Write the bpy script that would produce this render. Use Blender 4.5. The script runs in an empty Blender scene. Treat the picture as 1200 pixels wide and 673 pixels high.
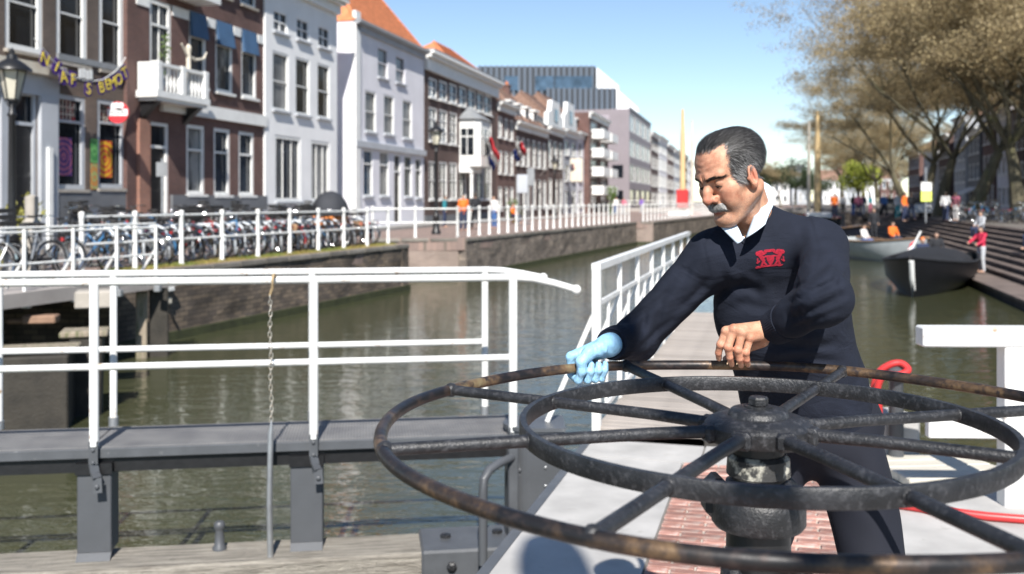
import bpy, bmesh, math, random
import numpy as np
from mathutils import Vector, Matrix, Quaternion
from mathutils.bvhtree import BVHTree
from mathutils import noise as mnoise

R = math.radians
rng = random.Random(7)
sc = bpy.context.scene
COL = sc.collection

# ------------------------------------------------------------------ camera, sky, sun, exposure
EYE = 1.55                       # eye height above the lock platform (z = 0)
FPX, CX, HY = 1150.0, 600.0, 235.0   # focal length, principal column and horizon row of the 1200 x 673 photograph
cam_d = bpy.data.cameras.new('camera')
cam = bpy.data.objects.new('camera', cam_d)
COL.objects.link(cam)
cam.location = (0, 0, EYE)
cam.rotation_euler = (R(90), 0, 0)
cam_d.sensor_width = 36.0
cam_d.lens = 36.0 * FPX / 1200.0
cam_d.shift_y = -(336.5 - HY) / 1200.0
cam_d.clip_start = 0.05
cam_d.clip_end = 4000
cam_d.dof.use_dof = True
cam_d.dof.focus_distance = 2.28
cam_d.dof.aperture_fstop = 4.2
sc.camera = cam

SUN_EL, SUN_AZ = 43.0, -3.0       # shadows run almost straight away from the camera
wd = bpy.data.worlds.new('World')
sc.world = wd
wd.use_nodes = True
wn = wd.node_tree.nodes
sky = wn.new('ShaderNodeTexSky')
sky.sky_type = 'NISHITA'
sky.sun_disc = False
sky.sun_elevation = R(SUN_EL)
sky.sun_rotation = R(180 + SUN_AZ)
sky.air_density = 0.85
sky.dust_density = 0.0
sky.ozone_density = 1.5
bg = wn['Background']
bg.inputs['Strength'].default_value = 0.078
wd.node_tree.links.new(sky.outputs[0], bg.inputs['Color'])

sun_d = bpy.data.lights.new('sun', 'SUN')
sun_d.energy = 4.4
sun_d.angle = R(0.5)
sun_d.color = (1.0, 0.955, 0.89)
sun = bpy.data.objects.new('sun', sun_d)
COL.objects.link(sun)
to_sun = Vector((-math.sin(R(SUN_AZ)) * math.cos(R(SUN_EL)), -math.cos(R(SUN_AZ)) * math.cos(R(SUN_EL)), math.sin(R(SUN_EL))))
sun.rotation_euler = to_sun.to_track_quat('Z', 'Y').to_euler()
sun.location = (-20, -60, 40)

sc.view_settings.view_transform = 'Standard'
sc.view_settings.look = 'None'
sc.view_settings.exposure = 0.95
sc.view_settings.gamma = 1.0
sc.view_settings.use_curve_mapping = False
sc.render.engine = 'CYCLES'
sc.cycles.use_denoising = True
try:
    sc.cycles.denoiser = 'OPENIMAGEDENOISE'
    sc.cycles.denoising_prefilter = 'ACCURATE'
except Exception:
    pass
sc.cycles.max_bounces = 6
sc.cycles.transparent_max_bounces = 8
sc.cycles.caustics_reflective = False
sc.cycles.caustics_refractive = False
sc.cycles.sample_clamp_indirect = 6.0


def at(x, y, Y):
    """a point seen at pixel (x, y) of the photograph that stands Y metres into the scene"""
    return Vector(((x - CX) / FPX * Y, Y, EYE - (y - HY) / FPX * Y))


# ------------------------------------------------------------------ materials
MATS = {}


def mat(name, col, rough=0.6, metal=0.0, var=0.12, vscale=3.0, bump=0.0, bscale=40.0, spec=None, col2=None, c2amt=0.5,
        c2scale=6.0, c2edge=0.08, rand=0.0, sheen=0.0, sss=0.0, coat=0.0, stretch=None):
    """procedural material: base colour with soft variation, an optional second colour in patches, fine bump"""
    if name in MATS:
        return MATS[name]
    m = bpy.data.materials.new(name)
    m.use_nodes = True
    nt = m.node_tree
    N, L = nt.nodes, nt.links
    b = N['Principled BSDF']
    b.inputs['Roughness'].default_value = rough
    b.inputs['Metallic'].default_value = metal
    if spec is not None:
        b.inputs['Specular IOR Level'].default_value = spec
    if sheen:
        b.inputs['Sheen Weight'].default_value = sheen
        b.inputs['Sheen Roughness'].default_value = 0.5
    if coat:
        b.inputs['Coat Weight'].default_value = coat
    if sss:
        b.inputs['Subsurface Weight'].default_value = sss
        b.inputs['Subsurface Radius'].default_value = (0.9, 0.35, 0.2)
        b.inputs['Subsurface Scale'].default_value = 0.006
    tc = N.new('ShaderNodeTexCoord')
    vec = tc.outputs['Object']
    if stretch:
        mp = N.new('ShaderNodeMapping')
        mp.inputs['Scale'].default_value = stretch
        L.new(vec, mp.inputs['Vector'])
        vec = mp.outputs['Vector']
    n1 = N.new('ShaderNodeTexNoise')
    n1.inputs['Scale'].default_value = vscale
    n1.inputs['Detail'].default_value = 6
    L.new(vec, n1.inputs['Vector'])
    mr = N.new('ShaderNodeMapRange')
    mr.inputs['From Min'].default_value = 0.3
    mr.inputs['From Max'].default_value = 0.7
    mr.inputs['To Min'].default_value = 1 - var
    mr.inputs['To Max'].default_value = 1 + var
    L.new(n1.outputs['Fac'], mr.inputs['Value'])
    mul = N.new('ShaderNodeMix')
    mul.data_type = 'RGBA'
    mul.blend_type = 'MULTIPLY'
    mul.inputs['Factor'].default_value = 1.0
    mul.inputs['A'].default_value = (*col, 1)
    L.new(mr.outputs['Result'], mul.inputs['B'])
    out = mul.outputs['Result']
    if col2 is not None:
        n2 = N.new('ShaderNodeTexNoise')
        n2.inputs['Scale'].default_value = c2scale
        n2.inputs['Detail'].default_value = 8
        n2.inputs['Roughness'].default_value = 0.65
        L.new(vec, n2.inputs['Vector'])
        r2 = N.new('ShaderNodeMapRange')
        r2.inputs['From Min'].default_value = c2amt - c2edge
        r2.inputs['From Max'].default_value = c2amt + c2edge
        L.new(n2.outputs['Fac'], r2.inputs['Value'])
        mx = N.new('ShaderNodeMix')
        mx.data_type = 'RGBA'
        L.new(r2.outputs['Result'], mx.inputs['Factor'])
        L.new(out, mx.inputs['A'])
        mx.inputs['B'].default_value = (*col2, 1)
        out = mx.outputs['Result']
    if rand:
        oi = N.new('ShaderNodeObjectInfo')
        rr = N.new('ShaderNodeMapRange')
        rr.inputs['To Min'].default_value = 1 - rand
        rr.inputs['To Max'].default_value = 1 + rand
        L.new(oi.outputs['Random'], rr.inputs['Value'])
        m2 = N.new('ShaderNodeMix')
        m2.data_type = 'RGBA'
        m2.blend_type = 'MULTIPLY'
        m2.inputs['Factor'].default_value = 1.0
        L.new(out, m2.inputs['A'])
        L.new(rr.outputs['Result'], m2.inputs['B'])
        out = m2.outputs['Result']
    L.new(out, b.inputs['Base Color'])
    if bump:
        n3 = N.new('ShaderNodeTexNoise')
        n3.inputs['Scale'].default_value = bscale
        n3.inputs['Detail'].default_value = 4
        L.new(vec, n3.inputs['Vector'])
        bp = N.new('ShaderNodeBump')
        bp.inputs['Strength'].default_value = bump
        bp.inputs['Distance'].default_value = 0.6 / bscale
        L.new(n3.outputs['Fac'], bp.inputs['Height'])
        L.new(bp.outputs['Normal'], b.inputs['Normal'])
    MATS[name] = m
    return m


def brick_mat(name, c1, c2, mortar, bw=0.21, bh=0.06, var=0.25, rough=0.85):
    """far brickwork in the surface plane: object x and y run along the wall, z up; too far away to tell single bricks"""
    if name in MATS:
        return MATS[name]
    m = bpy.data.materials.new(name)
    m.use_nodes = True
    N, L = m.node_tree.nodes, m.node_tree.links
    b = N['Principled BSDF']
    b.inputs['Roughness'].default_value = rough
    tc = N.new('ShaderNodeTexCoord')
    sp = N.new('ShaderNodeSeparateXYZ')
    L.new(tc.outputs['Object'], sp.inputs[0])
    ad = N.new('ShaderNodeMath')
    L.new(sp.outputs['X'], ad.inputs[0])
    L.new(sp.outputs['Y'], ad.inputs[1])
    cb = N.new('ShaderNodeCombineXYZ')
    L.new(ad.outputs[0], cb.inputs['X'])
    L.new(sp.outputs['Z'], cb.inputs['Y'])
    bt = N.new('ShaderNodeTexBrick')
    bt.inputs['Scale'].default_value = 1.0
    bt.inputs['Brick Width'].default_value = bw
    bt.inputs['Row Height'].default_value = bh
    bt.inputs['Mortar Size'].default_value = 0.008
    bt.inputs['Color1'].default_value = (*c1, 1)
    bt.inputs['Color2'].default_value = (*c2, 1)
    bt.inputs['Mortar'].default_value = (*mortar, 1)
    L.new(cb.outputs[0], bt.inputs['Vector'])
    n1 = N.new('ShaderNodeTexNoise')
    n1.inputs['Scale'].default_value = 0.9
    n1.inputs['Detail'].default_value = 7
    L.new(tc.outputs['Object'], n1.inputs['Vector'])
    mr = N.new('ShaderNodeMapRange')
    mr.inputs['From Min'].default_value = 0.3
    mr.inputs['From Max'].default_value = 0.7
    mr.inputs['To Min'].default_value = 1 - var
    mr.inputs['To Max'].default_value = 1 + var
    L.new(n1.outputs['Fac'], mr.inputs['Value'])
    mul = N.new('ShaderNodeMix')
    mul.data_type = 'RGBA'
    mul.blend_type = 'MULTIPLY'
    mul.inputs['Factor'].default_value = 1.0
    L.new(bt.outputs['Color'], mul.inputs['A'])
    L.new(mr.outputs['Result'], mul.inputs['B'])
    L.new(mul.outputs['Result'], b.inputs['Base Color'])
    bp = N.new('ShaderNodeBump')
    bp.inputs['Strength'].default_value = 0.5
    bp.inputs['Distance'].default_value = 0.01
    bp.invert = True
    L.new(bt.outputs['Fac'], bp.inputs['Height'])
    L.new(bp.outputs['Normal'], b.inputs['Normal'])
    MATS[name] = m
    return m


def glass_mat(name, col=(0.015, 0.02, 0.026), rough=0.06):
    m = mat(name, col, rough, var=0.5, vscale=0.7, spec=0.6)
    return m


M_WHITE = mat('white_paint', (0.70, 0.70, 0.68), 0.42, var=0.09, vscale=5, bump=0.2, bscale=90, col2=(0.33, 0.21, 0.12), c2amt=0.665, c2scale=13, c2edge=0.06)
M_WHITE2 = mat('white_trim', (0.74, 0.74, 0.72), 0.5, var=0.06)
M_CREAM = mat('cream_trim', (0.58, 0.53, 0.44), 0.6, var=0.1)
M_IRON = mat('worn_black_iron', (0.016, 0.0165, 0.0185), 0.46, metal=0.0, var=0.5, vscale=16, bump=0.5, bscale=230, col2=(0.075, 0.075, 0.08), c2amt=0.64, c2scale=95, c2edge=0.13, spec=0.5)
M_BLACK = mat('black_paint', (0.012, 0.012, 0.013), 0.4, var=0.2, vscale=20, bump=0.1)
M_GREY = mat('slate_grey_paint', (0.075, 0.08, 0.088), 0.45, var=0.15, vscale=6, bump=0.12, bscale=90, col2=(0.16, 0.165, 0.17), c2amt=0.68, c2scale=22, c2edge=0.03)
M_CONC = mat('pale_concrete', (0.385, 0.375, 0.36), 0.85, var=0.17, vscale=3.5, bump=0.35, bscale=170, col2=(0.30, 0.29, 0.27), c2amt=0.66, c2scale=9, c2edge=0.06)
M_STONE = mat('stone', (0.34, 0.31, 0.27), 0.85, var=0.2, vscale=1.8, bump=0.4, bscale=30)
M_WOOD = mat('weathered_wood', (0.31, 0.285, 0.245), 0.85, var=0.35, vscale=5, bump=0.8, bscale=22, stretch=(0.7, 11, 11), col2=(0.13, 0.115, 0.095), c2amt=0.58, c2scale=3.5, c2edge=0.10)
M_GLASS = glass_mat('window_glass')
M_TYRE = mat('tyre_rubber', (0.014, 0.014, 0.015), 0.8, var=0.2)
M_STEEL = mat('galvanised_steel', (0.42, 0.43, 0.44), 0.42, metal=0.75, var=0.12, vscale=12, bump=0.1)
M_CHROME = mat('chrome', (0.75, 0.75, 0.76), 0.15, metal=1.0, var=0.03)


# ------------------------------------------------------------------ mesh helpers
class MB:
    """collects boxes, tubes, prisms and lathes into one mesh"""

    def __init__(s):
        s.v, s.f, s.m = [], [], []

    def _add(s, vs, fs, mi=0):
        o = len(s.v)
        s.v.extend([tuple(v) for v in vs])
        s.f.extend([tuple(i + o for i in f) for f in fs])
        s.m.extend([mi] * len(fs))
        return s

    def box(s, c, d, rot=None, mi=0, taper=None):
        x, y, z = d[0] / 2, d[1] / 2, d[2] / 2
        t = taper or 1.0
        vs = [Vector((sx * x * (t if sz > 0 else 1), sy * y * (t if sz > 0 else 1), sz * z)) for sz in (-1, 1) for sy in (-1, 1) for sx in (-1, 1)]
        if rot is not None:
            vs = [rot @ v for v in vs]
        c = Vector(c)
        return s._add([v + c for v in vs], [(0, 2, 3, 1), (4, 5, 7, 6), (0, 1, 5, 4), (2, 6, 7, 3), (0, 4, 6, 2), (1, 3, 7, 5)], mi)

    def bevbox(s, c, d, b=0.01, rot=None, mi=0):
        """box with chamfered edges (24 vertices)"""
        h = [d[0] / 2, d[1] / 2, d[2] / 2]
        b = min(b, min(h) * 0.9)
        vs, idx = [], {}
        for sx in (-1, 1):
            for sy in (-1, 1):
                for sz in (-1, 1):
                    for a in range(3):
                        sg = (sx, sy, sz)
                        p = [sg[i] * (h[i] if i == a else h[i] - b) for i in range(3)]
                        idx[(sx, sy, sz, a)] = len(vs)
                        vs.append(Vector(p))
        fs = []
        for a in range(3):
            o1, o2 = [i for i in range(3) if i != a]
            for sg in (-1, 1):
                q = []
                for (p1, p2) in ((-1, -1), (1, -1), (1, 1), (-1, 1)):
                    k = [0, 0, 0]
                    k[a], k[o1], k[o2] = sg, p1, p2
                    q.append(idx[(*k, a)])
                fs.append(q)
        for a in range(3):
            o1, o2 = [i for i in range(3) if i != a]
            for p1 in (-1, 1):
                for p2 in (-1, 1):
                    q = []
                    for sgn, face in ((-1, o1), (1, o1), (1, o2), (-1, o2)):
                        k = [0, 0, 0]
                        k[a], k[o1], k[o2] = sgn, p1, p2
                        q.append(idx[(*k, face)])
                    fs.append(q)
        for sx in (-1, 1):
            for sy in (-1, 1):
                for sz in (-1, 1):
                    fs.append([idx[(sx, sy, sz, a)] for a in range(3)])
        cv = Vector(c)
        if rot is not None:
            vs = [rot @ v for v in vs]
        return s._add([v + cv for v in vs], fs, mi)

    def tube(s, pts, r, n=8, closed=False, cap=True, mi=0):
        pts = [Vector(p) for p in pts]
        k = len(pts)
        rs = r if isinstance(r, (list, tuple)) else [r] * k
        vs = []
        prev = None
        for i, p in enumerate(pts):
            a = pts[(i - 1) % k] if (closed or i > 0) else p
            b = pts[(i + 1) % k] if (closed or i < k - 1) else p
            t = (b - a).normalized()
            if prev is None:
                ref = Vector((0, 0, 1)) if abs(t.z) < 0.9 else Vector((1, 0, 0))
                u = t.cross(ref).normalized()
            else:
                u = (prev - t * prev.dot(t))
                u = u.normalized() if u.length > 1e-6 else t.orthogonal().normalized()
            prev = u
            w = t.cross(u)
            for j in range(n):
                an = 2 * math.pi * j / n
                vs.append(p + (u * math.cos(an) + w * math.sin(an)) * rs[i])
        fs = []
        for i in range(k if closed else k - 1):
            for j in range(n):
                a, b = i * n + j, i * n + (j + 1) % n
                c, d = ((i + 1) % k) * n + (j + 1) % n, ((i + 1) % k) * n + j
                fs.append((a, d, c, b))
        if cap and not closed:
            fs.append(tuple(range(n)))
            fs.append(tuple(range((k - 1) * n + n - 1, (k - 1) * n - 1, -1)))
        return s._add(vs, fs, mi)

    def bar(s, a, b, w, h, mi=0):
        """rectangular bar from a to b, w across, h up"""
        a, b = Vector(a), Vector(b)
        t = (b - a).normalized()
        up = Vector((0, 0, 1)) if abs(t.z) < 0.95 else Vector((0, 1, 0))
        u = t.cross(up).normalized()
        v = u.cross(t)
        vs = [p + u * (w / 2 * su) + v * (h / 2 * sv) for p in (a, b) for su, sv in ((-1, -1), (1, -1), (1, 1), (-1, 1))]
        return s._add(vs, [(0, 3, 2, 1), (4, 5, 6, 7), (0, 1, 5, 4), (1, 2, 6, 5), (2, 3, 7, 6), (3, 0, 4, 7)], mi)

    def lathe(s, prof, n=16, c=(0, 0, 0), mi=0, axis=None):
        c = Vector(c)
        q = Vector((0, 0, 1)).rotation_difference(Vector(axis)) if axis is not None else None
        vs, fs = [], []
        for (r, z) in prof:
            for j in range(n):
                a = 2 * math.pi * j / n
                v = Vector((r * math.cos(a), r * math.sin(a), z))
                vs.append((q @ v if q else v) + c)
        for i in range(len(prof) - 1):
            for j in range(n):
                fs.append((i * n + j, i * n + (j + 1) % n, (i + 1) * n + (j + 1) % n, (i + 1) * n + j))
        fs.append(tuple(range(n - 1, -1, -1)))
        fs.append(tuple(range((len(prof) - 1) * n, len(prof) * n)))
        return s._add(vs, fs, mi)

    def prism(s, poly, a, b, mi=0):
        """poly: list of 3d points of one face; extruded by vector a->b (b a Vector offset)"""
        poly = [Vector(p) for p in poly]
        off = Vector(b) - Vector(a)
        n = len(poly)
        vs = poly + [p + off for p in poly]
        fs = [tuple(range(n - 1, -1, -1)), tuple(range(n, 2 * n))]
        for i in range(n):
            j = (i + 1) % n
            fs.append((i, j, n + j, n + i))
        return s._add(vs, fs, mi)

    def sphere(s, c, r, n=10, m=6, mi=0):
        rr = r if isinstance(r, (tuple, list)) else (r, r, r)
        c = Vector(c)
        vs = [c + Vector((0, 0, -rr[2]))]
        for i in range(1, m):
            ph = -math.pi / 2 + math.pi * i / m
            for j in range(n):
                th = 2 * math.pi * j / n
                vs.append(c + Vector((rr[0] * math.cos(ph) * math.cos(th), rr[1] * math.cos(ph) * math.sin(th), rr[2] * math.sin(ph))))
        vs.append(c + Vector((0, 0, rr[2])))
        fs = []
        for j in range(n):
            fs.append((0, 1 + (j + 1) % n, 1 + j))
        for i in range(m - 2):
            for j in range(n):
                a = 1 + i * n
                fs.append((a + j, a + (j + 1) % n, a + n + (j + 1) % n, a + n + j))
        t = len(vs) - 1
        a = 1 + (m - 2) * n
        for j in range(n):
            fs.append((a + j, a + (j + 1) % n, t))
        return s._add(vs, fs, mi)

    def mesh(s, name):
        me = bpy.data.meshes.new(name)
        me.from_pydata(s.v, [], s.f)
        me.validate(clean_customdata=False)
        if len(me.polygons) == len(s.m):
            me.polygons.foreach_set('material_index', s.m)
        bm = bmesh.new()
        bm.from_mesh(me)
        bmesh.ops.recalc_face_normals(bm, faces=bm.faces)
        bm.to_mesh(me)
        bm.free()
        return me

    def build(s, name, m, parent=None, smooth=False, loc=None, rz=0.0):
        me = s.mesh(name)
        for k in (m if isinstance(m, (list, tuple)) else [m]):
            me.materials.append(k)
        return link(name, me, parent, smooth, loc, rz)


def link(name, me, parent=None, smooth=False, loc=None, rz=0.0):
    if smooth:
        me.polygons.foreach_set('use_smooth', [True] * len(me.polygons))
        try:
            me.set_sharp_from_angle(angle=R(40))
        except Exception:
            pass
    o = bpy.data.objects.new(name, me)
    COL.objects.link(o)
    o.parent = parent
    if loc is not None:
        o.location = loc
    if rz:
        o.rotation_euler = (0, 0, rz)
    return o


def thing(name, label, cat, loc=(0, 0, 0), rz=0.0, group=None):
    o = bpy.data.objects.new(name, None)
    o.empty_display_size = 0.1
    COL.objects.link(o)
    o.location = loc
    o.rotation_euler = (0, 0, rz)
    return tag(o, label, cat, group)


def tag(o, label=None, cat=None, group=None, kind=None):
    if label:
        o['label'] = label
    if cat:
        o['category'] = cat
    if group:
        o['group'] = group
    if kind:
        o['kind'] = kind
    return o


def dup(o, parent=None):
    c = o.copy()
    COL.objects.link(c)
    c.parent = parent
    for ch in KIDS.get(o.name, None) or [k for k in bpy.data.objects if k.parent == o]:
        dup(ch, c)
    return c


KIDS = {}


def index_kids(root):
    """remember the children of a prototype so that copies need no search"""
    ks = list(root.children)
    KIDS[root.name] = ks
    for k in ks:
        index_kids(k)


def label_only(o, label):
    o['label'] = label
    return o


# ------------------------------------------------------------------ implicit surfaces (for bodies and cloth)
def surface_nets(f, lo, hi, h):
    lo, hi = np.array(lo, float), np.array(hi, float)
    n = np.ceil((hi - lo) / h).astype(int) + 1
    ax = [lo[i] + h * np.arange(n[i]) for i in range(3)]
    G = np.stack(np.meshgrid(*ax, indexing='ij'), -1).astype(np.float32)
    s = f(G.reshape(-1, 3)).reshape(n).astype(np.float32)
    ins = s < 0
    c = [ins[i:n[0] - 1 + i, j:n[1] - 1 + j, k:n[2] - 1 + k] for i in (0, 1) for j in (0, 1) for k in (0, 1)]
    cnt = sum(x.astype(np.int8) for x in c)
    act = (cnt > 0) & (cnt < 8)
    ids = np.full(act.shape, -1, np.int64)
    I = np.argwhere(act)
    ids[act] = np.arange(len(I))
    pos = np.zeros((len(I), 3))
    num = np.zeros(len(I))
    corners = [(i, j, k) for i in (0, 1) for j in (0, 1) for k in (0, 1)]
    for a in range(8):
        for b in range(a + 1, 8):
            ca, cb = np.array(corners[a]), np.array(corners[b])
            if np.abs(ca - cb).sum() != 1:
                continue
            sa = s[I[:, 0] + ca[0], I[:, 1] + ca[1], I[:, 2] + ca[2]]
            sb = s[I[:, 0] + cb[0], I[:, 1] + cb[1], I[:, 2] + cb[2]]
            m = (sa < 0) != (sb < 0)
            t = np.where(m, sa / np.where(m, sa - sb, 1), 0)
            pos += np.where(m[:, None], ca + (cb - ca) * t[:, None], 0)
            num += m
    V = lo + h * (I + pos / num[:, None])
    F = []
    for ax_ in range(3):
        o1, o2 = [(1, 2), (2, 0), (0, 1)][ax_]
        sl0 = [slice(None)] * 3
        sl1 = [slice(None)] * 3
        sl0[ax_] = slice(0, n[ax_] - 1)
        sl1[ax_] = slice(1, n[ax_])
        A, B = ins[tuple(sl0)], ins[tuple(sl1)]
        E = np.argwhere(A != B)
        ok = (E[:, o1] > 0) & (E[:, o2] > 0) & (E[:, o1] < n[o1] - 1) & (E[:, o2] < n[o2] - 1)
        E = E[ok]
        flip = A[E[:, 0], E[:, 1], E[:, 2]]
        q = []
        for d1, d2 in ((-1, -1), (0, -1), (0, 0), (-1, 0)):
            K = E.copy()
            K[:, o1] += d1
            K[:, o2] += d2
            q.append(ids[K[:, 0], K[:, 1], K[:, 2]])
        q = np.stack(q, 1)
        q[~flip] = q[~flip][:, ::-1]
        F.append(q)
    return V, np.concatenate(F)


def np_mesh(name, V, F, m, parent=None, smooth=True):
    me = bpy.data.meshes.new(name)
    me.vertices.add(len(V))
    me.vertices.foreach_set('co', np.asarray(V, np.float32).ravel())
    k = F.shape[1]
    me.loops.add(len(F) * k)
    me.loops.foreach_set('vertex_index', F.astype(np.int32).ravel())
    me.polygons.add(len(F))
    me.polygons.foreach_set('loop_start', np.arange(0, len(F) * k, k, dtype=np.int32))
    if smooth:
        me.polygons.foreach_set('use_smooth', np.ones(len(F), bool))
    me.update(calc_edges=True)
    for q in (m if isinstance(m, (list, tuple)) else [m]):
        me.materials.append(q)
    o = bpy.data.objects.new(name, me)
    COL.objects.link(o)
    o.parent = parent
    return o


def relax(V, F, it=2, lam=0.5):
    """a little Laplacian smoothing of the quads"""
    V = V.copy()
    e = np.concatenate([F[:, [0, 1]], F[:, [1, 2]], F[:, [2, 3]], F[:, [3, 0]]])
    e = np.concatenate([e, e[:, ::-1]])
    cnt = np.bincount(e[:, 0], minlength=len(V))[:, None]
    for _ in range(it):
        S = np.stack([np.bincount(e[:, 0], weights=V[e[:, 1], k], minlength=len(V)) for k in range(3)], 1)
        V += lam * (S / np.maximum(cnt, 1) - V)
    return V


def s_ell(p, c, r, Rm=None):
    q = p - np.array(c, np.float32)
    if Rm is not None:
        q = q @ np.array(Rm, np.float32)
    r = np.array(r, np.float32)
    k0 = np.linalg.norm(q / r, axis=1)
    k1 = np.linalg.norm(q / (r * r), axis=1)
    return k0 * (k0 - 1) / np.maximum(k1, 1e-9)


def s_sph(p, c, r):
    return np.linalg.norm(p - np.array(c, np.float32), axis=1) - r


def s_cap(p, a, b, ra, rb=None):
    rb = ra if rb is None else rb
    a, b = np.array(a, np.float32), np.array(b, np.float32)
    d = b - a
    t = np.clip((p - a) @ d / max(float(d @ d), 1e-12), 0, 1)
    return np.linalg.norm(p - a - t[:, None] * d, axis=1) - (ra + (rb - ra) * t)


def s_box(p, c, hd, Rm=None, r=0.0):
    q = p - np.array(c, np.float32)
    if Rm is not None:
        q = q @ np.array(Rm, np.float32)
    q = np.abs(q) - (np.array(hd, np.float32) - r)
    return np.linalg.norm(np.maximum(q, 0), axis=1) + np.minimum(q.max(1), 0) - r


def smin(a, b, k):
    h = np.clip(0.5 + 0.5 * (b - a) / k, 0, 1)
    return b + (a - b) * h - k * h * (1 - h)


def smax(a, b, k):
    return -smin(-a, -b, k)


def chain(p, pts, rs, k=0.006):
    d = None
    for i in range(len(pts) - 1):
        c = s_cap(p, pts[i], pts[i + 1], rs[i], rs[i + 1])
        d = c if d is None else smin(d, c, k)
    return d


def sparse_nets(f, lo, hi, h, c=4, marg=1.9):
    """surface nets that evaluate the fine grid only near the surface"""
    lo, hi = np.array(lo, float), np.array(hi, float)
    nc = np.ceil((hi - lo) / (h * c)).astype(int) + 1
    ax = [lo[i] + h * c * (np.arange(nc[i]) + 0.5 - 0.5 / c) for i in range(3)]
    G = np.stack(np.meshgrid(*ax, indexing='ij'), -1).astype(np.float32)
    S = f(G.reshape(-1, 3)).reshape(nc)

    def g(P):
        out = np.repeat(np.repeat(np.repeat(S, c, 0), c, 1), c, 2).reshape(-1).astype(np.float32)
        near = np.abs(out) < h * c * marg
        idx = np.nonzero(near)[0]
        out[idx] = f(P[idx])
        return out
    return surface_nets(g, lo, lo + h * (nc * c - 1.3), h)
# ================================================================== SETTING
WATER_Z = -1.40
STREET_Z = 0.12


def poly_slab(name, pts, z0, z1, m, parent=None):
    mb = MB()
    mb.prism([(x, y, z0) for x, y in pts], (0, 0, z0), (0, 0, z1))
    return mb.build(name, m, parent)


# ---- ground: one sheet out to the horizon, under the canal and the town
M_SOIL = mat('soil', (0.09, 0.075, 0.055), 0.95, var=0.2, vscale=0.2)
gd = MB()
gd._add([(-2500, -800, -2.6), (2500, -800, -2.6), (2500, 3200, -2.6), (-2500, 3200, -2.6)], [(0, 1, 2, 3)])
tag(gd.build('ground', M_SOIL), kind='structure')


# ---- water
def water_mat():
    m = bpy.data.materials.new('canal_water')
    m.use_nodes = True
    N, L = m.node_tree.nodes, m.node_tree.links
    b = N['Principled BSDF']
    b.inputs['Base Color'].default_value = (0.050, 0.053, 0.027, 1)
    b.inputs['Roughness'].default_value = 0.04
    b.inputs['IOR'].default_value = 1.45
    tc = N.new('ShaderNodeTexCoord')
    hs = []
    for sc_, str_, rot, w in (((0.55, 1.5, 1), 0.9, 8, 1.0), ((1.3, 3.4, 1), 0.9, -20, 0.55), ((4.2, 8.5, 1), 0.8, 15, 0.16)):
        mp = N.new('ShaderNodeMapping')
        mp.inputs['Scale'].default_value = sc_
        mp.inputs['Rotation'].default_value = (0, 0, R(rot))
        L.new(tc.outputs['Object'], mp.inputs['Vector'])
        n = N.new('ShaderNodeTexNoise')
        n.inputs['Scale'].default_value = 1.6
        n.inputs['Detail'].default_value = 2.5
        n.inputs['Roughness'].default_value = 0.5
        n.inputs['Distortion'].default_value = 0.6
        L.new(mp.outputs['Vector'], n.inputs['Vector'])
        k = N.new('ShaderNodeMath')
        k.operation = 'MULTIPLY'
        k.inputs[1].default_value = w
        L.new(n.outputs['Fac'], k.inputs[0])
        hs.append(k.outputs[0])
    a1 = N.new('ShaderNodeMath')
    L.new(hs[0], a1.inputs[0])
    L.new(hs[1], a1.inputs[1])
    a2 = N.new('ShaderNodeMath')
    L.new(a1.outputs[0], a2.inputs[0])
    L.new(hs[2], a2.inputs[1])
    bp = N.new('ShaderNodeBump')
    bp.inputs['Strength'].default_value = 0.75
    bp.inputs['Distance'].default_value = 0.027
    L.new(a2.outputs[0], bp.inputs['Height'])
    L.new(bp.outputs['Normal'], b.inputs['Normal'])
    return m


wt = MB()
wt._add([(-70, -30, WATER_Z), (90, -30, WATER_Z), (90, 330, WATER_Z), (-70, 330, WATER_Z)], [(0, 1, 2, 3)])
tag(wt.build('water', water_mat()), kind='structure')

# ---- left street on the quay
M_PAVE = brick_mat('street_pavers', (0.235, 0.165, 0.135), (0.19, 0.14, 0.12), (0.12, 0.10, 0.085), bw=0.22, bh=0.11, var=0.2)


def pave_mat():
    m = bpy.data.materials.new('clinker_paving')
    m.use_nodes = True
    N, L = m.node_tree.nodes, m.node_tree.links
    b = N['Principled BSDF']
    b.inputs['Roughness'].default_value = 0.85
    tc = N.new('ShaderNodeTexCoord')
    bt = N.new('ShaderNodeTexBrick')
    for k, v in (('Scale', 1.0), ('Brick Width', 0.21), ('Row Height', 0.10), ('Mortar Size', 0.006)):
        bt.inputs[k].default_value = v
    bt.inputs['Color1'].default_value = (0.27, 0.19, 0.16, 1)
    bt.inputs['Color2'].default_value = (0.21, 0.155, 0.135, 1)
    bt.inputs['Mortar'].default_value = (0.13, 0.11, 0.09, 1)
    L.new(tc.outputs['Object'], bt.inputs['Vector'])
    n = N.new('ShaderNodeTexNoise')
    n.inputs['Scale'].default_value = 0.8
    n.inputs['Detail'].default_value = 7
    L.new(tc.outputs['Object'], n.inputs['Vector'])
    mr = N.new('ShaderNodeMapRange')
    mr.inputs['To Min'].default_value = 0.7
    mr.inputs['To Max'].default_value = 1.3
    L.new(n.outputs['Fac'], mr.inputs['Value'])
    mu = N.new('ShaderNodeMix')
    mu.data_type = 'RGBA'
    mu.blend_type = 'MULTIPLY'
    mu.inputs['Factor'].default_value = 1
    L.new(bt.outputs['Color'], mu.inputs['A'])
    L.new(mr.outputs['Result'], mu.inputs['B'])
    L.new(mu.outputs['Result'], b.inputs['Base Color'])
    return m


M_CLINK = pave_mat()


def qx(Y, off=0.0):        # near quay wall face
    return -6.92 + 0.326 * (Y - 21.65) + off


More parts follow.
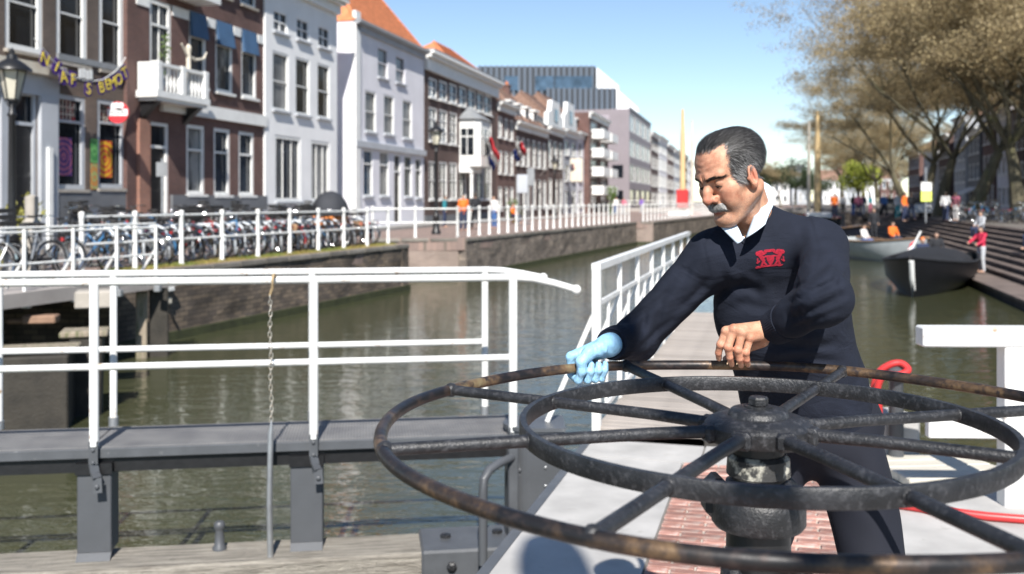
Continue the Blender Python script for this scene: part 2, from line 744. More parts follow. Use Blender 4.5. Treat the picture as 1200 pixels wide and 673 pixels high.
def qx2(Y, off=0.0):       # far quay wall face
    return -1.75 + 0.354 * (Y - 37.4) + off


left_pts = [(-900, 19.0), (qx(19.0) - 0.02, 19.0), (qx(32.4) - 0.02, 32.4), (qx(32.4) - 3.4, 33.2), (-5.2, 36.95), (qx2(37.4) - 0.02, 37.4),
            (qx2(66) - 0.02, 66.0), (qx2(66) + 1.0, 66.2), (qx2(150) + 1.0, 150.0), (qx2(150) + 60, 310.0), (-900, 900)]
tag(poly_slab('street', left_pts, -0.35, STREET_Z, M_CLINK), kind='structure')

# the street goes on as a slab bridge over a side channel at the left
M_SLAB = mat('bridge_concrete', (0.33, 0.30, 0.28), 0.85, var=0.15, vscale=2, bump=0.2, bscale=60)
tag(poly_slab('bridge_deck', [(-60, 2.0), (-12.6, 2.0), (-7.72, 14.7), (-6.45, 18.9), (-60, 18.9)], -0.10, STREET_Z + 0.004, M_SLAB), kind='structure')

M_QUAY = brick_mat('old_quay_brick', (0.165, 0.125, 0.09), (0.075, 0.06, 0.05), (0.035, 0.03, 0.025), bw=0.30, bh=0.105, var=0.6)
M_QUAY2 = brick_mat('pale_quay_brick', (0.27, 0.20, 0.165), (0.225, 0.165, 0.14), (0.26, 0.23, 0.20), var=0.25)
M_ALGAE = mat('waterline_algae', (0.035, 0.04, 0.015), 0.7, var=0.3, vscale=4, bump=0.3)
M_COPE = mat('coping_stone', (0.17, 0.155, 0.135), 0.85, var=0.3, vscale=2.5, bump=0.3, bscale=30, rand=0.25)


def quay_wall(name, label, a, b, m, thick=0.6, z1=STREET_Z - 0.06, cope=1.05, copem=None):
    a, b = Vector((a[0], a[1], 0)), Vector((b[0], b[1], 0))
    L_ = (b - a).length
    ang = math.atan2(b.y - a.y, b.x - a.x)
    t = thing(name, label, 'quay wall', a, ang)
    mb = MB()
    # slightly wavy brick face: a strip grid so that light catches it unevenly (face towards local -y)
    n = max(2, int(L_ / 0.8))
    lv = [-2.55, WATER_Z + 0.28, -0.8, -0.4, z1]
    rr = random.Random(len(name) + int(L_ * 10))
    vs = []
    for i in range(n + 1):
        for k, z in enumerate(lv):
            vs.append((L_ * i / n, (rr.uniform(-0.025, 0.025) if 0 < i < n else 0) - (0.07 if k == 0 else 0), z))
    fs = []
    w = len(lv)
    for i in range(n):
        for k in range(w - 1):
            fs.append((i * w + k, (i + 1) * w + k, (i + 1) * w + k + 1, i * w + k + 1))
    mb._add(vs, fs)
    o = len(mb.v)
    mb._add([(0, thick, lv[0]), (L_, thick, lv[0]), (L_, thick, z1), (0, thick, z1)], [(0, 3, 2, 1)])
    mb.f += [(0, w - 1, o + 3, o), ((n) * w, o + 1, o + 2, n * w + w - 1)]
    mb.m += [0, 0]
    mb.build('wall_face', m, t)
    al = MB()
    al.box((L_ / 2, -0.03, WATER_Z + 0.08), (L_ - 0.05, 0.12, 0.2))
    al.build('waterline_band', M_ALGAE, t)
    k = int(L_ / cope)
    base = MB().bevbox((0, 0, 0), (cope - 0.015, 0.5, 0.13), 0.015).mesh('coping_stone')
    base.materials.append(copem or M_COPE)
    for i in range(k):
        c = link('coping_stone', base, t)
        c.location = ((i + 0.5) * L_ / k, 0.2 + rr.uniform(-0.008, 0.008), z1 - 0.014 + rr.uniform(0, 0.006))
        c.rotation_euler = (0, 0, rr.uniform(-0.006, 0.006))
    return t


# walls run so that the wet face points to local -y (right-hand side when walking from a to b)
quay_wall('quay_wall', 'dark brick quay wall below the row of parked bicycles', (qx(19.0), 19.0), (qx(32.4), 32.4), M_QUAY)
quay_wall('quay_wall', 'pale pinkish brick wall face at the quay corner facing the lock', (-5.3, 36.9), (qx2(37.4) - 0.3, 37.4), M_QUAY2)
quay_wall('quay_wall', 'long brick quay wall along the far white fence', (qx2(37.4), 37.42), (qx2(66), 66.0), mat('x', (0, 0, 0)) if False else brick_mat('grey_quay_brick', (0.22, 0.18, 0.145), (0.12, 0.10, 0.085), (0.06, 0.05, 0.045), bw=0.30, bh=0.105, var=0.5))
quay_wall('quay_wall', 'sunlit brick pier where the far quay wall steps out', (qx2(66) - 0.1, 66.06), (qx2(66) + 1.15, 66.2), M_QUAY2)
quay_wall('quay_wall', 'distant quay wall beyond the brick pier', (qx2(66) + 1.1, 66.3), (qx2(150) + 1.0, 150.0), MATS['grey_quay_brick'])
# return of the near wall and the wall of the side channel
quay_wall('quay_wall', 'shaded end of the near quay wall at the small inlet', (qx(32.4), 32.42), (qx(32.4) - 3.4, 33.2), M_QUAY)
quay_wall('quay_wall', 'dark wall deep under the slab bridge at the left', (-30, 18.98), (qx(19.0) + 0.02, 18.98), M_QUAY)

# timber pile and blocks at the mouth of the side channel
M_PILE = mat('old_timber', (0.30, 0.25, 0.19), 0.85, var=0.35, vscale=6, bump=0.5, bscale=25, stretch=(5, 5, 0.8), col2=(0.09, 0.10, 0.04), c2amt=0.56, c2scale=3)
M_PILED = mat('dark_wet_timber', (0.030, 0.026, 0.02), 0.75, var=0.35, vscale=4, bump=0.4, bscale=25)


def pile(label, x, y_, w, z1, tilt, m, cap=None):
    t = thing('mooring_pile', label, 'pile', (x, y_, 0), R(18))
    mb = MB()
    mb.bevbox((0, 0, (z1 - 2.5) / 2), (w, w, z1 + 2.5), 0.02, Matrix.Rotation(tilt, 3, 'Y'))
    mb.build('shaft', m, t)
    if cap:
        MB().bevbox((0, 0, z1 + 0.05), cap, 0.02).build('cap', M_PILE, t)
    return t


p = at(166, 343, 18.4)
pile('pale upright timber at the end of the dark quay wall', p.x, p.y, 0.2, -0.16, 0.0, M_PILE)
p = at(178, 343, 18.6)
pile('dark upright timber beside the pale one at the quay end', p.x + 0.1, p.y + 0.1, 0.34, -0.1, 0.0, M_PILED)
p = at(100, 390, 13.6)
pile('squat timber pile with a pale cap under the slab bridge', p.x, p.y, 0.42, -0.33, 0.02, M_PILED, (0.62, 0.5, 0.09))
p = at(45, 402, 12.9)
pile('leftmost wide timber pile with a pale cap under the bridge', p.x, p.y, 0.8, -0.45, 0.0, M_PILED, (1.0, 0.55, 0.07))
p = at(112, 350, 15.0)
bb = MB().bevbox((0, 0, 0), (0.56, 0.5, 0.26), 0.02)
tag(bb.build('stone_block', M_STONE, loc=(p.x, p.y, p.z), rz=R(20)), 'pale stone block under the edge of the slab bridge', 'stone block')
p = at(48, 374, 15.6)
bb = MB().bevbox((0, 0, 0), (0.5, 0.3, 0.13), 0.02)
bb.bevbox((-0.35, 0, -0.03), (0.3, 0.12, 0.07), 0.02)
tag(bb.build('hanging_timber', mat('orange_timber', (0.22, 0.135, 0.09), 0.85, var=0.3), loc=(p.x, p.y, p.z), rz=R(10)), 'orange-brown timber hanging in the dark under the bridge', 'timber')

# small fitting bolted to the brick quay wall, with a slack mooring chain
Yw = 20.55
wf = thing('wall_fitting', 'small black and white fitting with a slack chain on the quay wall', 'wall fitting', (qx(Yw), Yw, 0), R(72))
MB().bevbox((0, -0.09, -0.33), (0.26, 0.14, 0.26), 0.03).build('box', M_BLACK, wf)
MB().bevbox((0, -0.17, -0.30), (0.20, 0.03, 0.09), 0.01).build('white_plate', M_WHITE2, wf)
MB().bevbox((0, -0.08, -0.55), (0.2, 0.1, 0.16), 0.03).build('bracket', M_CREAM, wf)
MB().tube([(0.02, -0.1, -0.62), (0.12, -0.08, -0.85), (0.32, -0.07, -1.1), (0.5, -0.07, -1.35)], 0.022, 6).build('chain', M_IRON, wf)

# ---- right bank: low quay, seating steps, street
RB0, RB1 = 2.0, 100.0


def rx(Y, off=0.0):
    return 6.44 + 0.276 * Y + off * 1.037


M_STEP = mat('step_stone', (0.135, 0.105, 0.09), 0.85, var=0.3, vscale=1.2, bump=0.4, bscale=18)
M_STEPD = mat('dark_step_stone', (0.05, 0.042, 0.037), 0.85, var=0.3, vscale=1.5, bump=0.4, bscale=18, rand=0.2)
NST, RISE, TREAD, PLAT = 8, 0.176, 0.36, 1.1
LOWQ = -1.12
st = thing('steps', 'broad brown stone seating steps down to the right-hand water', 'steps')
for i in range(-1, NST):
    o0 = 0.0 if i < 0 else PLAT + i * TREAD
    o1 = o0 + (PLAT if i < 0 else TREAD) + 0.25
    z1 = LOWQ + (i + 1) * RISE
    L_ = 4.0
    Y = RB0
    while Y < RB1:
        Y2 = min(Y + L_, RB1)
        g = 0.012
        mb = MB()
        zt = z1 + rng.uniform(-0.006, 0.006)
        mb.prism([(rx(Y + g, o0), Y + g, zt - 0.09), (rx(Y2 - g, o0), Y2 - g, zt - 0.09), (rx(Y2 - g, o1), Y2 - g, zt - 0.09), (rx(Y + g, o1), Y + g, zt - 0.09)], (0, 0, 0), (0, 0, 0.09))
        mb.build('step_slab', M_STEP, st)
        Y = Y2
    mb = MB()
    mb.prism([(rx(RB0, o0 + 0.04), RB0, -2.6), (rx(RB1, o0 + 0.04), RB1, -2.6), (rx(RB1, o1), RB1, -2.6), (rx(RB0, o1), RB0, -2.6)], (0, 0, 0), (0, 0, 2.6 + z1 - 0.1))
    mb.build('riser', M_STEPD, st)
RTOP = LOWQ + NST * RISE
OT = PLAT + NST * TREAD
M_RST = mat('right_street', (0.13, 0.115, 0.10), 0.9, var=0.2, vscale=1.5, bump=0.3)
tag(poly_slab('street', [(rx(-20, OT), -20), (rx(RB1, OT), RB1), (rx(RB1, 0.2), RB1 + 1), (rx(330, 0.2), 330), (900, 900), (900, -20)], -0.3, RTOP + 0.02, M_RST), kind='structure')
tag(poly_slab('embankment', [(rx(RB1, 0.1), RB1 + 0.6), (rx(330, 0.1), 330), (rx(330, 2), 330), (rx(RB1, 2), RB1 + 0.6)], -2.55, RTOP - 0.02, MATS['grey_quay_brick']), kind='structure')
# land beyond the end of the canal
tag(poly_slab('far_bank', [(-200, 300), (rx(330), 331), (400, 331), (400, 900), (-200, 900)], -2.5, 0.4, M_SOIL), kind='structure')

# ---- the lock platform the man stands on (z = 0)
PD = Vector((0.262, 0.965, 0)).normalized()        # direction of the lock axis
PN = Vector((0.965, -0.262, 0)).normalized()       # to its right


def lk(a, b, z=0.0):
    """point a metres along the lock axis and b metres to its right, from the left edge of the platform"""
    o = Vector((-0.158, 3.86, 0)) + PD * a + PN * b
    return Vector((o.x, o.y, z))


plat = [lk(-9, 0), lk(2.62, 0), lk(2.62, 3.1), lk(1.3, 3.1), lk(1.3, 6.0), lk(-9, 6.0)]
pf = tag(poly_slab('lock_platform', [(v.x, v.y) for v in plat], -2.6, -0.012, mat('lock_masonry', (0.16, 0.15, 0.14), 0.9, var=0.2, bump=0.3)), kind='structure')
# concrete slabs: left strip, right field and the strip before the swing bridge, with open joints
BR0, BR1 = 0.62, 1.58       # the brick strip lies between these offsets
BEND = 2.18                 # and ends here


def conc_slab(a0, a1, b0, b1, i):
    g = 0.006
    q = [lk(a0 + g, b0 + g), lk(a1 - g, b0 + g), lk(a1 - g, b1 - g), lk(a0 + g, b1 - g)]
    mb = MB()
    dz = [0.0, 0.002, 0.004, 0.001, 0.003][i % 5]
    mb.prism([(v.x, v.y, -0.02) for v in q], (0, 0, 0), (0, 0, 0.02 + dz))
    return mb.build('concrete_slab', M_CONC, pf)


k = 0
for a0, a1 in ((-6, -4), (-4, -2), (-2, 0.12), (0.12, 2.18)):
    conc_slab(a0, a1, 0.0, BR0, k)
    k += 1
conc_slab(BEND, 2.6, 0.0, 0.72, 6)
conc_slab(BEND, 2.6, 0.72, 1.9, 7)
conc_slab(BEND, 2.6, 1.9, 3.05, 3)
for a0, a1 in ((-6, -4.5), (-4.5, -3), (-3, -1.5), (-1.5, 0.2), (0.2, BEND)):
    conc_slab(a0, a1, BR1, 2.5, k)
    k += 1
for a0, a1 in ((-6, -3.2), (-3.2, -0.6), (-0.6, 1.28)):
    conc_slab(a0, a1, 2.5, 6.0, k)
    k += 1
# kerb edge of the platform along the water
mb = MB()
a, b = lk(-6, -0.03), lk(2.6, -0.03)
mb.bar((a.x, a.y, -0.06), (b.x, b.y, -0.06), 0.05, 0.10)
mb.build('edge_angle', M_GREY, pf)
# red bricks, laid crosswise, joints recessed
bed = MB()
q = [lk(-6, BR0 + 0.003), lk(BEND - 0.004, BR0 + 0.003), lk(BEND - 0.004, BR1 - 0.003), lk(-6, BR1 - 0.003)]
bed.prism([(v.x, v.y, -0.03) for v in q], (0, 0, 0), (0, 0, 0.021))
bed.build('mortar_bed', mat('mortar', (0.46, 0.41, 0.36), 0.95, var=0.15, vscale=20, bump=0.4, bscale=120), pf)
M_BRICK = mat('red_paving_brick', (0.34, 0.175, 0.14), 0.85, var=0.18, vscale=14, bump=0.35, bscale=130, rand=0.38, col2=(0.40, 0.29, 0.25), c2amt=0.57, c2scale=22)
bme = MB().bevbox((0, 0, 0), (0.198, 0.050, 0.028), 0.004).mesh('brick')
bme.materials.append(M_BRICK)
rest = MB()
rowp, bl = 0.0585, 0.207
ang = math.atan2(PN.y, PN.x)
nb = 0
rows = int((BEND + 4.0) / rowp)
for r in range(rows):
    a = BEND - 0.03 - r * rowp
    off = (r % 2) * bl / 2
    nb_row = int((BR1 - BR0) / bl) + 1
    for j in range(nb_row):
        b0 = BR0 + j * bl - off + 0.004
        x0, x1 = max(b0, BR0 + 0.004), min(b0 + 0.198, BR1 - 0.004)
        if x1 - x0 < 0.04:
            continue
        c = lk(a, (x0 + x1) / 2, -0.012 + rng.uniform(-0.0015, 0.0025))
        rz = ang + rng.uniform(-0.012, 0.012)
        if nb < 300:
            o = link('brick', bme, pf, loc=c, rz=rz)
            o.scale = ((x1 - x0) / 0.198 * rng.uniform(0.985, 1.0), rng.uniform(0.94, 1.0), 1)
            nb += 1
        else:
            rest.box(c, ((x1 - x0), 0.05, 0.028), Matrix.Rotation(rz, 3, 'Z'))
tag(rest.build('brick_field', M_BRICK, pf), kind='stuff')
# ================================================================== BUILDINGS on the left quay
FU = Vector((0.2352, 0.972, 0)).normalized()       # along the facades, away from the camera
FROT = math.atan2(FU.y, FU.x)


def fx(Y):
    return -18.8 + 0.242 * Y


def fY(px, off=0.0):
    """depth of the facade line (or of a parallel one, off metres nearer the canal) at photo column px"""
    k = (px - CX) / FPX
    return (18.8 - off * 1.029) / (0.242 - k)


def glassy(name, col, rough=0.07):
    return glass_mat(name, col, rough)


M_G1 = glassy('dark_window_glass', (0.012, 0.015, 0.02))
M_G2 = glassy('blue_window_glass', (0.05, 0.085, 0.13), 0.1)
M_G3 = glassy('curtained_glass', (0.16, 0.165, 0.17), 0.25)
M_G4 = glassy('slate_glass', (0.03, 0.04, 0.055), 0.12)  # dark blue-grey pane tint
M_G5 = mat('lace_curtained_glass', (0.05, 0.055, 0.06), 0.12, var=0.4, vscale=1.5, col2=(0.30, 0.30, 0.29), c2amt=0.5, c2scale=1.1, c2edge=0.05, stretch=(1, 1, 0.35))
M_B1 = brick_mat('grey_brown_brick', (0.135, 0.098, 0.078), (0.10, 0.074, 0.062), (0.13, 0.11, 0.095))
M_B2 = brick_mat('red_brown_brick', (0.140, 0.068, 0.056), (0.108, 0.053, 0.046), (0.12, 0.09, 0.08))
M_B3 = brick_mat('dark_brown_brick', (0.105, 0.058, 0.050), (0.08, 0.046, 0.042), (0.10, 0.08, 0.07))
M_SW = mat('white_stucco', (0.79, 0.79, 0.79), 0.8, var=0.05, vscale=0.8, bump=0.15, bscale=25)
M_SL = mat('lavender_stucco', (0.70, 0.69, 0.73), 0.8, var=0.07, vscale=0.6, bump=0.15, bscale=25)
M_SG = mat('grey_stucco', (0.40, 0.42, 0.45), 0.8, var=0.1, vscale=0.8)
M_PL = mat('grey_plinth', (0.135, 0.14, 0.15), 0.7, var=0.15, vscale=1.2)
M_TILE = mat('orange_roof_tiles', (0.56, 0.20, 0.085), 0.8, var=0.2, vscale=3, bump=0.3, bscale=12, col2=(0.42, 0.14, 0.06), c2amt=0.6, c2scale=10)
M_TILEB = mat('brown_roof_tiles', (0.24, 0.145, 0.105), 0.8, var=0.2, vscale=3, bump=0.3, bscale=12)
M_SLATE = mat('slate_roof', (0.13, 0.135, 0.145), 0.7, var=0.2, vscale=4, bump=0.2)
M_DOOR = mat('black_door', (0.012, 0.012, 0.014), 0.35, var=0.2)
M_LEAD = mat('lead_grey', (0.22, 0.23, 0.24), 0.6, var=0.12)
M_BLIND = mat('blue_sun_blind', (0.045, 0.10, 0.19), 0.7, var=0.12, vscale=2)


class Building:
    def __init__(s, name, label, px0, px1, ztop, wallm, depth=9.0, off=0.0, cat='house', zbase=STREET_Z):
        s.Y0, s.Y1, s.off = fY(px0, off), fY(px1, off), off
        s.L = (s.Y1 - s.Y0) / 0.972
        o = Vector((fx(s.Y0), s.Y0, zbase)) + Vector((0.972, -0.2352, 0)) * off
        s.zb = zbase
        s.H = ztop - zbase
        s.t = thing(name, label, cat, o, FROT)
        s.wallm, s.depth = wallm, depth
        s.holes = []

    def u(s, px):
        return (fY(px, s.off) - s.Y0) / 0.972

    def z(s, px, y):
        """height above the street of photo point (px, y) on this facade"""
        return EYE - (y - HY) / FPX * fY(px, s.off) - s.zb

    def rect(s, xl, xr, yt, yb):
        xc = (xl + xr) / 2
        return s.u(xl), s.u(xr), s.z(xc, yb), s.z(xc, yt)

    def wall(s, zsplit=None, lowm=None):
        """front wall with real openings, plus sides, back and top"""
        us = sorted({0.0, s.L, *[h[0] for h in s.holes], *[h[1] for h in s.holes]})
        us = [x for x in us if -1e-6 <= x <= s.L + 1e-6]
        zs = sorted({0.0, s.H, *[h[2] for h in s.holes], *[h[3] for h in s.holes], *([zsplit] if zsplit else [])})
        zs = [x for x in zs if -1e-6 <= x <= s.H + 1e-6]
        mb = MB()
        for i in range(len(us) - 1):
            for k in range(len(zs) - 1):
                uc, zc = (us[i] + us[i + 1]) / 2, (zs[k] + zs[k + 1]) / 2
                if any(h[0] < uc < h[1] and h[2] < zc < h[3] for h in s.holes):
                    continue
                mi = 1 if (zsplit and zc < zsplit) else 0
                mb._add([(us[i], 0, zs[k]), (us[i + 1], 0, zs[k]), (us[i + 1], 0, zs[k + 1]), (us[i], 0, zs[k + 1])], [(0, 1, 2, 3)], mi)
        for (a, b, c, d) in s.holes:
            rv = 0.22
            mi = 1 if (zsplit and (c + d) / 2 < zsplit) else 0
            q = [(a, 0, c), (b, 0, c), (b, 0, d), (a, 0, d), (a, rv, c), (b, rv, c), (b, rv, d), (a, rv, d)]
            mb._add(q, [(0, 4, 5, 1), (1, 5, 6, 2), (2, 6, 7, 3), (3, 7, 4, 0)], mi)
        D = s.depth
        mb._add([(0, 0, 0), (s.L, 0, 0), (s.L, 0, s.H), (0, 0, s.H), (0, D, 0), (s.L, D, 0), (s.L, D, s.H), (0, D, s.H)],
                [(0, 3, 7, 4), (1, 5, 6, 2), (4, 7, 6, 5), (3, 2, 6, 7)])
        me = bpy.data.meshes.new('wall')
        me.from_pydata(mb.v, [], mb.f)
        me.polygons.foreach_set('material_index', mb.m)
        me.materials.append(s.wallm)
        me.materials.append(lowm or s.wallm)
        return link('wall', me, s.t)

    def win(s, xl, xr, yt, yb, frame=None, glass=None, fw=0.09, bars=(0, 1), transom=None, sill=True, name='window', lintel=None, proud=0.0):
        a, b, c, d = s.rect(xl, xr, yt, yb)
        return s.win_m(a, b, c, d, frame, glass, fw, bars, transom, sill, name, lintel, proud)

    def win_m(s, a, b, c, d, frame=None, glass=None, fw=0.09, bars=(0, 1), transom=None, sill=True, name='window', lintel=None, proud=0.0):
        s.holes.append((a, b, c, d))
        fr = frame or M_WHITE2
        if glass in (M_G1, M_G4) and rng.random() < 0.4:
            glass = rng.choice((M_G5, M_G3, M_G2))
        mb = MB()
        y = 0.055 - proud
        t = 0.075
        mb.box((a + fw / 2, y, (c + d) / 2), (fw, t, d - c))
        mb.box((b - fw / 2, y, (c + d) / 2), (fw, t, d - c))
        mb.box(((a + b) / 2, y, d - fw / 2), (b - a - 2 * fw, t, fw))
        mb.box(((a + b) / 2, y, c + fw / 2), (b - a - 2 * fw, t, fw))
        if transom is not None:
            zt = c + (d - c) * transom
            mb.box(((a + b) / 2, y, zt), (b - a - 2 * fw, t, 0.075))
        for i in range(1, bars[0] + 1):
            mb.box((a + (b - a) * i / (bars[0] + 1), y + 0.012, (c + d) / 2), (0.04, 0.04, d - c - 2 * fw))
        for i in range(1, bars[1] + 1):
            if transom is None:
                mb.box(((a + b) / 2, y + 0.008, c + (d - c) * i / (bars[1] + 1)), (b - a - 2 * fw, 0.045, 0.05))
        w = mb.build(name, fr, s.t)
        pb = MB()
        pb._add([(a, 0.13, c), (b, 0.13, c), (b, 0.13, d), (a, 0.13, d), (a, 0.16, c), (b, 0.16, c), (b, 0.16, d), (a, 0.16, d)],
                [(0, 1, 2, 3), (4, 7, 6, 5), (0, 4, 5, 1), (3, 2, 6, 7), (0, 3, 7, 4), (1, 5, 6, 2)])
        pb.build('pane', glass or M_G1, w)
        if sill:
            MB().box(((a + b) / 2, -0.02, c - 0.045), (b - a + 0.12, 0.2, 0.085)).build('sill', M_STONE if sill is True else sill, w)
        if lintel:
            MB().box(((a + b) / 2, -0.012, d + 0.09), (b - a + 0.2, 0.06, 0.16)).build('lintel', lintel, w)
        return w

    def door(s, xl, xr, yt, yb, leafm=None, frame=None, transom=0.76, glass=None):
        a, b, c, d = s.rect(xl, xr, yt, yb)
        return s.door_m(a, b, max(c, 0.05), d, leafm, frame, transom, glass)

    def door_m(s, a, b, c, d, leafm=None, frame=None, transom=0.76, glass=None):
        s.holes.append((a, b, c, d))
        fw, y = 0.1, 0.06
        mb = MB()
        zt = c + (d - c) * transom
        mb.box((a + fw / 2, y, (c + d) / 2), (fw, 0.08, d - c))
        mb.box((b - fw / 2, y, (c + d) / 2), (fw, 0.08, d - c))
        mb.box(((a + b) / 2, y, d - fw / 2), (b - a - 2 * fw, 0.08, fw))
        mb.box(((a + b) / 2, y, zt), (b - a - 2 * fw, 0.08, 0.09))
        w = mb.build('door', frame or M_WHITE2, s.t)
        lf = MB()
        lf.bevbox(((a + b) / 2, 0.12, (c + zt) / 2), (b - a - 2 * fw, 0.05, zt - c - 0.06), 0.01)
        for kz in (0.28, 0.7):
            lf.bevbox(((a + b) / 2, 0.09, c + (zt - c) * kz), ((b - a - 2 * fw) * 0.62, 0.02, (zt - c) * 0.3), 0.008)
        lf.build('door_leaf', leafm or M_DOOR, w)
        pb = MB()
        pb.box(((a + b) / 2, 0.14, (zt + d) / 2), (b - a - 2 * fw, 0.02, d - zt - fw))
        pb.build('pane', glass or M_G1, w)
        MB().box((b - fw - 0.12, 0.085, c + 1.05), (0.05, 0.05, 0.12)).build('handle', M_CHROME, w)
        return w

    def band(s, name, z0, z1, out, m, u0=0.0, u1=None, back=0.05):
        u1 = s.L if u1 is None else u1
        return MB().box(((u0 + u1) / 2, (-out + back) / 2, (z0 + z1) / 2), (u1 - u0, out + back, z1 - z0)).build(name, m, s.t)

    def cornice(s, h=0.6, out=0.45, m=None, gutter=M_LEAD):
        m = m or M_WHITE2
        mb = MB()
        mb.box((s.L / 2, -out * 0.15, s.H - h * 0.62), (s.L + 0.02, out * 0.3 + 0.02, h * 0.72))
        mb.box((s.L / 2, -out * 0.35, s.H - h * 0.17), (s.L + 0.06, out * 0.7 + 0.02, h * 0.2))
        mb.box((s.L / 2, -out * 0.5, s.H), (s.L + 0.1, out, h * 0.16))
        c = mb.build('cornice', m, s.t)
        MB().box((s.L / 2, -out * 0.55, s.H + h * 0.13), (s.L + 0.1, out * 0.9, 0.09)).build('gutter', gutter, c)
        return c

    def roof(s, rh, m, hip=True, flat=0.0, u0=0.0, u1=None, over=0.25, tiles=True, hipk=0.32, D=None):
        """hipped or saddle roof along the street"""
        u1 = s.L if u1 is None else u1
        D, z0 = D or s.depth, s.H + 0.02
        k = (u1 - u0) * hipk if hip else 0.0
        a, b = (u0 - over * 0.2, -over * 0.3), (u1 + over * 0.2, D + over * 0.3)
        ym = D * 0.5
        mb = MB()
        vs = [(a[0], a[1], z0), (b[0], a[1], z0), (b[0], b[1], z0), (a[0], b[1], z0), (u0 + k, ym, z0 + rh), (u1 - k, ym, z0 + rh)]
        mb._add(vs, [(0, 1, 5, 4), (1, 2, 5), (2, 3, 4, 5), (3, 0, 4), (0, 3, 2, 1)])
        r = mb.build('roof', m, s.t)
        rb = MB()
        rb.tube([vs[4], vs[5]], 0.09, 6)
        for p_, q_ in ((0, 4), (1, 5)):
            rb.tube([vs[p_], vs[q_]], 0.08, 6)
        rb.build('ridge_tiles', m, r)
        if tiles:                      # tile courses as raised steps on the front slope
            tb = MB()
            f0, f1, g0, g1 = Vector(vs[0]), Vector(vs[1]), Vector(vs[4]), Vector(vs[5])
            nrm = (f1 - f0).cross(g0 - f0).normalized()
            n = int((g0 - f0).length / 0.34)
            for i in range(1, n):
                t = i / n
                p_, q_ = f0.lerp(g0, t) + nrm * 0.012, f1.lerp(g1, t) + nrm * 0.012
                tb.bar(p_, q_, 0.05, 0.05)
            tb.build('tile_courses', m, r)
        return r

    def chimney(s, u, y, z0, h, m=None, w=0.7):
        mb = MB()
        mb.bevbox((u, y, z0 + h / 2), (w, 0.55, h), 0.02)
        mb.bevbox((u, y, z0 + h), (w + 0.14, 0.69, 0.12), 0.02)
        c = mb.build('chimney', m or M_B2, s.t)
        for k in (-0.18, 0.18):
            MB().lathe([(0.09, 0), (0.1, 0.3), (0.08, 0.32)], 8, (u + k, y, z0 + h + 0.05)).build('chimney_pot', M_TILE, c)
        return c

    def dormer(s, u, y, z0, w, h, m=None):
        mb = MB()
        mb.box((u - w / 2 + 0.06, y + 0.7, z0 + h / 2), (0.12, 1.5, h))
        mb.box((u + w / 2 - 0.06, y + 0.7, z0 + h / 2), (0.12, 1.5, h))
        mb.box((u, y + 0.03, z0 + 0.06), (w - 0.24, 0.1, 0.12))
        mb.box((u, y + 0.6, z0 + h + 0.05), (w + 0.25, 1.75, 0.16))
        d = mb.build('dormer', m or M_WHITE2, s.t)
        MB().box((u, y + 0.12, z0 + h / 2), (w - 0.22, 0.04, h - 0.05)).build('pane', M_G4, d)
        MB().box((u, y + 0.09, z0 + h * 0.55), (w - 0.22, 0.03, 0.06)).build('glazing_bar', m or M_WHITE2, d)
        return d


# ---------------------------------------------------------------- house 1: grey-brown brick over a pale shopfront
b1 = Building('shop_house', 'grey-brown brick house with the poster-hung shopfront at far left', -75, 149, 9.6, M_B1)
for xl, xr, yt, yb in ((-62, -30, -60, 44), (6, 50, -52, 61), (66, 102, -40, 75), (116, 145, -30, 84)):
    b1.win(xl, xr, yt, yb, fw=0.16, transom=None, bars=(0, 1), glass=M_G1)
zc = b1.z(30, 78)
b1.band('fascia_cornice', zc - 0.18, zc + 0.10, 0.34, M_CREAM, 0.0, b1.u(66))
b1.band('fascia', zc - 0.72, zc - 0.19, 0.10, M_SG, 0.0, b1.u(66))
b1.door(8, 43, 107, 252, transom=0.74, frame=M_SG)
for xa, xb in ((-3, 7), (44, 64)):
    zc2 = zc - 0.72
    b1.band('pilaster', 0.0, zc2, 0.12, M_SG, b1.u(xa), b1.u(xb))
b1.band('pilaster', 0.0, zc2 - 1.35, 0.2, M_WHITE2, b1.u(50), b1.u(55))  # white strip puts the sun on the grey pilaster into colour
M_STAIN = mat('stained_glass', (0.035, 0.035, 0.04), 0.15, col2=(0.30, 0.03, 0.03), c2amt=0.55, c2scale=9, var=0.6, vscale=14)
wa = b1.win(66, 100, 112, 222, fw=0.13, transom=0.72, frame=M_SG)
wb = b1.win(114, 146, 118, 221, fw=0.13, transom=0.74, frame=M_SG)
for w_, (xl, xr, yt, yb) in ((wa, (69, 90, 117, 142)), (wb, (117, 137, 123, 146))):
    a, b, c, d = b1.rect(xl, xr, yt, yb)
    g = MB().box(((a + b) / 2, 0.118, (c + d) / 2), (b - a, 0.016, d - c))
    g.build('stained_pane', M_STAIN, w_)
    lead = MB()
    for i in range(1, 5):
        lead.box((a + (b - a) * i / 5, 0.105, (c + d) / 2), (0.025, 0.012, d - c))
    for i in range(1, 3):
        lead.box(((a + b) / 2, 0.105, c + (d - c) * i / 3), (b - a, 0.012, 0.025))
    lead.build('leading', M_CREAM, w_)


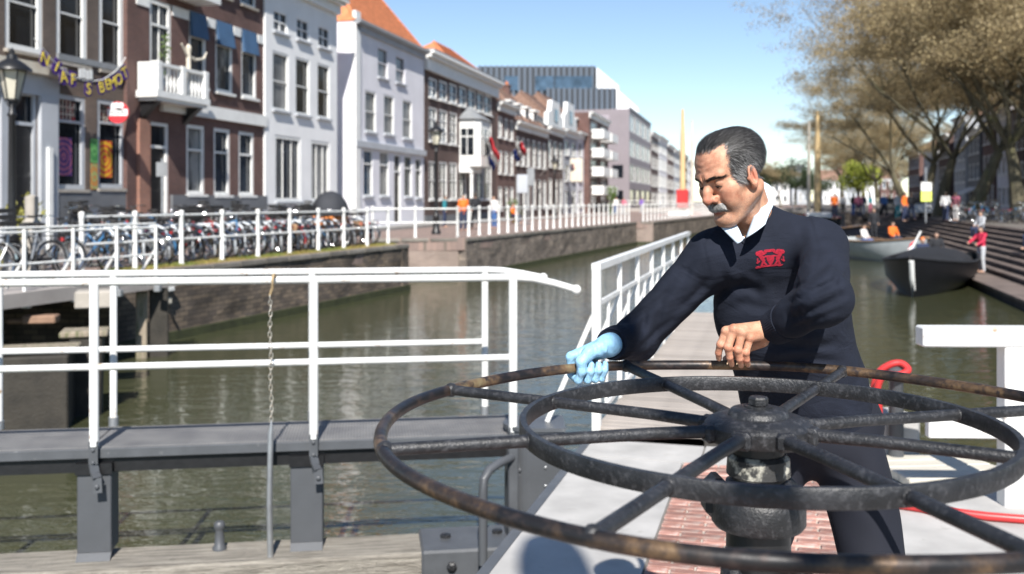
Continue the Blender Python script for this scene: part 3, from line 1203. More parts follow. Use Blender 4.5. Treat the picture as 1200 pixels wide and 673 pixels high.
def poster_mat(name, c1, c2, c3, scale):
    m = bpy.data.materials.new(name)
    m.use_nodes = True
    N, L = m.node_tree.nodes, m.node_tree.links
    b = N['Principled BSDF']
    b.inputs['Roughness'].default_value = 0.6
    tc = N.new('ShaderNodeTexCoord')
    mp = N.new('ShaderNodeMapping')
    mp.inputs['Rotation'].default_value = (R(90), 0, 0)
    L.new(tc.outputs['Object'], mp.inputs['Vector'])
    wv = N.new('ShaderNodeTexWave')
    wv.wave_type = 'RINGS'
    wv.rings_direction = 'Z'
    wv.inputs['Scale'].default_value = scale
    wv.inputs['Distortion'].default_value = 3.0
    wv.inputs['Detail'].default_value = 1.5
    wv.inputs['Detail Scale'].default_value = 5.0
    L.new(mp.outputs['Vector'], wv.inputs['Vector'])
    cr = N.new('ShaderNodeValToRGB')
    cr.color_ramp.elements[0].position = 0.25
    cr.color_ramp.elements[0].color = (*c1, 1)
    cr.color_ramp.elements[1].position = 0.8
    cr.color_ramp.elements[1].color = (*c2, 1)
    e = cr.color_ramp.elements.new(0.5)
    e.color = (*c3, 1)
    L.new(wv.outputs['Color'], cr.inputs['Fac'])
    L.new(cr.outputs['Color'], b.inputs['Base Color'])
    return m


def poster(label, xl, xr, yt, yb, m, proud=0.0, parent=b1):
    a, b, c, d = parent.rect(xl, xr, yt, yb)
    o = MB().box((0, 0, 0), (b - a, 0.012, d - c)).build('poster', m)
    mw = parent.t
    q = Matrix.Rotation(FROT, 4, 'Z')
    o.location = Vector(mw.location) + q @ Vector(((a + b) / 2, 0.116 - proud, (c + d) / 2))
    o.rotation_euler = (0, 0, FROT)
    return tag(o, label, 'poster')


poster('purple mandala cloth hanging in the shop window', 69, 88, 161, 206, poster_mat('mandala_purple', (0.05, 0.02, 0.14), (0.38, 0.10, 0.16), (0.16, 0.06, 0.24), 2.2))
poster('yellow and red mandala cloth in the right shop window', 118, 135, 165, 208, poster_mat('mandala_yellow', (0.72, 0.42, 0.02), (0.55, 0.04, 0.03), (0.62, 0.20, 0.02), 2.0))
poster('tall green board beside the right shop window', 105, 113, 163, 191, poster_mat('board_green', (0.05, 0.22, 0.06), (0.12, 0.35, 0.10), (0.02, 0.08, 0.03), 1.5), 0.16)
poster('tall orange board under the green one beside the shop window', 105, 113, 192, 222, poster_mat('board_orange', (0.45, 0.22, 0.05), (0.30, 0.35, 0.12), (0.50, 0.10, 0.05), 1.5), 0.16)
zp = b1.z(100, 224)
b1.band('plinth', 0.0, zp, 0.09, M_PL, b1.u(65), b1.L)
b1.band('string_course', zc + 0.35, zc + 0.52, 0.07, M_LEAD, b1.u(66), b1.L)
b1.wall()
b1.cornice(0.7, 0.5, M_CREAM)
b1.roof(2.6, M_TILEB)
b1.chimney(4.0, 4.0, b1.H + 1.2, 1.8)

# round projecting sign: red and white disc with dark lettering
c = Vector(b1.t.location) + Matrix.Rotation(FROT, 3, 'Z') @ Vector((b1.u(119), -0.55, 0))
sg = thing('round_sign', 'round red and white sign projecting from the shop house', 'sign', (c.x, c.y, 0), 0)
zs_ = at(124, 132, c.y).z
rs_ = 12.6 / FPX * c.y
MB().lathe([(rs_, -0.04), (rs_, 0.04)], 28, (0, 0, zs_), axis=(0, -1, 0)).build('disc', mat('sign_red', (0.62, 0.035, 0.045), 0.4, var=0.04), sg, True)
mb = MB()
mb.box((0, -0.045, zs_), (rs_ * 1.86, 0.012, rs_ * 0.62))
for j in (-0.5, -0.1, 0.32):
    mb.sphere((j * rs_, -0.045, zs_ + rs_ * 0.62), (rs_ * 0.24, 0.012, rs_ * 0.3), 8, 6)
mb.build('white_band', mat('sign_white', (0.8, 0.8, 0.8), 0.4, var=0.03), sg)
MB().bar((0, 0.05, zs_ + rs_ * 0.5), (-0.75, 0.42, zs_ + rs_ * 0.5), 0.04, 0.04).build('bracket', M_BLACK, sg)


def text_obj(name, s, size, m, loc, rz, parent=None, extrude=0.004, rx_=90):
    cu = bpy.data.curves.new(name, 'FONT')
    cu.body = s
    cu.size = size
    cu.extrude = extrude
    cu.align_x = 'CENTER'
    cu.align_y = 'CENTER'
    tmp = bpy.data.objects.new('tmp_text', cu)
    COL.objects.link(tmp)
    dg = bpy.context.evaluated_depsgraph_get()
    dg.update()
    me = bpy.data.meshes.new_from_object(tmp.evaluated_get(dg))
    bpy.data.objects.remove(tmp)
    me.materials.clear()
    me.materials.append(m)
    me.name = name
    o = bpy.data.objects.new(name, me)
    COL.objects.link(o)
    o.parent = parent
    o.location = loc
    o.rotation_euler = (R(rx_), 0, rz)
    return o


lt = MB()
for j in range(7):
    lt.box((rs_ * (-0.72 + 0.24 * j), -0.055, zs_ + rs_ * 0.05 * (j % 3 - 1)), (rs_ * (0.07 + 0.05 * (j % 2)), 0.006, rs_ * (0.26 + 0.08 * (j % 3))))
lt.box((rs_ * 0.12, -0.055, zs_ + rs_ * 0.30), (rs_ * 0.5, 0.006, rs_ * 0.2))
lt.build('dark_marks', M_BLACK, sg)

# letter bunting strung from window to window
M_PURP = mat('purple_cloth', (0.055, 0.018, 0.17), 0.8, var=0.15)
M_YEL = mat('yellow_letter', (0.80, 0.62, 0.06), 0.6, var=0.05)
bo = 0.5
yb0 = fY(97, bo)
bt_ = thing('letter_bunting', 'purple bunting with yellow letters strung across the shop house', 'bunting', (fx(yb0) + 0.972 * bo, yb0 - 0.2352 * bo, STREET_Z), FROT)


def bpt(px, y):
    Y = fY(px, bo)
    return Vector(((Y - yb0) / 0.972, 0, EYE - (y - HY) / FPX * Y - STREET_Z))


rope = [(44, 46), (52, 55), (64, 70), (76, 82), (88, 90), (100, 95), (112, 96), (124, 94), (136, 86), (144, 78), (150, 68)]
MB().tube([bpt(*q) for q in rope], 0.012, 5).build('cord', M_WHITE2, bt_)
for ch, px, y, tilt in (('N', 56, 70, 18), ('I', 70, 79, 30), ('A', 78, 91, -8), ('F', 89, 94, 6), ('S', 107, 105, 4), ('B', 122, 103, -14), ('E', 129, 100, -16), ('M', 135, 98, -20), ('O', 142, 94, -26), ('T', 149, 86, -30)):
    p_ = bpt(px, y)
    wd_, hg = 0.30, 0.44
    rt = Matrix.Rotation(R(tilt), 3, 'Y')
    mb = MB()
    mb.prism([rt @ Vector(v) + p_ for v in ((-wd_ / 2, 0.006, hg / 2), (wd_ / 2, 0.006, hg / 2), (wd_ / 2, 0.006, -hg * 0.36), (0, 0.006, -hg / 2), (-wd_ / 2, 0.006, -hg * 0.36))], (0, 0, 0), (0, 0.012, 0))
    fl = mb.build('pennant', M_PURP, bt_)
    to = text_obj('letter', ch, 0.44, M_YEL, p_ + Vector((0, -0.012, -0.01)), 0, fl)
    to.rotation_euler = (R(90), R(tilt), 0)
wh = MB()
p_ = bpt(103, 88)
for k in range(4):
    wh.box(p_ + Vector((-0.22 + k * 0.15, -0.02, 0.02 * (k % 2))), (0.12, 0.012, 0.26))
wh.build('white_pennant', M_WHITE2, bt_)

# ---------------------------------------------------------------- house 2: red-brown brick with balcony
b2 = Building('brick_house', 'red-brown brick house with a white balcony and blue blinds', 149.6, 311, 10.2, M_B2, off=0.12)
for xl, xr, yt, yb in ((222, 242, 15, 102), (253, 273, 26, 109), (283, 301, 36, 115)):
    w = b2.win(xl, xr, yt, yb, fw=0.11, transom=0.66, glass=M_G4, sill=M_WHITE2)
    a, b, c, d = b2.rect(xl, xr, yt, yb)
    sb = MB()
    sb.prism([(a + 0.04, -0.02, d - 0.02), (a + 0.04, -0.02, d - (d - c) * 0.34), (a + 0.04, -0.16, d - (d - c) * 0.35)], (0, 0, 0), (b - a - 0.08, 0, 0))
    sb.build('sun_blind', M_BLIND, w)
b2.win(176, 201, 2, 92, fw=0.13, transom=0.68, glass=M_G4, bars=(1, 0))
b2.win(282, 300, -60, 8, glass=M_G4)
b2.win(252, 270, -75, -4, glass=M_G4)
b2.door(175, 198, 144, 262, transom=0.76)
for xl, xr, yt, yb in ((219, 240, 147, 228), (251, 270, 151, 229), (280, 298, 155, 229)):
    b2.win(xl, xr, yt, yb, fw=0.12, transom=0.64, glass=M_G4, sill=M_WHITE2)
zb_ = b2.z(250, 131)
b2.band('string_course', zb_ - 0.26, zb_ + 0.16, 0.13, M_WHITE2, b2.u(188), b2.L)
zz = b2.z(246, 27)
for xa, xb in ((160, 175), (202, 221), (243, 252), (274, 282), (302, 311)):
    b2.band('white_stone', zz - 0.16, zz + 0.16, 0.035, M_WHITE2, b2.u(xa), b2.u(xb) - 0.001)
b2.band('plinth', 0.0, b2.z(250, 229), 0.10, M_PL, b2.u(200), b2.L)
M_B2LIT = brick_mat('sunlit_red_brick', (0.33, 0.15, 0.10), (0.28, 0.125, 0.09), (0.2, 0.15, 0.12))  # the house's red brick with sunlight put into a lighter colour
b2.band('brick_pier', 0.0, b2.z(167, 140), 0.10, M_B2LIT, b2.u(161), b2.u(174))
b2.wall()
b2.cornice(0.7, 0.5)
b2.roof(2.8, M_TILEB)
# balcony
za = b2.z(200, 117)
bal = MB()
u0, u1 = b2.u(160), b2.u(224)
bal.box(((u0 + u1) / 2, -0.36, za), (u1 - u0, 0.74, 0.2))
bal.box(((u0 + u1) / 2, -0.34, za - 0.15), (u1 - u0 - 0.2, 0.66, 0.1))
bal.bevbox((u0 + 0.07, -0.34, za + 0.5), (0.1, 0.62, 0.85), 0.02)
bo_ = bal.build('balcony', M_WHITE2, b2.t)
rl = MB()
zr = za + 0.92
for uu in (u0 + 0.18, (u0 + u1) / 2, u1 - 0.18):
    rl.bevbox((uu, -0.6, za + 0.55), (0.26, 0.24, 0.9), 0.02)
rl.box(((u0 + u1) / 2, -0.6, zr), (u1 - u0, 0.18, 0.1))
rl.box((u0 + 0.1, -0.3, zr), (0.18, 0.5, 0.1))
rl.build('balustrade_rail', M_WHITE2, bo_)
n = int((u1 - u0 - 0.4) / 0.19)
for i in range(n):
    uu = u0 + 0.3 + i * (u1 - u0 - 0.6) / (n - 1)
    MB().lathe([(0.03, 0), (0.055, 0.25), (0.025, 0.5), (0.045, 0.8)], 6, (uu, -0.6, za + 0.1)).build('baluster', M_WHITE2, bo_)
for uu in (u0 + 0.35, u1 - 0.35):
    br = MB()
    br.prism([(uu - 0.13, -0.001, za - 0.11), (uu - 0.13, -0.001, za - 0.75), (uu - 0.13, -0.25, za - 0.5), (uu - 0.13, -0.6, za - 0.2), (uu - 0.13, -0.6, za - 0.11)], (0, 0, 0), (0.26, 0, 0))
    br.build('bracket', M_BLACK, bo_)
# upper balcony edge
u0, u1 = b2.u(192), b2.u(231)
zb2 = b2.z(212, -4)
MB().box(((u0 + u1) / 2, -0.45, zb2), (u1 - u0, 0.92, 0.3)).build('upper_balcony', M_WHITE2, b2.t)
# a potted climber on the balcony door and an antler-like driftwood ornament
M_LEAF = mat('leaf_green', (0.09, 0.14, 0.03), 0.7, var=0.4, vscale=8)


def leaf_blob(mb, c, r, n, size, rr, squash=1.0):
    for _ in range(n):
        d = Vector((rr.gauss(0, 1), rr.gauss(0, 1), rr.gauss(0, 1) * squash)).normalized() * (rr.random() ** 0.5)
        p_ = Vector(c) + Vector((d.x * r, d.y * r, d.z * r))
        a_ = Vector((rr.uniform(-1, 1), rr.uniform(-1, 1), rr.uniform(-1, 1))).normalized()
        b_ = a_.orthogonal().normalized()
        s_ = size * rr.uniform(0.6, 1.3)
        mb._add([p_ - a_ * s_, p_ + b_ * s_ * 0.5, p_ + a_ * s_, p_ - b_ * s_ * 0.5], [(0, 1, 2, 3)])
    return mb


def plant(label, loc, h, r, m=None, pot=None, n=130, leaf=0.06):
    t = thing('potted_plant' if pot else 'shrub', label, 'plant', loc)
    rr = random.Random(int(loc[0] * 100 + h * 10))
    mb = MB()
    base = 0.0
    if pot:
        MB().lathe([(r * 0.35, 0), (r * 0.55, 0.3), (r * 0.6, 0.32)], 12).build('pot', pot, t)
        base = 0.3
    for k in range(5):
        leaf_blob(mb, (rr.uniform(-.4, .4) * r, rr.uniform(-.4, .4) * r, base + h * (k + 0.6) / 5.2), r * rr.uniform(0.6, 1.0), n // 5, leaf, rr)
    mb.build('foliage', m or M_LEAF, t)
    st_ = MB()
    for k in range(3):
        st_.tube([(0, 0, base), (rr.uniform(-.3, .3) * r, rr.uniform(-.3, .3) * r, base + h * 0.8)], [0.02, 0.008], 5)
    st_.build('stems', M_PILED, t)
    return t


pb_ = Vector(b2.t.location) + Matrix.Rotation(FROT, 3, 'Z') @ Vector((b2.u(181), -0.3, za + 0.12))
plant('leafy green plant standing on the white balcony', pb_, 1.6, 0.28, pot=M_TILE)
pb_ = Vector(b2.t.location) + Matrix.Rotation(FROT, 3, 'Z') @ Vector((b2.u(207), -0.45, za + 0.12))
sc_t = thing('garden_ornament', 'cream post with a curved branch standing on the balcony', 'ornament', pb_, FROT)
MB().lathe([(0.11, 0), (0.09, 0.1), (0.07, 1.4), (0.1, 1.6), (0.03, 1.7)], 10).build('post', M_CREAM, sc_t)
MB().tube([(-0.4, 0, 1.65), (-0.1, 0, 1.35), (0.4, 0, 1.25), (0.9, 0, 1.35), (1.1, 0, 1.6)], [0.03, 0.045, 0.05, 0.045, 0.02], 6).build('branch', M_CREAM, sc_t)

# ---------------------------------------------------------------- house 3: white stucco
b3 = Building('white_house', 'tall white stuccoed house with dark upright windows', 311.6, 395.5, 10.0, M_SW, off=0.2)
b3.H = b3.z(395, 4)
for xl, xr, yt, yb in ((321, 338, 14, 39), (348, 363, 23, 48), (373.5, 387, 32, 57)):
    b3.win(xl, xr, yt, yb, frame=M_SW, fw=0.08, bars=(1, 1), glass=M_G4, sill=M_SG)
for xl, xr, yt, yb in ((320, 339, 62, 130), (347, 363.5, 69, 135), (372.5, 387, 76, 139)):
    b3.win(xl, xr, yt, yb, frame=M_WHITE2, fw=0.09, bars=(0, 1), glass=M_G1, sill=M_SG)
for xl, xr, yt, yb in ((323, 353, 160, 236), (365, 387, 166, 236)):
    b3.win(xl, xr, yt, yb, frame=M_WHITE2, fw=0.13, bars=(2, 0), transom=None, glass=M_G1 if xl > 330 else M_G4, sill=M_SG)
b3.band('plinth', 0.0, 0.5, 0.05, M_SG)
b3.wall()
b3.cornice(0.55, 0.6)
b3.roof(2.6, M_TILEB)
b3.chimney(2.0, 4.0, b3.H + 1.4, 1.5)

# ---------------------------------------------------------------- gap with a dark low building and a blue mural
bg_ = Building('annex', 'narrow dark annex with a blue mural in the gap between two pale houses', 396, 414, 7.2, M_LEAD, off=-1.0)
bg_.H = bg_.z(405, 86)
bg_.door(398.5, 412, 196, 262, transom=0.8)
a, b = bg_.u(396.5), bg_.u(413.5)
bg_.band('mural', bg_.z(405, 216), bg_.z(405, 190), 0.04, mat('blue_mural', (0.03, 0.10, 0.42), 0.6, var=0.3, col2=(0.02, 0.30, 0.32), c2amt=0.55, c2scale=1.2), a, b)
bg_.wall()
bg_.band('parapet', bg_.H, bg_.H + 0.12, 0.12, M_LEAD)

# ---------------------------------------------------------------- house 4: lavender stucco, big orange hipped roof
b4 = Building('lavender_house', 'lavender stuccoed house under a steep orange tiled roof', 414.6, 497, 9.8, M_SL, off=0.1, depth=12)
b4.H = b4.z(455, 43)
for xl, xr, yt, yb in ((443, 455, 57, 92), (464, 475, 67, 98)):
    b4.win(xl, xr, yt, yb, frame=M_SL, fw=0.07, glass=M_G3, sill=M_SG)
for xl, xr, yt, yb in ((428, 441, 107, 155), (450, 462, 112, 158), (472, 483, 118, 163)):
    b4.win(xl, xr, yt, yb, frame=M_WHITE2, fw=0.09, glass=M_G3, sill=M_SG)
for xl, xr, yt, yb in ((426, 437, 176, 230), (445, 456, 178, 230), (474, 483, 183, 231), (487, 494, 186, 232)):
    b4.win(xl, xr, yt, yb, frame=M_WHITE2, fw=0.08, transom=0.7, glass=M_G4, sill=M_SG)
b4.door(462, 470, 181, 262, transom=0.75)
zb_ = b4.z(455, 174)
b4.band('string_course', zb_ - 0.14, zb_ + 0.16, 0.16, M_SG)
b4.wall()
b4.cornice(0.4, 0.4, M_SG)
b4.roof(6.4, M_TILE, hipk=0.45, D=9.0)
b4.band('corner_pier', 0.0, b4.H + 0.5, 0.13, M_WHITE2, -0.02, b4.u(420))
a_ = b4.u(462)
sk = MB().box((a_, 2.6, b4.H + 2.25), (0.75, 0.9, 0.12), Matrix.Rotation(R(41), 3, 'X'))
sk.build('skylight', M_G3, b4.t)

# ---------------------------------------------------------------- house 5: dark brick, seven bays, white bay window
b5 = Building('dark_brick_house', 'wide dark brown brick house with a white bay window and deep white cornice', 497.6, 582, 9.8, M_B3, depth=11)
b5.H = b5.z(540, 80)
xs7 = ((502.5, 512), (514.5, 524), (526.5, 535.5), (538, 546.5), (548.5, 557.5), (559, 567), (568, 576))
for i, (xl, xr) in enumerate(xs7):
    dy = 3.3 * i
    b5.win(xl, xr, 92 + dy, 115 + dy, fw=0.1, bars=(1, 1), glass=M_G2, sill=M_WHITE2)
    if i not in (3, 4):
        b5.win(xl, xr, 126 + 3.0 * i, 166 + 1.8 * i, fw=0.1, bars=(1, 2), glass=M_G4, sill=M_WHITE2)
for i, (xl, xr) in enumerate(xs7):
    if i in (4,):
        b5.door(xl, xr, 190, 262)
    else:
        b5.win(xl, xr, 189 + 0.8 * i, 234, fw=0.1, bars=(1, 1), glass=M_G4, sill=M_WHITE2)
b5.band('plinth', 0, 0.55, 0.07, M_PL)
b5.wall()
b5.cornice(1.05, 0.6)
b5.roof(2.0, M_TILE, u0=b5.u(528), u1=b5.L - 0.3, D=4.6)
ua, ub = b5.u(538.5), b5.u(552.5)
zb0, zb1, zb2 = b5.z(547, 203), b5.z(547, 142), b5.z(547, 126)
by = MB()
pl = [(ua, 0.03), (ua, -1.0), (ua + 0.35, -1.35), (ub - 0.35, -1.35), (ub, -1.0), (ub, 0.03)]
by.prism([(x, y, zb0 + 0.4) for x, y in pl], (0, 0, 0), (0, 0, zb1 - zb0 - 0.4))
by.prism([(x * 1.0, y * 0.6, zb0) for x, y in pl], (0, 0, 0), (0, 0, 0.41))
bay = by.build('bay_window', M_WHITE2, b5.t)
rf = MB()
n = len(pl)
cx_, cy_ = (ua + ub) / 2, -0.45
top = [(cx_ + (x - cx_) * 1.14, cy_ + (y - cy_) * 1.14, zb1) for x, y in pl]
apex = (cx_, -0.2, zb2)
rf._add(top + [apex], [(i, (i + 1) % n, n) for i in range(n)] + [tuple(range(n - 1, -1, -1))])
rf.build('roof', M_LEAD, bay)
zm = (zb0 + zb1) / 2 + 0.25
hh = (zb1 - zb0) * 0.5
for (x0, y0, x1, y1) in ((ua, -0.95, ua, -0.1), (ua + 0.4, -1.35, cx_ - 0.1, -1.35), (cx_ + 0.1, -1.35, ub - 0.4, -1.35)):
    pn = MB()
    off = Vector((-0.012, 0, 0)) if x0 == x1 else Vector((0, -0.012, 0))
    pn.prism([Vector((x0, y0, zm - hh / 2)) + off, Vector((x1, y1, zm - hh / 2)) + off, Vector((x1, y1, zm + hh / 2)) + off, Vector((x0, y0, zm + hh / 2)) + off], (0, 0, 0), off * -0.9)
    pn.build('pane', M_G1, bay)
    fr2 = MB()
    mid = Vector(((x0 + x1) / 2, (y0 + y1) / 2, zm)) + off * 2.5
    fr2.bar(mid - Vector((0, 0, hh / 2)), mid + Vector((0, 0, hh / 2)), 0.07, 0.05)
    fr2.bar(Vector((x0, y0, zm + hh * 0.2)) + off * 2.5, Vector((x1, y1, zm + hh * 0.2)) + off * 2.5, 0.05, 0.07)
    fr2.build('glazing_bars', M_WHITE2, bay)
MB().lathe([(0.14, 0), (0.12, 0.2), (0.1, zb0 - 0.1), (0.16, zb0 + 0.02)], 10, (ua + 0.2, -0.75, 0)).build('column', M_WHITE2, bay)


# ---------------------------------------------------------------- row of smaller houses farther along
def row_house(name, label, px0, px1, ytop, wallm, floors, n, roofm, rh, off=0.0, dormers=0, gable=None, corn=None, glass=None, depth=9, lowm=None, frame=None, chim=False, cat='house'):
    b = Building(name, label, px0, px1, 8, wallm, off=off, depth=depth, cat=cat)
    b.H = b.z((px0 + px1) / 2, ytop)
    fh = (b.H - 0.6) / floors
    for f in range(floors):
        for i in range(n):
            w_ = b.L / n
            a = w_ * (i + 0.18)
            z0 = f * fh + (0.75 if f else 0.7)
            z1 = f * fh + fh * 0.92 if f < floors - 1 else f * fh + fh * 0.86
            if f == 0 and i == n // 2:
                b.door_m(a, a + w_ * 0.62, 0.05, z1)
            else:
                b.win_m(a, a + w_ * 0.62, z0, z1, frame=frame, fw=0.11, bars=(1, 1), glass=glass or [M_G4, M_G1, M_G2][(i + f) % 3], sill=M_WHITE2)
    zs = fh if lowm else None
    b.wall(zs, lowm)
    b.cornice(corn or 0.6, 0.5)
    if roofm:
        b.roof(rh, roofm, hip=False)
    for k in range(dormers):
        b.dormer(b.L * (k + 0.5) / dormers, 0.8, b.H + 0.25, min(1.5, b.L / dormers * 0.55), 1.5)
    if gable:
        g = MB()
        L_ = b.L
        g.prism([(0.1, -0.02, b.H + 0.1), (L_ - 0.1, -0.02, b.H + 0.1), (L_ - 0.3, -0.02, b.H + gable * 0.5), (L_ * 0.8, -0.02, b.H + gable * 0.62), (L_ * 0.74, -0.02, b.H + gable),
                 (L_ * 0.26, -0.02, b.H + gable), (L_ * 0.2, -0.02, b.H + gable * 0.62), (0.3, -0.02, b.H + gable * 0.5)], (0, 0, 0), (0, 0.4, 0))
        gg = g.build('gable', M_WHITE2, b.t)
        MB().box((L_ / 2, -0.05, b.H + gable * 0.5), (L_ * 0.22, 0.06, gable * 0.45)).build('pane', M_G4, gg)
    if chim:
        b.chimney(b.L * 0.8, 3.5, b.H + rh * 0.6, 1.5)
    return b


row_house('brick_house', 'narrow brown house with a white cornice right of the bay-window house', 582.6, 603, 124, M_B2, 3, 3, M_TILEB, 3.2, dormers=1)
row_house('brick_house', 'grey house with two white dormers and a brown tiled roof', 603.6, 622, 146, M_B3, 2, 3, M_TILEB, 4.6, dormers=2)
row_house('brick_house', 'grey-windowed house with white dormers left of the white gabled house', 622.6, 641, 152, M_B3, 2, 3, M_TILEB, 4.6, dormers=2, chim=True)
row_house('gabled_house', 'house with a broad white stepped gable in the far row', 641.6, 660, 152, M_B3, 2, 3, M_SLATE, 3.0, gable=2.7)
row_house('gabled_house', 'narrow house with a tall white gable and red roof in the far row', 660.6, 676, 155, M_SG, 3, 2, M_TILEB, 4.0, gable=3.0)
row_house('brick_house', 'lilac-grey house with big upper windows in the far row', 676.6, 690, 158, M_SL, 3, 2, M_TILEB, 4.5, dormers=1)
b10 = row_house('balcony_house', 'tall brown block with stacked white balconies in the far row', 690.6, 713, 138, M_B2, 5, 2, None, 0, off=0.6)
for f in range(1, 5):
    zf = f * (b10.H - 0.6) / 5
    for i in (0.3, 0.75):
        g = MB()
        g.box((b10.L * i, -0.7, zf), (b10.L * 0.36, 1.4, 0.16))
        g.box((b10.L * i, -1.36, zf + 0.5), (b10.L * 0.36, 0.08, 0.95))
        g.box((b10.L * (i - 0.175), -0.7, zf + 0.5), (0.08, 1.36, 0.95))
        g.build('balcony', M_WHITE2, b10.t)

# ---------------------------------------------------------------- modern purple-grey office block
M_PUR = mat('purple_grey_panels', (0.235, 0.205, 0.22), 0.6, var=0.07, vscale=0.4)
mo = Building('office_block', 'modern purple-grey office block with white window bands', 738, 763, 20, M_PUR, off=2.2, depth=14, cat='office building')
mo.H = mo.z(738, 128)
fh = mo.H / 4
for f in range(1, 4):
    for i in range(4):
        a = mo.L * (i + 0.06) / 4
        mo.win_m(a, a + mo.L * 0.22, f * fh + 0.5, f * fh + fh * 0.86, frame=M_WHITE2, fw=0.12, bars=(1, 0), glass=M_G3, sill=False)
for i in range(4):
    a = mo.L * (i + 0.08) / 4
    mo.win_m(a, a + mo.L * 0.21, 0.3, fh * 0.85, frame=M_BLACK, fw=0.1, glass=M_G1, sill=False)
mo.wall()
mo.band('roof_edge', mo.H, mo.H + 0.3, 0.1, M_LEAD)
fr_ = MB()
for f in range(1, 4):
    fr_.box((-0.02, 5.0, f * fh + fh * 0.5), (0.05, 4.4, fh * 0.55))
fr_.build('panel', mat('lilac_panels', (0.34, 0.30, 0.33), 0.6, var=0.05), mo.t)
for f in range(0, 2):
    MB().box((-0.02, 1.6, f * fh + fh * 0.55), (0.05, 1.5, fh * 0.5)).build('window', M_G1, mo.t)

# far pale houses past the office block
for i, (x0, x1, yt, m_, nm, lb) in enumerate(((763.5, 772, 158, M_B3, 'far_house', 'dark narrow house just right of the office block'), (772.5, 782, 163, M_SW, 'far_house', 'pale house past the office block near the yellow mast'),
                                              (782.5, 790, 172, M_B2, 'far_house', 'brown far house left of the yellow mast'), (790.5, 798, 178, M_SG, 'far_house', 'grey far house behind the yellow mast'),
                                              (798.5, 806, 182, M_B3, 'far_house', 'dark far house beside the man\'s forehead'), (806.5, 813, 190, M_SW, 'far_house', 'last pale far house by the man\'s face'))):
    row_house(nm, lb, x0, x1, yt, m_, 4, 3, M_TILEB if i % 2 else None, 3.0, off=1.5, depth=12)

# ---------------------------------------------------------------- striped grey theatre-like block behind the row
SBY = 178.0
p0 = at(560, 78, SBY)
tb = thing('striped_block', 'big modern block clad in grey vertical strips behind the old houses', 'office building', (p0.x, SBY, STREET_Z), 0)
M_STR = mat('grey_blue_cladding', (0.085, 0.11, 0.145), 0.5, var=0.1, vscale=0.3)
M_STRD = mat('dark_cladding', (0.022, 0.028, 0.038), 0.5, var=0.1)
zt = p0.z - STREET_Z
wA = at(698, 0, SBY).x - p0.x
wB = at(722, 0, SBY).x - p0.x
mb = MB()
mb.box((wA / 2, 12, zt / 2), (wA, 24, zt))
mb.build('wall', M_STRD, tb)
n = int(wA / 1.0)
zl = at(0, 106, SBY).z - STREET_Z
me_f = MB().box((0, 0, 0), (0.46, 0.4, zt - zl + 2.2)).mesh('cladding_strip')
me_f.materials.append(M_STR)
for i in range(n):
    o = link('cladding_strip', me_f, tb)
    o.location = (0.35 + i * wA / n, -0.16, (zt + zl - 2.0) / 2)
for i in range(4):
    xw = at((606, 645, 668, 690)[i] - 12, 0, SBY).x - p0.x
    MB().box((xw + 0.8, -0.34, at(0, 98, SBY).z - STREET_Z), (3.4 if i else 2.4, 0.12, 2.6)).build('window', M_G2, tb)
M_WPAN = mat('white_panels', (0.72, 0.74, 0.76), 0.6, var=0.05)
# white flank stepping down to the right
fl = MB()
P_ = lambda x, y: Vector((at(x, y, SBY).x - p0.x, 0.0, at(x, y, SBY).z - STREET_Z))
fl.prism([P_(699, 79), P_(699, 250), P_(725, 250), P_(725, 101)], (0, 0, 0), (0, 20, 0))
fl.build('white_flank', M_WPAN, tb)
p1 = at(640, 104, 168)
tb2 = thing('striped_block', 'lower grey striped wing with a white flank right of the big block', 'office building', (p1.x, 168, STREET_Z), 0)
w2 = at(722, 0, 168).x - p1.x
z2 = p1.z - STREET_Z
MB().box((w2 / 2, 4, z2 / 2), (w2, 8, z2)).build('wall', M_STRD, tb2)
n = int(w2 / 0.9)
me_f = MB().box((0, 0, 0), (0.42, 0.3, 5.0)).mesh('cladding_strip')
me_f.materials.append(M_STR)
for i in range(n):
    o = link('cladding_strip', me_f, tb2)
    o.location = (0.3 + i * w2 / n, -0.14, z2 - 2.4)
fl = MB()
P_ = lambda x, y: Vector((at(x, y, 168).x - p1.x, 0.0, at(x, y, 168).z - STREET_Z))
fl.prism([P_(722.3, 104), P_(722.3, 250), P_(748, 250), P_(748, 127)], (0, 0, 0), (0, 7.5, 0))
fl.build('white_flank', M_WPAN, tb2)
# ================================================================== LOCK: gate walkway at the left
def bolt(mb, c, r=0.016, axis=(0, -1, 0)):
    mb.lathe([(r, 0), (r, r * 0.7), (r * 0.55, r * 1.0)], 6, c, axis=axis)


GA = math.atan2(0.145, 1.0)
GO = Vector((-4.0, 5.96, 0))
lg = thing('lock_gate_walkway', 'grey lock gate walkway with white tubular railings crossing the water at left', 'walkway', GO, GA)
M_DECK = mat('anti_slip_deck', (0.155, 0.155, 0.158), 0.8, var=0.12, vscale=5, bump=0.5, bscale=220, col2=(0.24, 0.24, 0.235), c2amt=0.66, c2scale=30)


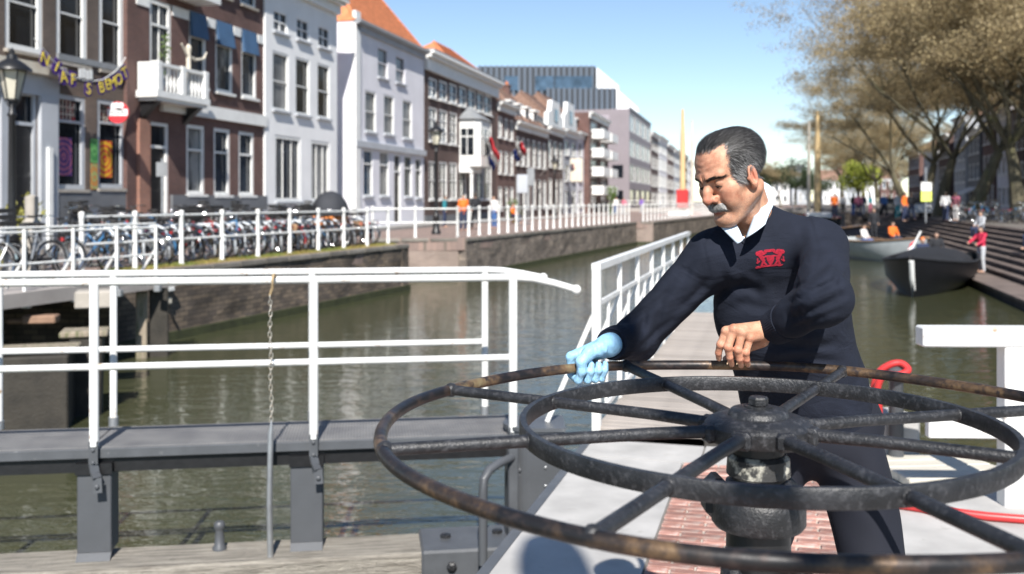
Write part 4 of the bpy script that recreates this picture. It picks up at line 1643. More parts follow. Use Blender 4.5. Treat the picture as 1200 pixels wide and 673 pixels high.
def grate_mat():
    m = bpy.data.materials.new('ribbed_deck_grating')
    m.use_nodes = True
    N, L = m.node_tree.nodes, m.node_tree.links
    b = N['Principled BSDF']
    b.inputs['Roughness'].default_value = 0.75
    tc = N.new('ShaderNodeTexCoord')
    w1 = N.new('ShaderNodeTexWave')
    w1.inputs['Scale'].default_value = 16
    w1.bands_direction = 'X'
    w2 = N.new('ShaderNodeTexWave')
    w2.inputs['Scale'].default_value = 16
    w2.bands_direction = 'Y'
    L.new(tc.outputs['Object'], w1.inputs['Vector'])
    L.new(tc.outputs['Object'], w2.inputs['Vector'])
    mx = N.new('ShaderNodeMath')
    mx.operation = 'MAXIMUM'
    L.new(w1.outputs['Fac'], mx.inputs[0])
    L.new(w2.outputs['Fac'], mx.inputs[1])
    n = N.new('ShaderNodeTexNoise')
    n.inputs['Scale'].default_value = 4
    n.inputs['Detail'].default_value = 6
    L.new(tc.outputs['Object'], n.inputs['Vector'])
    cr = N.new('ShaderNodeValToRGB')
    cr.color_ramp.elements[0].position = 0.3
    cr.color_ramp.elements[0].color = (0.105, 0.105, 0.11, 1)
    cr.color_ramp.elements[1].position = 0.75
    cr.color_ramp.elements[1].color = (0.19, 0.187, 0.183, 1)
    L.new(n.outputs['Fac'], cr.inputs['Fac'])
    gm = N.new('ShaderNodeMapRange')
    gm.inputs['From Min'].default_value = 0.55
    gm.inputs['From Max'].default_value = 0.95
    gm.inputs['To Min'].default_value = 0.72
    gm.inputs['To Max'].default_value = 1.12
    L.new(mx.outputs[0], gm.inputs['Value'])
    gx = N.new('ShaderNodeMix')
    gx.data_type = 'RGBA'
    gx.blend_type = 'MULTIPLY'
    gx.inputs['Factor'].default_value = 1.0
    L.new(cr.outputs['Color'], gx.inputs['A'])
    L.new(gm.outputs['Result'], gx.inputs['B'])
    L.new(gx.outputs['Result'], b.inputs['Base Color'])
    bp = N.new('ShaderNodeBump')
    bp.inputs['Strength'].default_value = 0.7
    bp.inputs['Distance'].default_value = 0.004
    L.new(mx.outputs[0], bp.inputs['Height'])
    L.new(bp.outputs['Normal'], b.inputs['Normal'])
    return m


M_GRATE = grate_mat()
DW = 0.57
for i, (x0, x1) in enumerate(((-0.6, 1.36), (1.366, 2.72), (2.726, 4.12))):
    MB().bevbox(((x0 + x1) / 2, DW * 0.32, -0.012), (x1 - x0, DW * 0.64 - 0.004, 0.024), 0.004).build('deck_panel', M_GRATE, lg)
    MB().bevbox(((x0 + x1) / 2, DW * 0.82, -0.012), (x1 - x0, DW * 0.36 - 0.004, 0.024), 0.004).build('deck_panel', M_GRATE, lg)
MB().bevbox((1.76, -0.012, -0.036), (4.72, 0.02, 0.062), 0.004).build('edge_strip', M_GREY, lg)
MB().bevbox((1.76, DW + 0.012, -0.036), (4.72, 0.02, 0.062), 0.004).build('edge_strip', M_GREY, lg)
mb = MB()
mb.box((1.76, 0.06, -0.10), (4.70, 0.09, 0.12))
mb.box((1.76, DW - 0.06, -0.10), (4.70, 0.09, 0.12))
for i in range(9):
    mb.box((-0.4 + i * 0.55, DW / 2, -0.07), (0.05, DW - 0.2, 0.08))
mb.build('under_frame', M_BLACK, lg)
RT = 0.0245


def rail_path(xa, xb, y, z, drop):
    return [(xa, y, z), (xb, y, z), (xb + 0.12, y, z - drop * 0.12), (xb + 0.26, y, z - drop * 0.5), (xb + 0.40, y, z - drop)]


frontx = (-0.02, 1.403, 2.747, 4.042)
mb = MB().tube(rail_path(-0.7, 4.06, -0.04, 1.04, 0.085), RT, 12)
mb.sphere((4.47, -0.04, 0.952), 0.034, 10, 8)
mb.build('top_rail', M_WHITE, lg, True)
MB().tube([(-0.7, -0.04, 0.51), (4.04, -0.04, 0.51)], RT * 0.9, 12).build('middle_rail', M_WHITE, lg, True)
mb = MB().tube(rail_path(-0.7, 3.95, DW + 0.03, 1.045, 0.06), RT, 12)
mb.sphere((4.36, DW + 0.03, 0.985), 0.033, 10, 8)
mb.build('top_rail', M_WHITE, lg, True)
MB().tube([(-0.7, DW + 0.03, 0.525), (3.93, DW + 0.03, 0.525)], RT * 0.9, 12).build('middle_rail', M_WHITE, lg, True)
M_POSTR = mat('chipped_white_paint', (0.78, 0.78, 0.76), 0.4, var=0.06, vscale=9, bump=0.1, bscale=120, col2=(0.30, 0.16, 0.07), c2amt=0.63, c2scale=9, c2edge=0.03)
for i, x in enumerate(frontx):
    MB().tube([(x, -0.045, 0.02), (x, -0.045, 1.04)], 0.029, 12).build('post', M_POSTR if i == 1 else M_WHITE, lg, True)
    mb = MB()
    pts = [(x, -0.06, 0.05), (x, -0.06, -0.09), (x + 0.012, -0.075, -0.14), (x + 0.03, -0.09, -0.17), (x + 0.035, -0.095, -0.26)]
    for j in range(4):
        mb.bar(pts[j], pts[j + 1], 0.055, 0.014)
    for z in (0.0, -0.08):
        bolt(mb, (x, -0.068, z), 0.012)
    bolt(mb, (x + 0.033, -0.104, -0.22), 0.014)
    mb.build('post_bracket', M_GREY, lg)
for x in (0.62, 1.36, 2.70, 3.93):
    MB().tube([(x, DW + 0.03, 0.0), (x, DW + 0.03, 1.045)], 0.025, 12).build('post', M_WHITE, lg, True)
    MB().tube([(x, DW + 0.03, 0.0), (x, DW + 0.03, 0.06)], 0.033, 10).build('post_foot', M_STEEL, lg, True)
# legs that carry the walkway on the gate timber
M_GREYS = mat('satin_grey_paint', (0.072, 0.077, 0.085), 0.45, var=0.1, vscale=4, bump=0.08, bscale=60)
for x in (1.395, 2.70):
    mb = MB()
    mb.bevbox((x, 0.0, -0.38), (0.205, 0.03, 0.56), 0.006)
    mb.bevbox((x + 0.092, 0.09, -0.38), (0.02, 0.17, 0.56), 0.004)
    mb.bevbox((x - 0.092, 0.09, -0.38), (0.02, 0.17, 0.56), 0.004)
    mb.prism([(x - 0.102, 0.012, -0.655), (x + 0.102, 0.012, -0.655), (x + 0.102, -0.15, -0.82), (x - 0.102, -0.15, -0.82)], (0, 0, 0), (0, -0.02, 0.0))
    mb.bevbox((x, -0.175, -0.97), (0.204, 0.02, 0.32), 0.004)
    lgp = mb.build('leg', M_GREYS, lg)
    MB().box((x, 0.03, -0.13), (0.22, 0.12, 0.07)).build('leg_head', M_BLACK, lgp)

# timber beam of the gate, with a pin, and a steel shoe at its right end
tbm = thing('gate_timber', 'weathered grey timber beam under the lock walkway', 'timber beam', GO, GA)
MB().bevbox((1.2, 0.0, -0.95), (4.52, 0.40, 0.50), 0.02).build('beam', M_WOOD, tbm)
pn_ = thing('mooring_pin', 'small grey iron mooring pin on the timber beam', 'bollard', GO + Matrix.Rotation(GA, 3, 'Z') @ Vector((2.145, 0.06, -0.70)))
MB().lathe([(0.045, 0), (0.045, 0.015), (0.033, 0.03), (0.026, 0.12), (0.027, 0.13), (0.036, 0.145), (0.036, 0.165), (0.025, 0.18), (0.0, 0.183)], 14).build('pin', M_GREYS, pn_, True)
sh = thing('steel_shoe', 'dark steel shoe bolted over the end of the timber beam', 'lock fitting', GO, GA)
mb = MB()
mb.bevbox((3.83, -0.0, -0.925), (0.80, 0.46, 0.49), 0.015)
mb.build('casing', M_GREY, sh)
mb = MB()
for (x, z) in ((3.62, -0.78), (3.62, -0.98), (3.93, -0.82), (4.05, -0.98)):
    bolt(mb, (x, -0.232, z), 0.032)
for (x, y) in ((3.6, 0.02), (3.95, 0.06)):
    mb.lathe([(0.035, 0), (0.035, 0.02), (0.015, 0.024)], 8, (x, y, -0.68))
mb.build('bolts', M_IRON, sh)

# gate heel: round-topped grey steel casing
hp = thing('gate_heel_post', 'dark grey round-topped steel casing at the hinge of the lock gate', 'lock fitting', (0.14, 6.62, 0), 0)
prof = []
mb = MB()
pts = []
for k in range(25):
    a = math.pi * (0.5 + k / 24)
    pts.append((-0.02 + 0.17 * math.cos(a), 0.19 * math.sin(a)))
pts += [(0.20, -0.19), (0.20, 0.19)]
mb.prism([(x, y, -1.3) for x, y in pts], (0, 0, 0), (0, 0, 1.33))
mb.build('casing', M_GREYS, hp)
mb = MB()
mb.prism([(x * 1.06, y * 1.06, 0.032) for x, y in pts], (0, 0, 0), (0, 0, 0.025))
mb.build('lid', M_GREY, hp)
mb = MB()
for z in (-0.08, -0.2, -0.32):
    bolt(mb, (0.08, -0.19, z), 0.01)
mb.build('rivets', M_STEEL, hp)
MB().bevbox((-0.13, -0.2, -0.35), (0.07, 0.07, 0.62), 0.01).build('guide_bar', M_GREY, hp)
bp_ = MB().tube([at(566, 662, 6.15), at(566, 580, 6.15), at(567, 562, 6.15), at(573, 551, 6.2), at(583, 544, 6.25), at(600, 536, 6.4)], 0.028, 12)
tag(bp_.build('bent_pipe', M_GREYS, None, True), 'bent grey pipe rising beside the steel lock casing', 'pipe')

# chain and hanging rod
ch = thing('chain_and_rod', 'rusty chain hooked on the white railing with a long grey rod hanging below', 'chain', GO + Matrix.Rotation(GA, 3, 'Z') @ Vector((2.497, -0.105, 0)), 0)
mb = MB()
hk = [(0, 0.065, 1.045), (0.002, 0.04, 1.076), (0.002, 0.0, 1.078), (0.002, -0.02, 1.05), (0, -0.015, 1.0), (-0.012, -0.012, 0.965), (-0.018, -0.01, 0.945)]
mb.tube(hk, 0.009, 8)
mb.build('hook', mat('rusty_hook', (0.34, 0.25, 0.14), 0.6, metal=0.3, var=0.3, vscale=30, bump=0.3, bscale=90), ch, True)
n, lz = 24, 0.0335
lk_me = MB()
ring = []
for k in range(16):
    a = 2 * math.pi * k / 16
    ring.append((0.0095 * math.cos(a), 0, 0.014 * math.sin(a) + math.copysign(0.006, math.sin(a)) if abs(math.sin(a)) > 0.1 else 0.014 * math.sin(a)))
lk_me.tube(ring, 0.0036, 6, closed=True)
lk_mesh = lk_me.mesh('chain_link')
lk_mesh.materials.append(mat('galvanised_chain', (0.45, 0.43, 0.38), 0.45, metal=0.6, var=0.3, vscale=40, col2=(0.25, 0.15, 0.07), c2amt=0.6, c2scale=25))
lk_mesh.polygons.foreach_set('use_smooth', [True] * len(lk_mesh.polygons))
for i in range(n):
    o = link('chain_link', lk_mesh, ch)
    o.location = (-0.017 + 0.003 * math.sin(i * 0.7) + 0.0004 * i, -0.01, 0.935 - i * lz)
    o.rotation_euler = (rng.uniform(-0.1, 0.1), rng.uniform(-0.08, 0.08), (R(25) if i % 2 else R(115)) + rng.uniform(-0.2, 0.2))
zr_ = 0.935 - n * lz
MB().tube([(-0.008, -0.012, zr_ + 0.03), (-0.008, -0.012, zr_ - 0.02), (-0.012, -0.012, zr_ - 0.06), (-0.018, -0.02, zr_ - 0.5), (-0.012, -0.02, zr_ - 0.8), (0.0, -0.02, -1.35)], [0.004, 0.012, 0.018, 0.019, 0.019, 0.019], 10).build('rod', M_STEEL, ch, True)

# ================================================================== hand wheel and its pedestal
WC = Vector((0.4207, 1.676, 1.163))
WR, WRR = 0.64, 0.402


def rim_mat():
    m = bpy.data.materials.new('worn_rim_iron')
    m.use_nodes = True
    N, L = m.node_tree.nodes, m.node_tree.links
    b = N['Principled BSDF']
    tc = N.new('ShaderNodeTexCoord')
    n1 = N.new('ShaderNodeTexNoise')
    n1.inputs['Scale'].default_value = 4.5
    n1.inputs['Detail'].default_value = 9
    n1.inputs['Roughness'].default_value = 0.7
    L.new(tc.outputs['Object'], n1.inputs['Vector'])
    cr = N.new('ShaderNodeValToRGB')
    el = cr.color_ramp.elements
    el[0].position, el[0].color = 0.46, (0.016, 0.015, 0.016, 1)
    el[1].position, el[1].color = 0.72, (0.30, 0.26, 0.19, 1)
    e = el.new(0.52)
    e.color = (0.055, 0.038, 0.028, 1)
    e = el.new(0.58)
    e.color = (0.16, 0.10, 0.055, 1)
    e = el.new(0.65)
    e.color = (0.24, 0.185, 0.10, 1)
    L.new(n1.outputs['Fac'], cr.inputs['Fac'])
    n2 = N.new('ShaderNodeTexNoise')
    n2.inputs['Scale'].default_value = 60
    n2.inputs['Detail'].default_value = 6
    L.new(tc.outputs['Object'], n2.inputs['Vector'])
    r2 = N.new('ShaderNodeMapRange')
    r2.inputs['From Min'].default_value = 0.52
    r2.inputs['From Max'].default_value = 0.66
    L.new(n2.outputs['Fac'], r2.inputs['Value'])
    mx = N.new('ShaderNodeMix')
    mx.data_type = 'RGBA'
    L.new(r2.outputs['Result'], mx.inputs['Factor'])
    L.new(cr.outputs['Color'], mx.inputs['A'])
    mx.inputs['B'].default_value = (0.04, 0.03, 0.028, 1)
    L.new(mx.outputs['Result'], b.inputs['Base Color'])
    b.inputs['Metallic'].default_value = 0.35
    rr = N.new('ShaderNodeMapRange')
    rr.inputs['To Min'].default_value = 0.28
    rr.inputs['To Max'].default_value = 0.6
    L.new(n2.outputs['Fac'], rr.inputs['Value'])
    L.new(rr.outputs['Result'], b.inputs['Roughness'])
    bp = N.new('ShaderNodeBump')
    bp.inputs['Strength'].default_value = 0.35
    bp.inputs['Distance'].default_value = 0.002
    L.new(n2.outputs['Fac'], bp.inputs['Height'])
    L.new(bp.outputs['Normal'], b.inputs['Normal'])
    return m


M_RIM = rim_mat()
hw = thing('hand_wheel', 'large black iron hand wheel with worn rim gripped by the man', 'hand wheel', WC, 0)
n = 128
MB().tube([(WR * math.cos(2 * math.pi * i / n), WR * math.sin(2 * math.pi * i / n), 0.0015 * math.sin(7 * 2 * math.pi * i / n)) for i in range(n)], 0.0112, 16, closed=True).build('rim', M_RIM, hw, True)
rg = MB()
n = 96
vs, fs = [], []
for i in range(n):
    a = 2 * math.pi * i / n
    for (r, z) in ((WRR - 0.005, -0.0145), (WRR + 0.005, -0.0145), (WRR + 0.0065, -0.012), (WRR + 0.0065, 0.012), (WRR + 0.005, 0.0145), (WRR - 0.005, 0.0145), (WRR - 0.0065, 0.012), (WRR - 0.0065, -0.012)):
        vs.append((r * math.cos(a), r * math.sin(a), z))
for i in range(n):
    for k in range(8):
        fs.append((i * 8 + k, i * 8 + (k + 1) % 8, ((i + 1) % n) * 8 + (k + 1) % 8, ((i + 1) % n) * 8 + k))
rg._add(vs, fs)
rg.build('inner_ring', M_IRON, hw, True)
for i in range(8):
    a = R(14 + 45 * i)
    d = Vector((math.cos(a), math.sin(a), 0))
    mb = MB().tube([d * 0.076 + Vector((0, 0, -0.003)), d * 0.2, d * 0.4, d * (WR + 0.002)], [0.0115, 0.0105, 0.0105, 0.0105], 12)
    mb.sphere(d * (WR - 0.004), 0.0145, 8, 6)
    mb.sphere(d * (WRR), (0.015, 0.015, 0.0145), 8, 6)
    s_ = mb.build('spoke', M_IRON, hw, True)
    so = MB().bevbox(d * 0.085 + Vector((0, 0, -0.005)), (0.036, 0.034, 0.030), 0.006, Matrix.Rotation(a, 3, 'Z'))
    so.build('socket', M_IRON, s_)
MB().lathe([(0.070, -0.022), (0.088, -0.020), (0.091, -0.014), (0.091, 0.005), (0.085, 0.012), (0.072, 0.018), (0.051, 0.0205), (0.049, 0.027), (0.045, 0.031), (0.03, 0.034), (0.0, 0.0345)], 48).build('hub', M_IRON, hw, True)
hb = MB()
hb.lathe([(0.024, 0.033), (0.024, 0.037)], 24)
hb.lathe([(0.0155, 0.037), (0.017, 0.039), (0.017, 0.049), (0.0145, 0.052), (0.0, 0.053)], 6)
hb.build('nut', M_IRON, hw)

pe = thing('gear_pedestal', 'black iron pedestal and gear drum under the hand wheel hub', 'pedestal', (WC.x, WC.y, 0), 0)
MB().lathe([(0.048, 0.98), (0.044, 1.02), (0.043, 1.135), (0.06, 1.14)], 32).build('shaft', M_BLACK, pe, True)
mb = MB()
mb.lathe([(0.05, 1.08), (0.054, 1.084), (0.052, 1.112), (0.046, 1.118)], 32)
mb.build('collar', mat('patchy_iron', (0.03, 0.03, 0.03), 0.5, var=0.3, vscale=30, bump=0.3, bscale=90, col2=(0.45, 0.44, 0.38), c2amt=0.55, c2scale=18, c2edge=0.04), pe, True)  # dark iron with random pale patches
MB().lathe([(0.05, 0.993), (0.074, 0.996), (0.079, 1.003), (0.079, 1.040), (0.075, 1.047), (0.058, 1.051), (0.055, 1.058), (0.055, 1.070), (0.046, 1.074)], 48).build('drum', M_IRON, pe, True)
MB().bevbox((-0.066, 0.03, 1.035), (0.045, 0.08, 0.075), 0.018).build('pawl', M_BLACK, pe)
MB().bevbox((0.058, 0.05, 1.035), (0.045, 0.07, 0.07), 0.018).build('pawl', M_BLACK, pe)
mb = MB()
mb.lathe([(0.26, 0.0), (0.26, 0.035), (0.2, 0.045), (0.11, 0.10), (0.072, 0.2), (0.058, 0.6), (0.054, 0.99)], 36)
mb.build('column', M_BLACK, pe, True)
mb = MB()
for a in range(6):
    an = a * math.pi / 3
    bolt(mb, (0.225 * math.cos(an), 0.225 * math.sin(an), 0.036), 0.02, (0, 0, 1))
mb.build('anchor_bolts', M_IRON, pe)
mb = MB()
for s_ in (-1, 1):
    mb.bevbox((s_ * 0.058, -0.055, 0.865), (0.03, 0.05, 0.16), 0.008)
mb.lathe([(0.03, -0.03), (0.03, 0.03)], 16, (0, -0.075, 0.82), axis=(1, 0, 0))
mb.build('gear_fork', M_IRON, pe)

# ================================================================== swing footbridge behind the man
sbr = thing('swing_bridge', 'narrow plank footbridge with white braced railings behind the man', 'footbridge', lk(2.72, 0), math.atan2(PD.y, PD.x))
SBL, SBW = 6.9, 1.5
M_PLANK = mat('pale_deck_planks', (0.315, 0.28, 0.25), 0.85, var=0.2, vscale=6, bump=0.3, bscale=60, stretch=(3, 1, 1), rand=0.14)
pme = MB().bevbox((0, 0, 0), (0.092, SBW, 0.04), 0.004).mesh('plank')
pme.materials.append(M_PLANK)
npk = int(SBL / 0.1)
for i in range(npk):
    o = link('plank', pme, sbr)
    o.location = (0.05 + i * 0.1, -SBW / 2, 0.035 + rng.uniform(-0.0015, 0.0015))
mb = MB()
for y in (-0.05, -SBW / 2, -SBW + 0.05):
    mb.box((SBL / 2, y, -0.10), (SBL, 0.09, 0.22))
mb.build('girders', mat('dark_girder', (0.05, 0.045, 0.04), 0.7, var=0.2), sbr)
for side, yb in ((1, 0.0), (-1, -SBW)):
    MB().bar((0, yb, 1.11), (SBL, yb, 1.11), 0.06, 0.045).build('top_rail', M_WHITE, sbr)
    MB().bar((0, yb, 0.86), (SBL, yb, 0.86), 0.02, 0.03).build('middle_rail', M_WHITE, sbr)
    MB().bar((0, yb, 0.12), (SBL, yb, 0.12), 0.02, 0.03).build('bottom_rail', M_WHITE, sbr)
    for i in range(8):
        x = 0.03 + i * (SBL - 0.06) / 7
        w_ = 0.055 if i == 0 else 0.032
        mb = MB().box((x, yb, 0.54), (w_, w_, 1.1))
        po = mb.build('post', M_WHITE, sbr)
        MB().bar((x + 0.01, yb, 0.84), (x + 0.01, yb + side * 0.34, 0.06), 0.022, 0.03).build('brace', M_WHITE, po)
        if i < 7:
            MB().bar((x + 0.48, yb, 0.85), (x + 0.48, yb + side * 0.02, 0.12), 0.018, 0.018).build('baluster', M_WHITE, sbr)
# pivot drum below
MB().lathe([(0.7, -2.5), (0.7, -0.25), (0.6, -0.22)], 24, (1.2, -SBW / 2, 0)).build('pivot', mat('pivot_masonry', (0.14, 0.12, 0.10), 0.9, var=0.2), sbr)

# ================================================================== right side: white gate railing, boards, hose
wr = thing('white_timber_railing', 'heavy white timber railing at the right edge beside the wheel', 'railing', (2.55, 5.0, 0), R(-2))
mb = MB().bevbox((0, 0, 0.43), (0.118, 0.10, 0.90), 0.006)
mb.build('post', M_WHITE, wr)
MB().bevbox((0.22, -0.003, 0.858), (1.38, 0.112, 0.10), 0.008).build('top_beam', M_WHITE, wr)
MB().bevbox((-0.245, 0.0, 0.39), (0.37, 0.06, 0.10), 0.006).build('lower_board', M_WHITE, wr)
MB().bevbox((0.48, 0.0, 0.39), (0.84, 0.06, 0.10), 0.006).build('lower_board', M_WHITE, wr)
MB().bevbox((0.85, 0, 0.43), (0.118, 0.10, 0.90), 0.006).build('post', M_WHITE, wr)
bd = thing('board_step', 'cream timber boards laid as a step by the white railing', 'step', at(1100, 552, 5.55), R(6))
bd.location.z = 0.0
for i in range(4):
    MB().bevbox((0.06 * i * 0 , -0.2 + 0.125 * i, 0.03), (0.62, 0.118, 0.05), 0.006).build('board', mat('cream_boards', (0.52, 0.49, 0.42), 0.7, var=0.1, bump=0.2, stretch=(1, 8, 8)), bd)
bk = MB().bevbox((0, 0, 0.13), (0.22, 0.30, 0.30), 0.03)
p_ = at(1045, 520, 5.95)
tag(bk.build('concrete_block', M_CONC, None, False, (p_.x, p_.y, -0.01), R(10)), 'pale concrete block at the platform edge behind the man', 'concrete block')
M_RED = mat('red_hose', (0.52, 0.035, 0.035), 0.4, var=0.1)
hs = thing('red_hose', 'red hose looped over a grey stub behind the man\'s hip', 'hose', (p_.x, p_.y, 0))
pts = [at(1029, 520, 5.75), at(1030, 480, 5.72), at(1028, 455, 5.7), at(1036, 440, 5.68), at(1052, 440, 5.66), at(1064, 434, 5.68), at(1056, 426, 5.72), at(1042, 428, 5.74), at(1028, 440, 5.76), at(1022, 470, 5.78), at(1020, 510, 5.8)]
sm = []
for i in range(len(pts) - 1):
    p0_, p1_, p2_, p3_ = pts[max(i - 1, 0)], pts[i], pts[i + 1], pts[min(i + 2, len(pts) - 1)]
    for t in np.linspace(0, 1, 6, endpoint=False):
        sm.append(0.5 * ((2 * p1_) + (-p0_ + p2_) * t + (2 * p0_ - 5 * p1_ + 4 * p2_ - p3_) * t * t + (-p0_ + 3 * p1_ - 3 * p2_ + p3_) * t ** 3))
MB().tube([q - Vector((p_.x, p_.y, 0)) for q in sm], 0.021, 10).build('hose', M_RED, hs, True)
mb = MB().lathe([(0.045, 0.0), (0.04, 0.5), (0.055, 0.52), (0.055, 0.56), (0.03, 0.58)], 14, at(1050, 440, 5.75) - Vector((p_.x, p_.y, at(1050, 440, 5.75).z)))
mb.build('stub', M_GREYS, hs, True)
h2 = MB()
ln = [(1.86, 4.98, 0.022), (2.05, 4.86, 0.022), (2.3, 4.74, 0.023), (2.6, 4.66, 0.022), (3.0, 4.6, 0.022), (3.6, 4.62, 0.022), (4.2, 4.75, 0.022)]
h2.tube(ln, 0.021, 10)
tag(h2.build('red_hose', M_RED, None, True), 'red hose lying on the concrete below the white railing', 'hose')
h3 = MB().tube([(x, y + 0.07, 0.014) for x, y, z in ln], 0.011, 8)
tag(h3.build('black_cable', M_BLACK, None, True), 'thin black cable lying beside the red hose on the ground', 'cable')


# ================================================================== white fences on the left quay
def fence(label, pts, spacing, h=1.22, big_first=False, z=STREET_Z, rails=(1.11, 0.58), pr=0.05):
    t = thing('quay_fence', label, 'fence', (pts[0][0], pts[0][1], z))
    o = Vector((pts[0][0], pts[0][1], 0))
    pm = MB().lathe([(pr * 1.45, 0), (pr * 1.45, 0.04), (pr, 0.07), (pr, h - 0.12), (pr * 1.15, h - 0.1), (pr * 0.9, h - 0.085), (pr * 1.25, h - 0.045), (pr * 0.9, h - 0.01), (0.0, h)], 10).mesh('post')
    pm.materials.append(M_WHITE)
    pm.polygons.foreach_set('use_smooth', [True] * len(pm.polygons))
    for i in range(len(pts) - 1):
        a, b = Vector((*pts[i], 0)) - o, Vector((*pts[i + 1], 0)) - o
        n = max(1, round((b - a).length / spacing))
        for k in range(n + (1 if i == len(pts) - 2 else 0)):
            p_ = link('post', pm, t)
            p_.location = a.lerp(b, k / n)
        for rz_ in rails:
            MB().tube([a + Vector((0, 0, rz_)), b + Vector((0, 0, rz_))], 0.026, 8).build('rail', M_WHITE, t, True)
    return t


def fq(Y):
    return (-7.28 + 0.326 * (Y - 21.65), Y)


def fq2(Y):
    return (-2.15 + 0.354 * (Y - 37.6), Y)


fence('white iron fence in front of the parked bicycles', [fq(18.75), fq(31.7), (fq(31.7)[0] - 3.0, 32.5)], 1.5)
fence('white iron fence across the quay corner by the street lamp', [(-5.3, 37.3), fq2(37.75)], 1.9)
fence('long white iron fence with close posts along the far quay wall', [fq2(37.75), fq2(65.8)], 1.16)
fence('distant white fence beyond the brick pier', [(fq2(66)[0] + 1.0, 66.6), (fq2(110)[0] + 0.9, 110)], 1.3)
# lighter railing of the slab bridge with raking struts, fixed to the outside of the slab
A_, B_ = Vector((-12.3, 2.9, 0)), Vector((-6.62, 18.2, 0))
A_ = A_.lerp(B_, 0.45)
bf = thing('bridge_railing', 'thin white railing with slanting struts on the slab bridge at left', 'railing', A_)
D_ = (B_ - A_)
for rz_ in (1.12, 1.05, 0.55):
    MB().tube([Vector((0, 0, rz_)), D_ + Vector((0, 0, rz_))], 0.02, 8).build('rail', M_WHITE, bf, True)
nrm_ = Vector((D_.y, -D_.x, 0)).normalized()
for k in range(10):
    c = D_ * (k / 9)
    po = MB().box(c + nrm_ * 0.02 + Vector((0, 0, 0.48)), (0.045, 0.045, 1.22)).build('post', M_WHITE, bf)
    MB().bar(c + Vector((0, 0, 0.62)), c - nrm_ * 0.45 + D_.normalized() * 0.1 + Vector((0, 0, 0.16)), 0.03, 0.05).build('strut', M_WHITE, po)
    MB().bevbox(c + nrm_ * 0.06 + Vector((0, 0, -0.08)), (0.12, 0.12, 0.12), 0.01).build('clamp', M_STEEL, po)

# ================================================================== unseen lamp shape added behind the viewpoint so that its hood throws the round shadow on the concrete
ls = thing('shadow_caster', 'unseen lamp-shaped shadow caster added behind the viewpoint', 'shadow caster', (0.50, -1.99, 0))
MB().lathe([(0.12, 0), (0.12, 0.3), (0.06, 0.4), (0.045, 5.6), (0.03, 5.75)], 14).build('post', M_GREYS, ls, True)
MB().lathe([(0.155, 5.62), (0.16, 5.68), (0.15, 5.85), (0.12, 6.0), (0.06, 6.08), (0.0, 6.1)], 24).build('hood', M_GREYS, ls, True)
MB().lathe([(0.05, 5.5), (0.1, 5.54), (0.12, 5.6), (0.12, 5.63)], 20).build('caster_globe', M_CREAM, ls, True)
# ================================================================== bicycles
M_SADDLE = mat('saddle_black', (0.015, 0.014, 0.014), 0.6)


def torus_pts(r, c, n=28):
    return [(c[0] + r * math.cos(2 * math.pi * k / n), c[1], c[2] + r * math.sin(2 * math.pi * k / n)) for k in range(n)]


